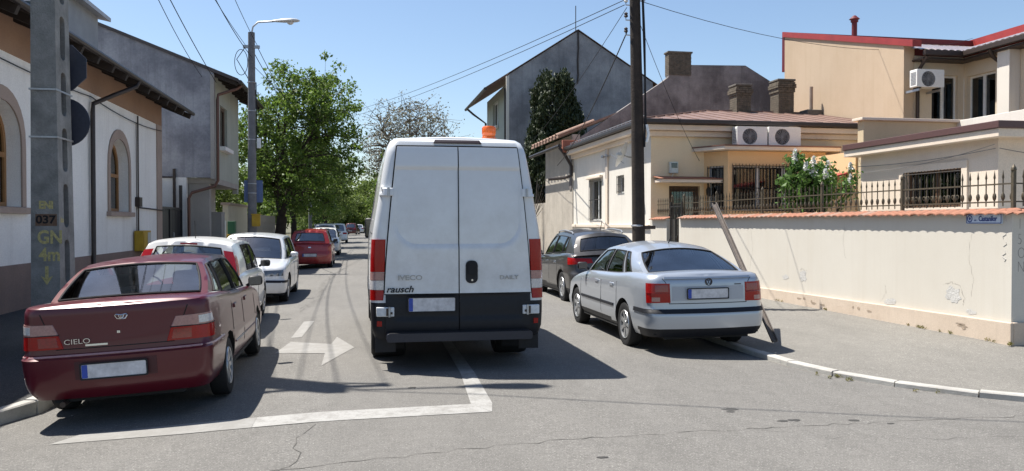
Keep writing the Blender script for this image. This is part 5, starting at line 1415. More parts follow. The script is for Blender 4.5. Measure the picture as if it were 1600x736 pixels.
# ---- silver saloon on the right ----------------------------------------------------------
silv = car_paint('silver_paint', (0.40, 0.435, 0.485), 0.5, 0.30, 0.08)  # blue of the reflected sky is put into the base colour
def cls_passat(c):
    if c.z < 0.36 and (c.y < 0.5): return 'lower_trim'
    if c.z < 0.61 and (c.y < 0.42 or c.y > 4.2): return 'bumper' if c.y < 2 else 'front_bumper'
    if c.z < 0.33 and 0.9 < c.y < 3.9: return 'lower_trim'
    return 'body'
sp = dict(paint=silv, W=0.872, L=4.67, zs=0.245, wr=0.315, wheels=(1.07, 3.77), arch=0.375, rim=0.205, spokes=7, spoke_w=0.55, tw=0.195, cls=cls_passat,
    zb=[(0,1.05),(0.2,1.07),(0.7,1.07),(1.6,1.02),(3.0,0.97),(3.7,0.89),(4.3,0.77),(4.67,0.67)], mats={'lower_trim': black_plastic},
    levels=[(0,-0.06,0.09,4.58),(0.08,-0.03,0.035,4.65),(0.2,-0.008,0.008,4.67),(0.33,0.0,0.0,4.67),(0.40,0.0,0.0,4.67),(0.43,-0.004,0.02,4.65),(0.46,-0.004,0.04,4.62),(0.75,-0.01,0.055,4.60),(0.90,-0.028,0.065,4.58),(0.975,-0.06,0.085,4.55),(1.0,-0.10,0.125,4.50)],
    rc=0.19, br=0.09, bf=0.2, tap=(0.06,0.08), crown=0.035,
    gh=dict(wb=0.765, wr=0.575, cols=[(0.52,1.25),(0.95,1.50),(1.22,1.62),(1.34,1.68),(2.14,2.10),(2.22,2.18),(3.28,2.52),(3.46,2.72)], kinds=['p','w','p','w','p','w','p'],
      zr=[(1.2,1.315),(1.65,1.38),(2.15,1.395),(2.8,1.335)], crown=0.075, bow=0.022, low=0.02, f0=0.05, f1=0.87, rm=(0.05,0.07,0.93), glass=car_glass_dark, seats=[(-0.37,2.3),(0.37,2.3)], bench=1.45, wheel=(-0.37,3.0), bev=0.05))
C = Car('silver_saloon', 'silver four door saloon with wheels on the right kerb beside the garden wall', (4.52, 10.02, -0.07), R(-0.6), sp, roll=R(-0.7))
silver_saloon = C
C.line([(-0.54,0.69),(-0.54,0.87),(-0.58,0.97),(-0.62,1.02)], C.rear, 0.005); C.line([(0.54,0.69),(0.54,0.87),(0.58,0.97),(0.62,1.02)], C.rear, 0.005); C.line([(-0.54,0.69),(0.54,0.69)], C.rear, 0.005)
for sx in (1,-1):
    u = lambda x, y: (x+y)/1.41421
    fr = C.rcorner(sx)
    l = C.lay('tail_lamp', red_lens, [(u(0.545,0.06),0.705),(u(0.56,0.065),0.955)], [(u(0.82,0.20),0.70),(u(0.80,0.25),0.96)], fr, 0.008, 12, 0.03)
    C.line([(u(0.56,0.06),0.83),(u(0.80,0.22),0.83)], fr, 0.006, 'lens_rib', red_lens2, off=0.008, parent=l)
    C.lay('inner_lens', red_lens2, [(u(0.575,0.06),0.845),(u(0.58,0.065),0.935)], [(u(0.70,0.14),0.845),(u(0.70,0.15),0.935)], fr, 0.0105, 5, 0.02, parent=l)
    C.lay('reversing_lens', smoke_lens, [(u(0.66,0.1),0.72),(u(0.66,0.1),0.775)], [(u(0.75,0.15),0.72),(u(0.75,0.15),0.775)], fr, 0.010, 5, 0.02, parent=l)
    C.lay('bumper_strip', black_plastic, [(0.02,0.565),(0.02,0.62)], [(0.60,0.565),(0.60,0.62)], C.side(sx), 0.012, 10)
    C.lay('door_moulding', black_plastic, [(1.5,0.535),(1.5,0.575)], [(3.35,0.525),(3.35,0.565)], C.side(sx), 0.012, 14)
C.lay('bumper_strip', black_plastic, [(-0.83,0.565),(-0.83,0.62)], [(0.83,0.565),(0.83,0.62)], C.rear, 0.012, 24)
C.lay('rear_spoiler_lip', silv, [(-0.6,1.015),(-0.6,1.042)], [(0.6,1.015),(0.6,1.042)], C.rear, 0.02, 16, 0.05)
C.lay('plate_panel', plain('plate_panel_grey',(0.38,0.40,0.43),0.4,var=0.02), [(-0.50,0.73),(-0.50,0.915)], [(0.50,0.73),(0.50,0.915)], C.rear, 0.004, 12)
C.plate(-0.02, 0.755, 0.88, 0.56, off=0.014)
yb_ = C.cast((0.0,-3,0.965),(0,1,0))[0].y-0.006
m = MB(); m.lathe([(0.042,-0.004),(0.05,-0.004),(0.05,0.006),(0.042,0.006)],24,(0,yb_,0.97),axis='y',closed=True)
for pts in ([(-0.022,0.942),(0,0.908),(0.022,0.942)], [(-0.038,0.925),(-0.018,0.866),(0,0.902),(0.018,0.866),(0.038,0.925)]): m.tube([(a,yb_,b+0.065) for a,b in pts],0.005,5)
C.part(m,'emblem',dark_metal)
C.lay('badge_strip', dark_metal, [(0.37,0.925),(0.37,0.937)], [(0.47,0.925),(0.47,0.937)], C.rear, 0.005, 4, 0.01)
C.doors([1.38,2.18,3.42], 0.30, handles=(1.62,2.42), hz=0.85, hmat=silv)
C.mirrors(3.15, 0.985, black_plastic)
m = MB(); m.tube([(0,1.55,1.42),(0,1.40,1.56)],0.008,5); C.part(m,'aerial',black_rubber)

# ---- dark grey crossover behind it -------------------------------------------------------
dgrey = car_paint('graphite_paint', (0.055, 0.052, 0.050), 0.5, 0.32, 0.12)
def cls_kia(c):
    if c.z < 0.36: return 'lower_trim'
    return 'body'
sp = dict(paint=dgrey, W=0.925, L=4.44, zs=0.22, wr=0.345, wheels=(0.90, 3.54), arch=0.405, rim=0.225, spokes=5, spoke_w=0.75, tw=0.22, cls=cls_kia, nS=70,
    zb=[(0,1.07),(0.6,1.11),(1.6,1.06),(3.0,0.99),(3.6,0.96),(4.2,0.84),(4.44,0.74)],
    levels=[(0,-0.06,0.09,4.36),(0.1,-0.02,0.03,4.42),(0.3,0.0,0.0,4.44),(0.5,0.0,0.01,4.44),(0.58,-0.005,0.06,4.42),(0.85,-0.02,0.10,4.40),(0.96,-0.05,0.13,4.36),(1.0,-0.09,0.17,4.32)],
    rc=0.2, br=0.09, bf=0.2, tap=(0.06,0.08), crown=0.03,
    gh=dict(wb=0.815, wr=0.585, cols=[(0.16,0.66),(0.80,1.06),(1.12,1.16),(1.2,1.22),(2.05,2.0),(2.14,2.08),(3.1,2.4),(3.3,2.62)], kinds=['p','w','p','w','p','w','p'],
      zr=[(0.6,1.455),(1.1,1.525),(2.0,1.56),(2.7,1.50)], crown=0.085, bow=0.02, low=0.02, f0=0.10, f1=0.85, rm=(0.09,0.22,0.82), glass_end=car_glass_dark, glass=car_glass_dark, bulge=(0.09,0.10), bev=0.05))
C = Car('grey_crossover', 'dark grey crossover parked in front of the silver saloon on the right', (5.36, 17.0, -0.09), R(-0.5), sp, roll=R(-1.6))
for sx in (1,-1):
    u = lambda x, y: (x+y)/1.41421
    C.lay('tail_lamp', red_lens, [(u(0.40,0.08),0.90),(u(0.43,0.1),1.0)], [(u(0.86,0.36),0.87),(u(0.86,0.40),1.03)], C.rcorner(sx), 0.012, 12, 0.03)
    C.lay('reflector', red_lens2, [(0.55,0.46),(0.55,0.50)], [(0.75,0.46),(0.75,0.50)], (C.rear if sx>0 else (lambda u_,v_: C.rear(-u_,v_))), 0.006, 4)
    m = MB(); m.tube([(sx*0.58,0.95,1.53),(sx*0.585,1.05,1.575),(sx*0.585,1.7,1.61),(sx*0.575,2.3,1.585),(sx*0.565,2.4,1.54)],0.018,6); C.part(m,'roof_rail',steel)
C.plate(0.0, 0.72, 0.83, 0.52)
C.doors([1.28,2.1,3.25], 0.36, handles=(1.5,2.35), hz=0.88, hmat=chrome)
C.mirrors(3.0, 1.0, dgrey)
m = MB(); m.tube([(0,0.75,1.6),(0,0.62,1.80)],0.008,5); C.part(m,'aerial',black_rubber)
C.line([(-0.6,0.60),(0.6,0.60)], C.rear, 0.006)
C.lay('rear_spoiler', dgrey, [(-0.5,1.50),(-0.5,1.53)], [(0.5,1.50),(0.5,1.53)], C.rear, 0.01, 6) if False else None

# ---- white hatchback behind the burgundy car ---------------------------------------------
whit = car_paint('white_paint', (0.74, 0.74, 0.73), 0.0, 0.35, 0.10)
def cls_w(c):
    if c.z < 0.30: return 'lower_trim'
    if c.z < 0.55 and (c.y < 0.35 or c.y > 3.5): return 'bumper' if c.y < 2 else 'front_bumper'
    return 'body'
sp = dict(paint=whit, W=0.83, L=3.84, zs=0.19, wr=0.295, wheels=(0.66, 3.12), arch=0.35, rim=0.19, spokes=8, tw=0.18, cls=cls_w, nS=64,
    zb=[(0,0.94),(0.8,0.97),(2.6,0.93),(3.1,0.86),(3.6,0.74),(3.84,0.64)], mats={'lower_trim': whit},
    levels=[(0,-0.06,0.09,3.76),(0.1,-0.02,0.03,3.82),(0.3,0.0,0.0,3.84),(0.5,0.0,0.01,3.84),(0.56,-0.004,0.04,3.82),(0.88,-0.02,0.07,3.80),(0.97,-0.045,0.09,3.77),(1.0,-0.08,0.12,3.73)],
    rc=0.2, br=0.08, bf=0.2, tap=(0.06,0.09), crown=0.03,
    gh=dict(wb=0.755, wr=0.60, cols=[(0.12,0.34),(0.40,0.58),(0.95,0.95),(1.03,1.02),(1.72,1.68),(1.82,1.76),(2.75,2.1),(2.95,2.32)], kinds=['p','p','p','w','p','w','p'],
      zr=[(0.3,1.375),(0.9,1.42),(1.6,1.43),(2.4,1.38)], crown=0.055, bow=0.02, low=0.02, rm=(0.13,0.08,0.86), bulge=(0.07,0.08), seats=[(-0.35,1.9),(0.35,1.9)], bench=1.0, bev=0.05))
C = Car('white_hatchback', 'white hatchback with red lamps on its rear pillars behind the burgundy saloon', (-2.62, 12.72, -0.035), R(0.0), sp, roll=R(2.2))
for sx in (1,-1):
    # tall lamps on the pillars beside the rear window
    l = MB()
    def LP(u,v,sx=sx):
        uu = lerp(0.008,0.115,u); uu = uu if sx<0 else 1-uu
        p = C.PB(uu, lerp(0.02,0.80,v)); q = C.PB(0.5,lerp(0.02,0.80,v)); return p + Vector((sx*0.012,-0.014,0.004))
    l.grid(LP, 4, 10)
    def LQ(u,v,sx=sx):
        p = C.sideP((lerp(0.12,0.24,u),lerp(0.34,0.44,u)), lerp(0.02,0.72-0.1*u,v)); return Vector((p.x*sx+sx*0.014, p.y, p.z))
    l.grid(LQ, 3, 8)
    C.part(l, 'tail_lamp', plain('pinkish_red_lens',(0.36,0.02,0.03),0.12,spec=0.5), smooth=60)
C.plate(0.0, 0.42, 0.53)
C.doors([1.08,2.0,2.9], 0.30, handles=(1.95,), hz=0.84, hmat=whit)
C.mirrors(2.58, 0.96, black_plastic)
b3 = MB(); b3.grid(lambda u,v: C.PB(lerp(0.40,0.60,u), lerp(0.90,0.95,v))+Vector((0,-0.014,0.006)), 6, 2); C.part(b3,'brake_light',red_lens2)
m = MB(); m.tube([(0.02,0.62,1.475),(0.02,0.52,1.75)],0.006,5); C.part(m,'aerial',black_rubber)

# ---- pale hatchback facing the camera ----------------------------------------------------
psil = car_paint('pale_silver_paint', (0.62, 0.63, 0.64), 0.3, 0.35, 0.10)
def cls_g(c):
    if c.z < 0.26: return 'lower_trim'
    if c.z < 0.55 and (c.y < 0.35 or c.y > 3.75): return 'bumper' if c.y < 2 else 'front_bumper'
    return 'body'
sp = dict(paint=psil, W=0.868, L=4.15, zs=0.19, wr=0.31, wheels=(0.78, 3.30), arch=0.365, rim=0.2, spokes=6, tw=0.19, cls=cls_g, nS=64,
    zb=[(0,0.94),(0.8,0.97),(2.7,0.95),(3.3,0.90),(3.9,0.80),(4.15,0.71)],
    levels=[(0,-0.06,0.09,4.07),(0.1,-0.02,0.03,4.13),(0.3,0.0,0.0,4.15),(0.5,0.0,0.01,4.15),(0.56,-0.004,0.04,4.12),(0.88,-0.02,0.07,4.08),(0.97,-0.045,0.09,4.04),(1.0,-0.08,0.12,4.0)],
    rc=0.22, br=0.08, bf=0.18, tap=(0.06,0.07), crown=0.04,
    gh=dict(wb=0.775, wr=0.60, cols=[(0.15,0.42),(0.5,0.62),(1.0,1.0),(1.08,1.06),(1.9,1.86),(1.98,1.94),(2.85,2.3),(3.05,2.5)], kinds=['p','p','p','w','p','w','p'],
      zr=[(0.3,1.38),(0.9,1.43),(1.8,1.44),(2.6,1.39)], crown=0.055, bow=0.02, low=0.02, rm=(0.1,0.1,0.86), seats=[(-0.36,1.75),(0.36,1.75)], bev=0.05))
C = Car('silver_hatchback', 'pale silver hatchback facing the camera between the white and red cars', (-2.46, 22.0, -0.05), PI, sp, roll=R(-2.2))
for sx in (1,-1):
    u = lambda x, y: (x+y)/1.41421
    C.lay('headlamp', head_m, [(u(0.46,0.02),0.60),(u(0.48,0.03),0.72)], [(u(0.80,0.20),0.62),(u(0.78,0.25),0.745)], C.fcorner(sx), 0.008, 10, 0.03)
    C.lay('bumper_strip', black_plastic, [(3.6,0.47),(3.6,0.52)], [(4.1,0.47),(4.1,0.52)], C.side(sx), 0.012, 8)
C.lay('bumper_strip', black_plastic, [(-0.8,0.47),(-0.8,0.52)], [(0.8,0.47),(0.8,0.52)], C.front, 0.012, 20)
C.lay('radiator_grille', black_plastic, [(-0.42,0.61),(-0.44,0.70)], [(0.42,0.61),(0.44,0.70)], C.front, 0.006, 12)
C.plate(0.0, 0.37, 0.47, frame=C.front)
C.doors([1.12,2.0,3.0], 0.28, handles=(2.2,), hz=0.84, hmat=psil)
C.mirrors(2.75, 0.98, psil)

# ---- red hatchback -----------------------------------------------------------------------
redp = car_paint('red_paint', (0.30, 0.013, 0.012), 0.1, 0.3, 0.12)
sp = dict(paint=redp, W=0.85, L=3.95, zs=0.2, wr=0.3, wheels=(0.68, 3.2), arch=0.355, rim=0.195, spokes=5, tw=0.19, cls=cls_w, nS=48, dz=0.06, mats={'lower_trim': redp},
    zb=[(0,0.97),(0.8,1.0),(2.6,0.95),(3.2,0.88),(3.7,0.78),(3.95,0.68)],
    levels=[(0,-0.06,0.09,3.87),(0.1,-0.02,0.03,3.93),(0.3,0.0,0.0,3.95),(0.5,0.0,0.01,3.95),(0.56,-0.004,0.05,3.93),(0.88,-0.02,0.09,3.9),(0.97,-0.045,0.11,3.87),(1.0,-0.08,0.14,3.83)],
    rc=0.22, br=0.08, bf=0.2, tap=(0.06,0.09), crown=0.03,
    gh=dict(wb=0.765, wr=0.60, cols=[(0.14,0.42),(0.45,0.62),(0.95,0.95),(1.03,1.02),(1.75,1.7),(1.85,1.78),(2.8,2.1),(3.0,2.32)], kinds=['p','p','p','w','p','w','p'],
      zr=[(0.3,1.40),(0.9,1.45),(1.6,1.47),(2.4,1.42)], crown=0.05, bow=0.02, low=0.02, rm=(0.12,0.18,0.80), bulge=(0.07,0.08), seats=[(-0.35,1.9),(0.35,1.9)], bench=1.0, bev=0.05))
C = Car('red_hatchback', 'red hatchback parked on the left under the street tree', (-1.94, 31.6, -0.075), 0, sp)
for sx in (1,-1):
    u = lambda x, y: (x+y)/1.41421
    C.lay('tail_lamp', red_lens2, [(u(0.50,0.1),0.86),(u(0.60,0.12),0.98)], [(u(0.83,0.3),0.84),(u(0.82,0.36),1.0)], C.rcorner(sx), 0.012, 8, 0.03)
C.plate(0.0, 0.47, 0.58)
C.mirrors(2.65, 0.98, black_plastic)
C.lay('emblem', chrome, [(-0.05,0.80),(-0.05,0.84)], [(0.05,0.80),(0.05,0.84)], C.rear, 0.008, 4)
C.doors([1.08,2.0,2.95], 0.30, handles=(1.95,), hz=0.86, hmat=redp)

# ---- smaller cars far down the left side -------------------------------------------------
def far_car(name, label, x, y, rz, paint, suv=False):
    zt = 1.62 if suv else 1.42
    sp = dict(paint=paint, W=0.88, L=4.2, zs=0.2, wr=0.31, wheels=(0.78,3.35), arch=0.37, rim=0.2, spokes=6, cls=cls_g, nS=36, dz=0.1, nE=6, nC=4,
        zb=[(0,0.95),(0.8,0.99),(2.7,0.96),(3.4,0.90),(4.0,0.78),(4.2,0.70)],
        levels=[(0,-0.06,0.09,4.12),(0.1,-0.02,0.03,4.18),(0.3,0.0,0.0,4.2),(0.5,0.0,0.01,4.2),(0.88,-0.02,0.07,4.15),(1.0,-0.08,0.12,4.05)],
        rc=0.22, tap=(0.06,0.08), gh=dict(wb=0.785, wr=0.61, cols=[(0.2,0.6),(0.6,0.8),(1.1,1.1),(1.2,1.18),(2.0,1.96),(2.08,2.04),(2.95,2.35),(3.15,2.55)], kinds=['p','p','p','w','p','w','p'],
          zr=[(0.4,zt-0.06),(1.5,zt),(2.7,zt-0.05)], crown=0.05, low=0.02, rm=(0.1,0.12,0.86), bev=0.0))
    C = Car(name, label, (x,y,-0.04), rz, sp)
    for sx in (1,-1):
        u = lambda x_, y_: (x_+y_)/1.41421
        C.lay('headlamp', head_m, [(u(0.5,0.02),0.62),(u(0.52,0.03),0.74)], [(u(0.8,0.2),0.64),(u(0.78,0.25),0.76)], C.fcorner(sx), 0.008, 6, 0.03)
        C.lay('tail_lamp', red_lens, [(u(0.5,0.06),0.75),(u(0.52,0.07),0.9)], [(u(0.82,0.2),0.75),(u(0.82,0.25),0.9)], C.rcorner(sx), 0.008, 6, 0.03)
    C.lay('radiator_grille', black_plastic, [(-0.4,0.5),(-0.4,0.66)], [(0.4,0.5),(0.4,0.66)], C.front, 0.008, 6)
    C.plate(0.0, 0.38, 0.48, frame=C.front); C.plate(0.0, 0.5, 0.6)
    C.mirrors(2.8, 1.0, paint)
    return C
navy = car_paint('navy_paint', (0.012,0.018,0.06), 0.2, 0.3, 0.1)
dred = car_paint('maroon_paint', (0.10,0.012,0.02), 0.2, 0.3, 0.1)
far_car('white_car', 'white car facing the camera just beyond the red hatchback', -2.0, 47.6, PI, whit)
far_car('white_car', 'white car parked with its roof showing beyond the white car facing us', -2.4, 55.5, 0, whit, True)
far_car('navy_car', 'dark blue car parked far down the left side among white cars', -2.9, 62.5, 0, navy, True)
far_car('white_car', 'tall white car parked far down the left side behind the blue car', -2.05, 70, 0, whit, True)
far_car('maroon_car', 'tiny maroon car at the far end of the street', -1.6, 118, R(-8), dred, True)
far_car('silver_car', 'tiny silver car at the far end of the street beside the maroon one', -0.5, 130, 0, psil)
# ---- white panel van in the middle -------------------------------------------------------
vwhite = car_paint('van_white_paint', (0.66, 0.675, 0.69), 0.0, 0.4, 0.26, (0.36,0.34,0.31), zlo=0.6, zhi=2.3)
def cls_van(c):
    if c.z < 0.80 and c.y < 0.32: return 'bumper'
    if c.z < 0.62: return 'lower_trim'
    return 'body'
sp = dict(paint=vwhite, W=1.0, L=5.9, zs=0.36, wr=0.345, wheels=(1.08, 4.95), arch=0.43, rim=0.2, spokes=6, tw=0.42, track=0.985, cls=cls_van, nS=80, dz=0.07, sharp=30,
    zb=[(0,2.645),(1.0,2.69),(4.2,2.66),(4.7,2.35),(5.3,1.5),(5.9,1.15)], mats={'bumper': black_plastic, 'lower_trim': black_plastic},
    levels=[(0,-0.05,0.03,5.85),(0.05,-0.01,0.0,5.9),(0.15,0.0,0.0,5.9),(0.24,0.0,0.02,5.9),(0.45,-0.01,0.035,5.9),(0.70,-0.09,0.06,5.9),(0.90,-0.165,0.10,5.9),(0.955,-0.195,0.125,5.9),(0.985,-0.23,0.16,5.9),(1.0,-0.28,0.22,5.9)],
    rc=0.11, br=0.03, bf=0.2, tap=(0.0,0.06), crown=0.035)
V_ = Car('panel_van', 'white panel van seen from behind with black bumper in the middle of the road', (1.10, 9.28, 0.0), 0, sp, cat='van')
C = V_
# pressed rear doors
def press(u, v):
    # shallow raised field with a rounded lower corner
    a = abs(u)
    x0, x1, z0, z1 = 0.07, 0.72, 1.42, 2.30
    r = 0.26
    dx = max(a-(x1-r), 0) if v < z0+r else max(a-(x1-0.03), 0)
    dz = max((z0+r)-v, 0) if a > x1-r else max(z0-v, 0)
    d = math.hypot(max(a-(x1-r),0), max((z0+r)-v,0)) - r if (a > x1-r and v < z0+r) else max(a-x1, z0-v)
    d = max(d, v-z1)
    return -0.030*sstep(0.03, -0.03, d) 
for sx in (-1, 1):
    L = [(sx*0.008 if sx>0 else -0.84+0.0, 0.865)]
    def ex(v): return lerp(0.845, 0.70, max(0,(v-0.87)/(2.54-0.87))**1.3)
    zs_ = [0.872,1.0,1.2,1.48,1.75,2.03,2.3,2.45,2.555]
    if sx > 0: lft = [(0.007,z) for z in zs_]; rgt = [(ex(z),z) for z in zs_]
    else: lft = [(-ex(z),z) for z in zs_]; rgt = [(-0.007,z) for z in zs_]
    d = C.lay('rear_door', vwhite, lft, rgt, C.rear, 0.024, 40, 0.03, disp=press, ny=10, smooth=50)
    zs2 = [0.42,0.6,0.74,0.864]
    if sx > 0: lft = [(0.007,z) for z in zs2]; rgt = [(0.835,z) for z in zs2]
    else: lft = [(-0.835,z) for z in zs2]; rgt = [(-0.007,z) for z in zs2]
    def recess(u, v):
        a = abs(u); d_ = max(0.02-a, a-0.72, 0.60-v, v-0.845); return -0.02*sstep(0.04,-0.01,d_)
    lowp = C.lay('door_cladding', black_plastic, lft, rgt, C.rear, 0.03, 24, 0.03, disp=recess, ny=6, parent=d)
    # lamp
    u_ = lambda x, y: (x+y)/1.41421
    fr = C.rcorner(sx)
    za = [(0.80,0.915,red_lens,0.0),(0.92,1.02,clear_lens,0.0),(1.025,1.115,smoke_lens,0.0),(1.12,1.49,red_lens,0.0)]
    first = None
    for i,(z0,z1,mt,_) in enumerate(za):
        o = C.lay('tail_lamp' if i == 0 else 'lamp_lens', mt, [(u_(0.862,0.03),z0),(u_(0.862,0.03),z1)], [(u_(1.0,0.17),z0),(u_(1.0-0.03*(z1-0.8),0.17),z1)], fr, 0.012, 8, 0.04, parent=first)
        if i == 0: first = o
    # hinges
    for (z0,z1,xa,xb) in ((1.985,2.075,0.745,0.90),(0.62,0.725,0.74,0.94)):
        if sx > 0: l_, r_ = [(xa,z0),(xa,z1)],[(xb,z0),(xb,z1)]
        else: l_, r_ = [(-xb,z0),(-xb,z1)],[(-xa,z0),(-xa,z1)]
        h = C.lay('door_hinge', vwhite if z0>1 else plain('hinge_white',(0.6,0.62,0.64),0.4), l_, r_, C.rear, 0.055, 6, 0.06, bev=0.008)
        xm = xa+0.055
        p = MB(); y0 = C.cast((sx*xm,-3,(z0+z1)/2),(0,1,0))[0].y-0.062
        p.tube([(sx*xm,y0,z0-0.005),(sx*xm,y0,z1+0.005)],0.014,8); C.part(p,'hinge_pin',steel,h)
        if z0 < 1:
            q = MB(); q.box(min(sx*0.80,sx*0.83),max(sx*0.80,sx*0.83),y0-0.006,y0+0.0,z0+0.01,z1-0.01); q.box(min(sx*0.76,sx*0.80),max(sx*0.76,sx*0.80),y0-0.006,y0,(z0+z1)/2-0.025,(z0+z1)/2+0.0); C.part(q,'hinge_bolt_plate',dark_metal,h,smooth=None)
    C.lay('reflector', red_lens, [(sx*0.905-0.028,0.505),(sx*0.905-0.028,0.565)], [(sx*0.905+0.028,0.505),(sx*0.905+0.028,0.565)], C.rear, 0.012, 3)
    # bumper corner + mud flap
    mf = MB(); mf.box(min(sx*0.60,sx*0.97),max(sx*0.60,sx*0.97),0.60,0.62,0.16,0.5); C.part(mf,'mud_flap',black_rubber,smooth=None)
    fl = MB(); fl.box(min(sx*0.72,sx*0.95),max(sx*0.72,sx*0.95),0.10,0.12,0.20,0.42); C.part(fl,'splash_panel',black_plastic,smooth=None)
for sx in (1,-1):
    C.lay('cab_window', car_glass_dark, [(4.05,1.42),(4.12,2.08)], [(5.0,1.40),(4.62,2.08)], C.side(sx), 0.008, 10, 0.02)
    C.line([(3.95,0.5),(3.95,2.3)], C.side(sx), 0.006); C.line([(2.9,0.65),(2.9,2.3)], C.side(sx), 0.005); C.line([(2.9,1.55),(0.4,1.55)], C.side(sx), 0.006)
    C.lay('side_moulding', black_plastic, [(1.6,0.66),(1.6,0.80)], [(4.4,0.66),(4.4,0.80)], C.side(sx), 0.012, 14)
C.lay('windscreen', car_glass_dark, [(-0.78,1.42),(-0.66,2.15)], [(0.78,1.42),(0.66,2.15)], C.front, 0.008, 14, 0.02)
C.mirrors(4.75, 1.42, black_plastic, xoff=-0.13, sz=(0.2,0.12,0.34))
# step bumper
st = MB(); st.slab(rrect(-0.83,0.83,0.345,0.44,0.03), [], lambda u,v,w: (u,-0.16+w,v), 0.2)
STP = C.part(st,'rear_step', plain('step_blue_black',(0.014,0.017,0.03),0.4), bevel=0.02)
MB_ = MB(); MB_.box(-0.8,0.8,-0.158,0.0,0.4405,0.4445); C.part(MB_,'step_tread',black_rubber,STP,smooth=None)
C.line([(0,0.42),(0,2.555)], C.rear, 0.006, off=0.006, n=20)
for sx in (1,-1): C.line([(sx*(ex(z)+0.006),z) for z in (0.88,1.2,1.5,1.8,2.1,2.4,2.565)], C.rear, 0.009, off=0.004)
C.line([(-0.70,2.565),(0.70,2.565)], C.rear, 0.008, off=0.004)
C.line([(-0.85,0.868),(0.85,0.868)], C.rear, 0.006, off=0.018)
# handle
hl = MB(); yd = C.cast((0.14,-3,1.12),(0,1,0))[0].y-0.026
hl.slab(rrect(0.075,0.215,0.985,1.245,0.055), [], lambda u,v,w: (u,yd-w,v), 0.012)
HD = C.part(hl,'door_handle',black_plastic,bevel=0.004)
hg = MB(); hg.slab(rrect(0.10,0.19,1.08,1.22,0.03), [], lambda u,v,w: (u,yd-0.012-w,v), 0.022); C.part(hg,'handle_grip',black_rubber,HD,bevel=0.008)
hk = MB(); hk.lathe([(0.012,-0.006),(0.012,0.0)],10,(0.15,yd-0.013,1.02),axis='y'); hk.lathe([(0.012,-0.006),(0.001,-0.006)],10,(0.15,yd-0.013,1.02),axis='y'); C.part(hk,'lock',chrome,HD)
# third brake light
C.lay('brake_light', plain('dark_brake_lens',(0.015,0.006,0.006),0.35), [(-0.28,2.60),(-0.26,2.645)], [(0.28,2.60),(0.26,2.645)], C.rear, 0.02, 10, 0.05)
# number plate on the left door
pl = MB(); yp = C.cast((-0.3,-3,0.75),(0,1,0))[0].y-0.03
pl.slab(rrect(-0.58,-0.05,0.672,0.825,0.012), [], lambda u,v,w: (u,yp-w,v), 0.008); PL = C.part(pl,'number_plate',plate_w,smooth=None)
pf = MB(); pf.slab(rrect(-0.592,-0.038,0.66,0.837,0.014),[rrect(-0.579,-0.051,0.673,0.824,0.012)],lambda u,v,w:(u,yp-0.001-w,v),0.011); C.part(pf,'plate_frame',black_plastic,PL,smooth=None)
pb = MB(); pb.slab(rrect(-0.576,-0.53,0.676,0.821,0.006), [], lambda u,v,w: (u,yp-0.009-w,v), 0.001); C.part(pb,'plate_band',plate_b,PL,smooth=None)
yt = C.cast((-0.6,-3,1.02),(0,1,0))[0].y-0.029; yt2 = C.cast((-0.6,-3,0.87),(0,1,0))[0].y-0.030
badge = plain('badge_grey',(0.33,0.34,0.35),0.3,0.6)
text_part('IVECO', 0.078, badge, C.root, (-0.70,yt,1.052), (R(90),0,0), ext=0.004, sx=1.25, offset=0.001)
text_part('DAILY', 0.068, badge, C.root, (0.47,yt,1.045), (R(90),0,0), ext=0.004, sx=1.2)
text_part('rausch', 0.105, black_plastic, C.root, (-0.83,yt2,0.922), (R(90),0,0), ext=0.002, shear=0.3, sx=1.1, offset=0.0018)
# beacon on the roof
BC = root('amber_beacon', (1.55, 9.95, 2.70), 'orange rotating beacon standing on the roof of the white van', 'beacon', local=True)
orange = plain('orange_beacon_lens',(0.75,0.13,0.01),0.25,coat=0.5,var=0.15,scale=40)
b = MB(); b.lathe([(0.08,0.04),(0.08,0.065),(0.084,0.07),(0.084,0.155),(0.074,0.168),(0.001,0.172)],28)
for k in range(20):
    a = 2*PI*k/20; b.beam((0.083*math.cos(a),0.083*math.sin(a),0.075),(0.083*math.cos(a),0.083*math.sin(a),0.15),0.006,0.006)
b.build('lens', orange, BC, smooth=40)
MB().lathe([(0.09,0.0),(0.09,0.03),(0.078,0.04),(0.001,0.04)],24).build('base', orange, BC, smooth=40)
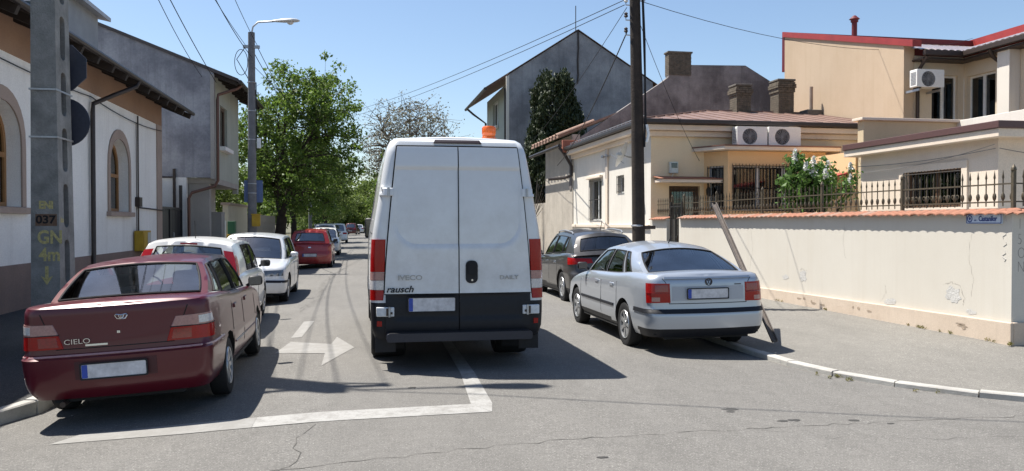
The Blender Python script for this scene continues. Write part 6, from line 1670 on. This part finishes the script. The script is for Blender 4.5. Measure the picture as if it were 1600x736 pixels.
# ------------------------------------------------------------------ vegetation
def arr_mesh(name, verts, faces, mat):
    me = bpy.data.meshes.new(name)
    nv, nf = len(verts), len(faces)
    k = faces.shape[1]
    me.vertices.add(nv); me.vertices.foreach_set('co', verts.astype(np.float32).ravel())
    me.loops.add(nf*k); me.loops.foreach_set('vertex_index', faces.astype(np.int32).ravel())
    me.polygons.add(nf); me.polygons.foreach_set('loop_start', np.arange(0, nf*k, k, dtype=np.int32))
    me.update(calc_edges=True); me.validate()
    me.materials.append(mat)
    return me
def leaves(centres, radii, per, size, seed, flat=0.35, aspect=0.55, up=None, squash=1.0):
    """small folded leaf blades spread through clumps"""
    rg = np.random.default_rng(seed)
    C_ = np.repeat(np.asarray(centres, float), per, axis=0); Rr = np.repeat(np.asarray(radii, float), per)
    n = len(C_)
    d = rg.normal(size=(n,3)); d /= np.linalg.norm(d,axis=1)[:,None]
    P = C_ + d*(Rr*rg.random(n)**0.5)[:,None]*np.array([1,1,squash])
    a = rg.normal(size=(n,3))
    if up is not None: a = a*0.5 + np.asarray(up)
    a /= np.linalg.norm(a,axis=1)[:,None]
    b = rg.normal(size=(n,3)); b[:,2] *= flat
    b -= (b*a).sum(1)[:,None]*a; b /= np.linalg.norm(b,axis=1)[:,None]
    s = size*rg.uniform(0.4,1.45,n)[:,None]
    nn = np.cross(a,b)*0.12
    V = np.stack([P-a*s*0.5, P+b*s*aspect*0.5+nn*s, P+a*s*0.5, P-b*s*aspect*0.5+nn*s], axis=1).reshape(-1,3)
    F = np.arange(n*4).reshape(n,4)
    return V, F
bark = surf('dark_bark', (0.055,0.042,0.033), (0.035,0.028,0.022), 6, 0.95, 25, 0.8)
bark_pale = surf('pale_bark', (0.17,0.145,0.12), (0.12,0.1,0.085), 6, 0.95, 25, 0.6)
leaf_g = leaf_mat('street_tree_leaf', (0.045,0.095,0.014), (0.10,0.17,0.025), 0.48, (0.20,0.27,0.055))
leaf_g2 = leaf_mat('spring_leaf', (0.07,0.12,0.02), (0.13,0.19,0.035), 0.4, (0.22,0.26,0.07))
leaf_c = leaf_mat('conifer_leaf', (0.014,0.026,0.010), (0.03,0.047,0.016), 0.12, (0.075,0.09,0.035))
leaf_l = leaf_mat('lilac_leaf', (0.045,0.10,0.018), (0.09,0.17,0.03), 0.35, (0.14,0.24,0.06))
leaf_p = leaf_mat('pale_blossom', (0.13,0.12,0.06), (0.17,0.155,0.09), 0.3, (0.25,0.23,0.16))
flower_w = leaf_mat('white_lilac_flower', (0.74,0.73,0.70), (0.82,0.81,0.78), 0.3, (0.88,0.87,0.85))
def tree(name, pos, label, h, rx, rz, zc, trunk_r, fork, seed, lmat, bmat=bark, nt=80, per=170, lsize=0.17, clump=0.62, off=(0,0), lean=(0,0), group=None, flat=0.4, limbs=5, droop=0.0, tw=1.0):
    rg = random.Random(seed); px, py, pz = pos
    t = root(name, pos, label, 'tree', group)
    cx, cy, cz = px+off[0], py+off[1], pz+zc
    wood = MB()
    base = [Vector((px,py,pz-0.1)), Vector((px+lean[0]*0.4,py+lean[1]*0.4,pz+fork*0.5)), Vector((px+lean[0],py+lean[1],pz+fork))]
    wood.tube(base, [trunk_r*1.35, trunk_r*1.02, trunk_r*0.95], 10)
    lp = []
    for i in range(limbs):
        a = 2*PI*(i+rg.uniform(-0.25,0.25))/limbs; k = rg.uniform(0.45,0.75)
        end = Vector((cx+rx*k*math.cos(a), cy+rx*k*math.sin(a), cz+rz*rg.uniform(-0.05,0.6)))
        if i == 0: end = Vector((cx+rg.uniform(-0.3,0.3), cy, cz+rz*0.75))
        s0 = base[2]; mid = s0.lerp(end,0.45) + Vector((rg.uniform(-0.3,0.3),rg.uniform(-0.3,0.3),rz*0.10))
        pts = [s0.lerp(mid,q/4)*(1-q/8*0)+Vector((0,0,0)) for q in range(4)] + [mid.lerp(end,q/5) + Vector((rg.uniform(-0.12,0.12),rg.uniform(-0.12,0.12),0)) for q in range(6)]
        rs = [lerp(trunk_r*0.62, trunk_r*0.10, q/(len(pts)-1)) for q in range(len(pts))]
        wood.tube(pts, rs, 7); lp += list(zip(pts[2:], rs[2:]))
    cs, rr = [], []
    for i in range(nt):
        for _ in range(40):
            v = Vector((rg.uniform(-1,1),rg.uniform(-1,1),rg.uniform(-1,1)))
            if 0.30 < v.length < 1.0: break
        nz = noise.noise(Vector((v.x*1.7+seed,v.y*1.7,v.z*1.7)))*0.30
        v = v*(1+nz)
        v.z = min(v.z, 0.9)
        if v.length > 1.08: v = v*(1.08/v.length)
        p = Vector((cx+v.x*rx, cy+v.y*rx, cz+v.z*rz - droop*max(0,math.hypot(v.x,v.y)-0.5)))
        b, br = min(lp, key=lambda q: (q[0]-p).length + 1.2*max(0,(q[0].z-p.z)))
        m1 = b.lerp(p,0.5)+Vector((rg.uniform(-.15,.15),rg.uniform(-.15,.15),0.12*(p-b).length))
        wood.tube([b,m1,p], [min(br*0.6*tw,0.05*tw), min(br*0.4*tw,0.03*tw), 0.008*tw], 5, caps=False)
        for q in range(3):
            e = p + Vector((rg.gauss(0,1),rg.gauss(0,1),rg.gauss(0.2,0.8)))*clump*0.8
            wood.tube([p,(p+e)/2+Vector((0,0,0.05)),e],[0.012*tw,0.008*tw,0.004*tw],3,caps=False)
            cs.append(e); rr.append(clump*rg.uniform(0.35,0.75))
        cs.append(p); rr.append(clump*rg.uniform(0.6,1.1))
    wood.build('trunk', bmat, t, smooth=60, fix=False)
    V, F = leaves(cs, rr, max(1,per//4), lsize, seed, flat)
    o = link('crown', arr_mesh('crown', V, F, lmat), t); o['kind'] = 'stuff'
    return t
tree('street_tree', (-4.15,43.0,0.1), 'big leafy tree with forked dark trunk on the left pavement', 10, 3.25, 3.7, 6.0, 0.27, 1.9, 4, leaf_g, nt=150, per=185, lsize=0.17, clump=0.68, off=(0.85,0), lean=(0.15,0), limbs=6)
tree('yard_tree', (-8.6,47.5,0.1), 'bright green tree in the yard behind the grey house', 7, 2.8, 3.0, 4.2, 0.18, 1.6, 9, leaf_g2, nt=50, per=200, lsize=0.19, clump=0.7)
for i,(x,y,hz,rx,rz,sd,mt,lab) in enumerate((
    (-4.6,58,5.4,3.0,3.9,21,leaf_g,'second dark green street tree standing right behind the big forked tree'),
    (-4.2,72,5.0,3.0,3.4,22,leaf_g2,'light green street tree third along the left pavement'),
    (-3.9,92,4.8,3.2,3.4,23,leaf_g2,'drooping yellow green tree overhanging the far left pavement'),
    (-6.5,112,6.0,4.5,4.6,24,leaf_g,'large green tree far down the left side'),
    (6.4,88,5.2,3.6,3.8,25,leaf_g2,'fresh green tree on the far right side left of the van'),
    (5.6,112,4.6,4.2,3.8,26,leaf_g,'rounded green tree at the far right end of the street'),)):
    tree('street_tree', (x,y,0.0), lab, 9, rx, rz, hz, 0.2, 1.8, sd, mt, nt=44, per=170, lsize=0.26, clump=0.95, group='trees further down the street', droop=1.0 if i == 2 else 0.2)
tree('blossom_tree', (4.6,80,0.0), 'tall bare pale tree with sparse blossom above the van on its left', 14, 4.6, 5.2, 8.6, 0.22, 2.6, 31, leaf_p, bark_pale, nt=330, per=28, lsize=0.2, clump=0.95, limbs=9, tw=2.6, group='trees further down the street')
for i,(x,y,hz,rx,rz,sd,mt,lab) in enumerate((
    (-4.5,140,5.0,5.0,5.6,61,leaf_g2,'leftmost of the trees closing the far end of the street'),
    (1.5,150,4.6,5.0,5.4,62,leaf_g2,'middle bright tree closing the far end of the street'),
    (8.5,142,5.2,5.5,6.2,63,leaf_g,'rightmost dark tree closing the far end of the street'))):
    tree('end_tree', (x,y,-0.1), lab, 9, rx, rz, hz, 0.3, 1.2, sd, mt, nt=60, per=190, lsize=0.5, clump=1.6, group='trees closing the end of the street', droop=1.5)
# far wood closing the street
rg = random.Random(77); cs=[]; rr=[]
for i in range(260):
    x = rg.uniform(-45,50); y = rg.uniform(150,175); top = 7.5+3.5*noise.noise(Vector((x*0.08,3,0)))+1.5*noise.noise(Vector((x*0.3,7,0)))
    cs.append((x,y,rg.uniform(0.3,1.0)*top)); rr.append(rg.uniform(1.2,2.4))
V,F = leaves(cs, rr, 150, 0.9, 5, 0.5)
tag(link('distant_trees', arr_mesh('distant_trees', V, F, leaf_g2)), 'mass of distant green trees closing the end of the street', 'trees', kind='stuff')
cs=[]; rr=[]
for i in range(120):
    y = rg.uniform(95,150); sd = rg.choice((-1,1)); x = sd*rg.uniform(5.5,9) + 0.6
    cs.append((x,y,rg.uniform(0.4,3.6))); rr.append(rg.uniform(0.7,1.3))
V,F = leaves(cs, rr, 120, 0.35, 6, 0.5)
tag(link('hedge', arr_mesh('hedge', V, F, leaf_g2)), 'overgrown green hedges along both sides at the far end of the street', 'hedge', kind='stuff')
# conifer
CT = root('conifer', (10.1,42,0.1), 'dense dark conifer in front of the tall grey gable', 'tree')
MB().tube([(10.1,42,0),(10.1,42,3),(10.1,42,8.8)],[0.22,0.17,0.03],8).build('trunk', bark, CT, smooth=60)
rg = random.Random(8); cs=[]; rr=[]
for i in range(640):
    t = rg.random()**0.8; z = 0.8+8.6*t; a = rg.uniform(0,2*PI)
    prof = interp([(0,1.9),(0.3,2.0),(0.55,1.9),(0.72,1.6),(0.86,1.35),(0.95,1.05),(1.0,0.7)],t)
    k = prof*(0.80+0.30*noise.noise(Vector((math.cos(a)*1.6,math.sin(a)*1.6,z*0.7))))*rg.uniform(0.8,1.05)
    cs.append((10.1+k*math.cos(a),42+k*math.sin(a),z+rg.uniform(-0.1,0.1))); rr.append(rg.uniform(0.16,0.34))
V,F = leaves(cs, rr, 60, 0.2, 12, 1.0, 0.45, up=(0,0,1.0), squash=1.6)
o = link('crown', arr_mesh('crown', V, F, leaf_c), CT); o['kind']='stuff'
# shrub beside the old house, dry twigs
DS_ = root('dry_shrub', (7.7,37.5,0.1), 'bare dry twigs of a shrub just right of the van roof', 'shrub')
m = MB(); rg = random.Random(15)
for i in range(26):
    a = rg.uniform(0,2*PI); m.tube([(7.7,37.5,0.1),(7.7+0.3*math.cos(a),37.5+0.3*math.sin(a),1.8),(7.7+rg.uniform(0.4,1.1)*math.cos(a),37.5+rg.uniform(0.4,1.1)*math.sin(a),rg.uniform(2.4,3.9))],[0.03,0.018,0.006],4)
m.build('twigs', bark_pale, DS_)['kind']='stuff'
# lilac in the yard
LB = root('lilac_bush', (10.4,17.5,0.32), 'leafy lilac bush with white flower clusters behind the iron fence', 'shrub')
rg = random.Random(19); m = MB(); cs=[]; rr=[]; tips=[]
for i in range(34):
    a = rg.uniform(0,2*PI); k = rg.uniform(0.15,1.0)
    x = 10.42+1.0*k*math.cos(a); y = 17.5+0.8*k*math.sin(a); z = 2.25+0.95*math.sqrt(max(0,1-(0.82*k)**2))*rg.uniform(0.35,1.08)
    m.tube([(10.4+0.15*math.cos(a),17.5+0.12*math.sin(a),0.3),(lerp(10.4,x,0.5),lerp(17.5,y,0.5),1.5),(x,y,z)],[0.03,0.02,0.006],5)
    cs += [(x,y,z-0.05),(lerp(10.4,x,0.85),lerp(17.5,y,0.85),z-0.4)]; rr += [0.27,0.3]; tips.append((x,y,z))
m.build('stems', bark, LB)['kind']='stuff'
V,F = leaves(cs, rr, 46, 0.125, 3, 0.5, 0.62)
o = link('foliage', arr_mesh('foliage', V, F, leaf_l), LB); o['kind']='stuff'
for i,(x,y,z) in enumerate(sorted(tips, key=lambda p: p[1])[:16]):
    V,F = leaves([(x-0.02,y-0.05,z+0.03+0.05*j) for j in range(4)], [0.075-0.014*j for j in range(4)], 26, 0.045, 40+i, 1.0, 0.8)
    link('flower_cluster', arr_mesh('flower_cluster', V, F, flower_w), LB)
# weeds along the kerb and at the foot of the wall
wd = leaf_mat('weed_leaf', (0.10,0.11,0.02), (0.17,0.16,0.035), 0.3, (0.3,0.24,0.08))
cs=[]; rr=[]; rg = random.Random(41)
for (x,y) in ((5.36,8.6),(5.5,8.3),(5.68,7.95),(5.9,7.65),(6.1,7.38),(6.4,7.1),(6.62,6.93),(5.42,8.45),(6.75,6.8),(5.24,9.0)):
    for k in range(rg.randint(0,3)): cs.append((x-0.05+rg.uniform(-0.13,0.13)-0.02, y+rg.uniform(-0.13,0.13)-0.04, road_z(x,y)+0.02)); rr.append(0.03)
for (y) in (9.25,9.42,10.35,10.9,11.05,13.3,15.1):
    for k in range(3): cs.append((8.23+rg.uniform(-0.02,0.02), y+rg.uniform(-0.2,0.2), 0.12)); rr.append(0.025)
V,F = leaves(cs, rr, 20, 0.026, 9, 1.0, 0.35)
tag(link('weeds', arr_mesh('weeds', V, F, wd)), 'small green and yellow weeds along the right kerb and wall foot', 'weeds', kind='stuff')
# pebbles, leaf scraps and litter on the asphalt
rg = random.Random(51); m = MB()
for i in range(420):
    x = rg.uniform(-4,8); y = rg.uniform(4.8,12) if i < 300 else rg.uniform(12,24)
    if x > 5.0 and y > 6.5: z = 0.03+0.03*max(0,(x-5.2))
    else: z = road_z(x,y)
    s_ = rg.uniform(0.004,0.011)
    m.add([(x-s_,y,z+0.001),(x,y-s_*0.8,z+0.001),(x+s_,y,z+0.001),(x,y+s_*0.8,z+0.001),(x,y,z+s_*0.7)],[(0,1,4),(1,2,4),(2,3,4),(3,0,4)])
tag(m.build('grit', surf('grit_pale',(0.34,0.32,0.29),(0.2,0.19,0.18),30)), 'scattered pale grit and crumbs on the road surface', 'grit', kind='stuff')

# ------------------------------------------------------------------ poles, lamps, wires
concrete = surf('weathered_concrete', (0.31,0.31,0.295), (0.17,0.172,0.165), 3.5, 0.95, 45, 0.7, 0.4, (0.10,0.10,0.10))
yellow_p = plain('faded_yellow_spray', (0.45,0.39,0.17), 0.8, var=0.3, scale=40)
CP = root('concrete_pole', (-3.92,11.43,0.06), 'thick slotted concrete utility pole with 037 stencilled at the left kerb', 'utility pole')
HT = 9.55
def cpx(z): return (-4.10+0.012*z/HT*3, -3.745-0.055*z/HT*2.2)
slots = []
z = 0.9
while z < 8.6:
    slots.append([(11.29,z),(11.55,z),(11.55,z+0.56),(11.29,z+0.56)]); z += 0.72
m = MB()
outer = [(11.15,0.0),(11.72,0.0),(11.62,HT),(11.22,HT)]
sl_r = [ [(lerp(11.42,u,1.0),v) for u,v in rrect(11.34,11.52,s_[0][1],s_[2][1],0.07,4)] for s_ in slots ]
m.slab(outer, sl_r, lambda u,v,w: (lerp(cpx(v)[1],cpx(v)[0],w/0.3),u,v), 0.3)
m.build('shaft', concrete, CP)
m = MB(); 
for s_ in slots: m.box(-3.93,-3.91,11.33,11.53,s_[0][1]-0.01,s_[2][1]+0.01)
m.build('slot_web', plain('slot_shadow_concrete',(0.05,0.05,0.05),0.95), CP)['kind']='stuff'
for z in (2.75,3.35): 
    a,b = cpx(z); e=0.012
    m = MB().slab([(a-e,11.15-e),(b+e,11.15-e),(b+e,11.71+e),(a-e,11.71+e)],[[(a-e*.3,11.15-e*.3),(b+e*.3,11.15-e*.3),(b+e*.3,11.71+e*.3),(a-e*.3,11.71+e*.3)]],lambda u,v,w:(u,v,z+w),0.022)
    m.build('steel_band', steel, CP)
def yface(z): return 11.15+0.07*z/HT-0.003
for body, x, z, s_, mt in (('ENI',-4.00,1.90,0.13,yellow_p),('GN',-4.02,1.49,0.23,yellow_p),('4m',-4.0,1.27,0.23,yellow_p)):
    text_part(body, s_, mt, CP, (x,yface(z),z), (R(90),0,0), ext=0.0008, sx=0.85, offset=0.0065)
MB().box(-4.04,-3.79,yface(1.7)-0.001,yface(1.7)+0.01,1.64,1.79).build('stencil_patch', surf('brown_stencil',(0.15,0.085,0.055),(0.2,0.14,0.1),12,0.9), CP)
text_part('037', 0.14, black_rubber, CP, (-4.035,yface(1.7)-0.003,1.715), (R(90),0,0), ext=0.0008, sx=1.1, offset=0.004)
m = MB(); zf = 1.0; m.slab([(-3.93,1.13),(-3.89,1.13),(-3.89,0.98),(-3.84,1.01),(-3.91,0.89),(-3.98,1.01),(-3.93,0.98)],[],lambda u,v,w:(u,yface(1.0)-w,v),0.0015)
m.build('painted_arrow', yellow_p, CP)
text_part('ko', 0.10, yellow_p, CP, (cpx(1.7)[1]+0.002,11.22,1.715), (R(90),0,R(90)), ext=0.0008, offset=0.003)
def lamp_head(parent, a, reach, z):
    m = MB(); m.tube([(a[0],a[1],a[2]),(a[0]+0.05,a[1],a[2]+0.25),(a[0]+reach*0.3,a[1],z),(a[0]+reach,a[1],z+0.05)],0.03,8)
    m.build('lamp_arm', steel, parent, smooth=50)
    x0 = a[0]+reach-0.05
    h = MB()
    secs = [(0.0,0.05,0.04),(0.15,0.09,0.06),(0.4,0.15,0.095),(0.65,0.17,0.10),(0.85,0.13,0.075),(0.95,0.04,0.02)]
    vs_=[]; n=12
    for (dx,w,hh) in secs:
        for j in range(n):
            q=2*PI*j/n; vs_.append((x0+dx,a[1]+w*math.cos(q),z+0.05+dx*0.06+hh*math.sin(q)*(1.0 if math.sin(q)>0 else 0.45)))
    h.add(vs_,[(i*n+j,i*n+(j+1)%n,(i+1)*n+(j+1)%n,(i+1)*n+j) for i in range(len(secs)-1) for j in range(n)]+[tuple(range(n)),tuple(reversed(range(len(vs_)-n,len(vs_))))])
    h.build('lamp_head', plain('lamp_grey',(0.5,0.51,0.52),0.4), parent, smooth=60)
    g = MB(); g.lathe([(0.12,0.0),(0.10,-0.05),(0.05,-0.08),(0.001,-0.085)],14,(x0+0.62,a[1],z+0.045))
    g.build('lamp_glass', clear_lens, parent, smooth=60)
lamp_head(CP, (-3.86,11.42,HT), 1.0, HT+0.32)
m = MB(); m.tube([(-3.75+0.34*math.cos(2*PI*i/24)+0.35,11.3+0.05*math.sin(4*PI*i/24),8.5+0.34*math.sin(2*PI*i/24)) for i in range(25)],0.02,6); m.tube([(-3.75+0.30*math.cos(2*PI*i/24)+0.35,11.25,8.52+0.31*math.sin(2*PI*i/24)) for i in range(25)],0.02,6)
m.build('cable_coil', black_rubber, CP, smooth=60)
m = MB(); m.box(-4.6,-3.2,11.3,11.38,8.9,8.98)
for x in (-4.5,-4.2,-3.6,-3.3): m.lathe([(0.03,0),(0.045,0.04),(0.03,0.08),(0.04,0.12),(0.001,0.14)],8,(x,11.34,8.98))
m.build('crossarm', dark_metal, CP)
sign_back = plain('sign_back_dark', (0.035,0.04,0.06), 0.5, 0.2)
S1 = root('stop_sign', (-3.93,11.80,4.0), 'octagonal road sign seen from its dark back, upper one on the concrete pole', 'road sign')
oc = [(-3.92+0.33*math.cos(PI/8+i*PI/4), 3.745+0.33*math.sin(PI/8+i*PI/4)) for i in range(8)]
MB().slab(oc,[],lambda u,v,w:(u,11.76+w,v),0.02).build('plate_back', sign_back, S1)
MB().slab([(lerp(-3.92,u,0.95),lerp(3.745,v,0.95)) for u,v in oc],[],lambda u,v,w:(u,11.782+w,v),0.003).build('face', plain('sign_red',(0.35,0.01,0.015),0.4), S1)
MB().box(-3.97,-3.87,11.60,11.758,3.55,3.6).box(-3.97,-3.87,11.60,11.758,3.9,3.95).build('bracket', steel, S1)
S2 = root('round_sign', (-3.90,11.80,3.0), 'round road sign seen from its dark back, lower one on the concrete pole', 'road sign')
MB().slab([(-3.90+0.325*math.cos(2*PI*i/32), 3.02+0.325*math.sin(2*PI*i/32)) for i in range(32)],[],lambda u,v,w:(u,11.76+w,v),0.02).build('plate_back', sign_back, S2)
MB().slab([(-3.90+0.31*math.cos(2*PI*i/32), 3.02+0.31*math.sin(2*PI*i/32)) for i in range(32)],[],lambda u,v,w:(u,11.782+w,v),0.003).build('face', plain('sign_blue',(0.02,0.08,0.35),0.4), S2)
MB().box(-3.97,-3.87,11.60,11.758,2.9,2.95).build('bracket', steel, S2)

# second lamp post
LPX, LPY = -3.78, 29.8
LP_ = root('lamp_post', (LPX,LPY,0.08), 'slim grey street lamp post with a curved arm in front of the big tree', 'street lamp')
postm = surf('grey_post_paint', (0.20,0.20,0.21), (0.13,0.13,0.135), 3, 0.8, 40, 0.3, 0.3)
MB().tube([(LPX,LPY,0.05),(LPX,LPY,4),(LPX,LPY,8.35)],[0.16,0.14,0.115],14).build('shaft', postm, LP_, smooth=50)
MB().tube([(LPX,LPY,0.05),(LPX,LPY,0.5)],0.19,14).build('base_collar', concrete, LP_, smooth=50)
lamp_head(LP_, (LPX,LPY,8.3), 0.75, 8.72)
m = MB(); m.box(LPX-0.28,LPX+0.28,LPY-0.05,LPY+0.05,7.8,7.9); m.build('crossarm', steel, LP_)
m = MB(); m.tube([(LPX-0.35+0.22*math.cos(2*PI*i/20),LPY,7.3+0.45*math.sin(2*PI*i/20)) for i in range(21)],0.012,5); m.tube([(LPX-0.2,LPY,7.85),(LPX-0.5,LPY,7.4),(LPX-0.15,LPY,6.8),(LPX,LPY-0.1,6.5)],0.015,5)
m.build('cable_coil', black_rubber, LP_)
m = MB(); m.tube([(LPX+0.15,LPY-0.02,6.6),(LPX+0.17,LPY-0.02,4.2)],0.02,6); m.build('cable_drop', black_rubber, LP_)
MB().box(LPX+0.17,LPX+0.30,LPY-0.06,LPY+0.06,4.3,4.65).build('junction_box', white_pvc, LP_, bevel=0.01)
for z in (4.6,5.6,6.6,2.72,3.05): MB().lathe([(0.15,-0.015),(0.155,0),(0.15,0.015)],14,(LPX,LPY,z)).build('steel_band', steel, LP_)
S3 = root('blue_sign', (LPX,LPY,2.4), 'blue rectangular sign seen from behind on the second lamp post', 'road sign')
MB().slab(rrect(LPX-0.30,LPX+0.34,2.4,3.18,0.03),[],lambda u,v,w:(u,LPY+0.17+w,v),0.02).build('plate', plain('sign_back_blue',(0.10,0.15,0.30),0.45), S3)
MB().box(LPX-0.1,LPX+0.1,LPY+0.10,LPY+0.168,2.7,2.74).build('bracket', steel, S3)
MB2 = root('waste_bin', (LPX+0.18,LPY-0.1,1.6), 'small orange yellow box strapped to the second lamp post', 'box')
MB().slab(rrect(LPX+0.02,LPX+0.30,1.55,1.95,0.05),[],lambda u,v,w:(u,LPY-0.33+w,v),0.16).build('box_body', yel, MB2, bevel=0.01)
MB().slab(rrect(LPX+0.0,LPX+0.32,1.953,1.99,0.01),[],lambda u,v,w:(u,LPY-0.35+w,v),0.2).build('lid', yel, MB2, bevel=0.005)

# wooden pole on the right
WPX, WPY = 5.53, 15.7
WP = root('wooden_pole', (WPX,WPY,0.03), 'dark wooden utility pole on the right pavement with cables on its top', 'utility pole')
tarw = surf('tarred_wood', (0.050,0.038,0.030), (0.028,0.022,0.019), 4, 0.85, 30, 0.6, 0.5, (0.09,0.075,0.06))
MB().tube([(WPX,WPY,0.0),(WPX-0.05,WPY,3.6),(WPX-0.13,WPY,6.95)],[0.135,0.125,0.10],14).build('shaft', tarw, WP, smooth=50)
ceram = plain('white_porcelain', (0.65,0.65,0.62), 0.2)
for z,sx in ((6.05,-1),(5.75,-1),(5.45,-1),(6.15,1),(6.4,-1),(6.7,1)):
    i_ = MB(); x = WPX-0.10+sx*0.20; i_.tube([(WPX-0.1+sx*0.08,WPY,z),(x,WPY,z),(x,WPY,z+0.06)],0.012,6)
    b_ = i_.build('insulator_pin', steel, WP)
    MB().lathe([(0.02,0.0),(0.045,0.02),(0.03,0.05),(0.04,0.08),(0.001,0.11)],10,(x,WPY-0.01,z+0.05)).build('insulator', ceram if z>6 else dark_metal, b_, smooth=50)
m = MB(); m.tube([(WPX+0.02,WPY-0.08,6.4),(WPX+0.06,WPY-0.10,5.4),(WPX+0.08,WPY-0.10,4.0),(WPX+0.06,WPY-0.11,3.2)],0.02,6); m.tube([(WPX+0.0,WPY-0.12,6.2),(WPX+0.04,WPY-0.13,5.0),(WPX+0.1,WPY-0.1,3.6)],0.014,6)
m.build('cable_run', black_rubber, WP)
m = MB(); m.tube([(WPX+0.10,WPY-0.12,3.65),(WPX+0.14,WPY-0.13,3.45),(WPX+0.10,WPY-0.12,3.3)],0.03,6); m.build('cable_tie', white_pvc, WP)
MB().lathe([(0.132,-0.02),(0.14,0),(0.132,0.02)],12,(WPX-0.04,WPY,1.62)).build('steel_band', steel, WP)
MB().box(WPX+0.1,WPX+0.32,WPY-0.05,WPY+0.05,1.55,1.62).build('bracket', dark_metal, WP)
# two more poles just outside the view carry the wires that cross the junction
for nm,(x,y),lab in (('wooden_pole',(-8.6,5.9),'wooden pole beyond the left edge of the picture at the junction'),('wooden_pole',(23.0,4.6),'wooden pole beyond the right edge of the picture at the junction'),('lamp_post',(-3.8,63.0),'third grey lamp post down the left side behind the trees')):
    r_ = root(nm,(x,y,0),lab,'utility pole')
    MB().tube([(x,y,0),(x,y,4),(x,y,9.6)],[0.14,0.125,0.1],12).build('shaft', tarw if nm=='wooden_pole' else postm, r_, smooth=50)
wire_m = black_rubber
def wire(a, b, drop, r, label, group='overhead wires'):
    o = MB().tube(sag(a,b,drop),r,5).build('overhead_wire', wire_m, None, smooth=60)
    return tag(o, label, 'wire', group)
wt = (WPX-0.13,WPY)
wire((wt[0]-0.2,wt[1],6.15),(-3.8,63,9.5),0.5,0.008,'upper wire from the wooden pole sloping down left across the sky')
wire((wt[0]-0.2,wt[1],6.05),(-3.8,63,9.2),0.55,0.008,'lower wire from the wooden pole sloping down left across the sky')
wire((wt[0]+0.1,wt[1],6.15),(24.2,28.9,9.1),0.7,0.007,'wire from the wooden pole running right towards the red roof')
wire((wt[0]+0.1,wt[1]-0.05,5.7),(9.8,22.59,3.5),0.15,0.006,'wire dropping from the wooden pole to the peach house front')
wire((wt[0]-0.15,wt[1],5.5),(8.15,33.5,4.1),0.3,0.013,'thick bundled cable from the wooden pole down to the old tiled house')
wire((wt[0]-0.15,wt[1],6.0),(8.1,41,5.4),0.3,0.007,'thin wire from the wooden pole passing before the conifer')
wire((-4.2,11.34,9.1),(LPX-0.2,LPY,7.9),0.35,0.009,'left wire strung between the concrete pole and the lamp post')
wire((-3.3,11.34,9.1),(LPX+0.2,LPY,7.9),0.35,0.009,'right wire strung between the concrete pole and the lamp post')
wire((-3.6,11.34,8.6),(LPX,LPY,7.5),0.5,0.012,'thick sagging cable between the concrete pole and the lamp post')
wire((-4.5,11.34,9.1),(-5.15,30.9,6.75),0.3,0.013,'wire from the concrete pole to the corner of the grey house')
wire((-4.3,11.34,8.8),(-5.6,30.7,6.9),0.5,0.010,'second thinner wire from the concrete pole to the grey house wall')
wire((LPX,LPY,7.5),(-4.4,37.2,6.2),0.15,0.012,'short wire from the lamp post to the grey house eave')
wire((LPX,LPY,7.8),(-3.8,63,8.6),0.5,0.014,'wire from the lamp post running on down the left side')
wire((LPX+0.2,LPY,7.85),(-3.8,63,8.9),0.5,0.012,'second wire from the lamp post running on down the left side')
wire((LPX+0.05,LPY,7.2),(2.2,84,6.2),0.5,0.010,'long thin wire crossing behind the tree to the right')
for i,(z,dy) in enumerate(((8.6,0.0),(8.9,0.25),(9.2,-0.3),(8.3,0.1))):
    wire((-8.6,5.9+dy*0.3,z),(23.0,4.6+dy*0.3,z),0.5,0.016 if i!=3 else 0.02,('lowest','second','third','topmost')[[3,0,1,2].index(i)]+' of the wires crossing over the junction above the picture')
wire((-4.2,11.34,8.95),(14.0,4.8,8.9),0.4,0.013,'wire from the concrete pole across the junction above the picture')
# leaning rusty post by the silver car
rust = surf('rusty_brown_steel', (0.17,0.145,0.13), (0.115,0.098,0.088), 7, 0.8, 50, 0.4)
RP = root('leaning_post', (5.62,10.35,0.05), 'bent brown steel post leaning forward beside the silver saloon', 'post')
a, b = Vector((5.62,10.38,0.03)), Vector((5.66,12.45,1.97))
m = MB(); m.beam(a,b,0.075,0.02,up=(-0.3,-0.7,0.7)); d = (b-a).normalized(); x = d.cross(Vector((-0.3,-0.7,0.7))).normalized(); u = x.cross(d)
m.beam(a+x*0.033+u*0.03,b+x*0.033+u*0.03,0.012,0.05,up=(-0.3,-0.7,0.7)); m.beam(a-x*0.033+u*0.03,b-x*0.033+u*0.03,0.012,0.05,up=(-0.3,-0.7,0.7))
m.build('channel', rust, RP)
m = MB()
for t in (0.45,0.7): p = a.lerp(b,t)-u*0.0; m.lathe([(0.012,-0.01),(0.012,0.03)],8,tuple(p+u*-0.02))
m.build('bolt', steel, RP)
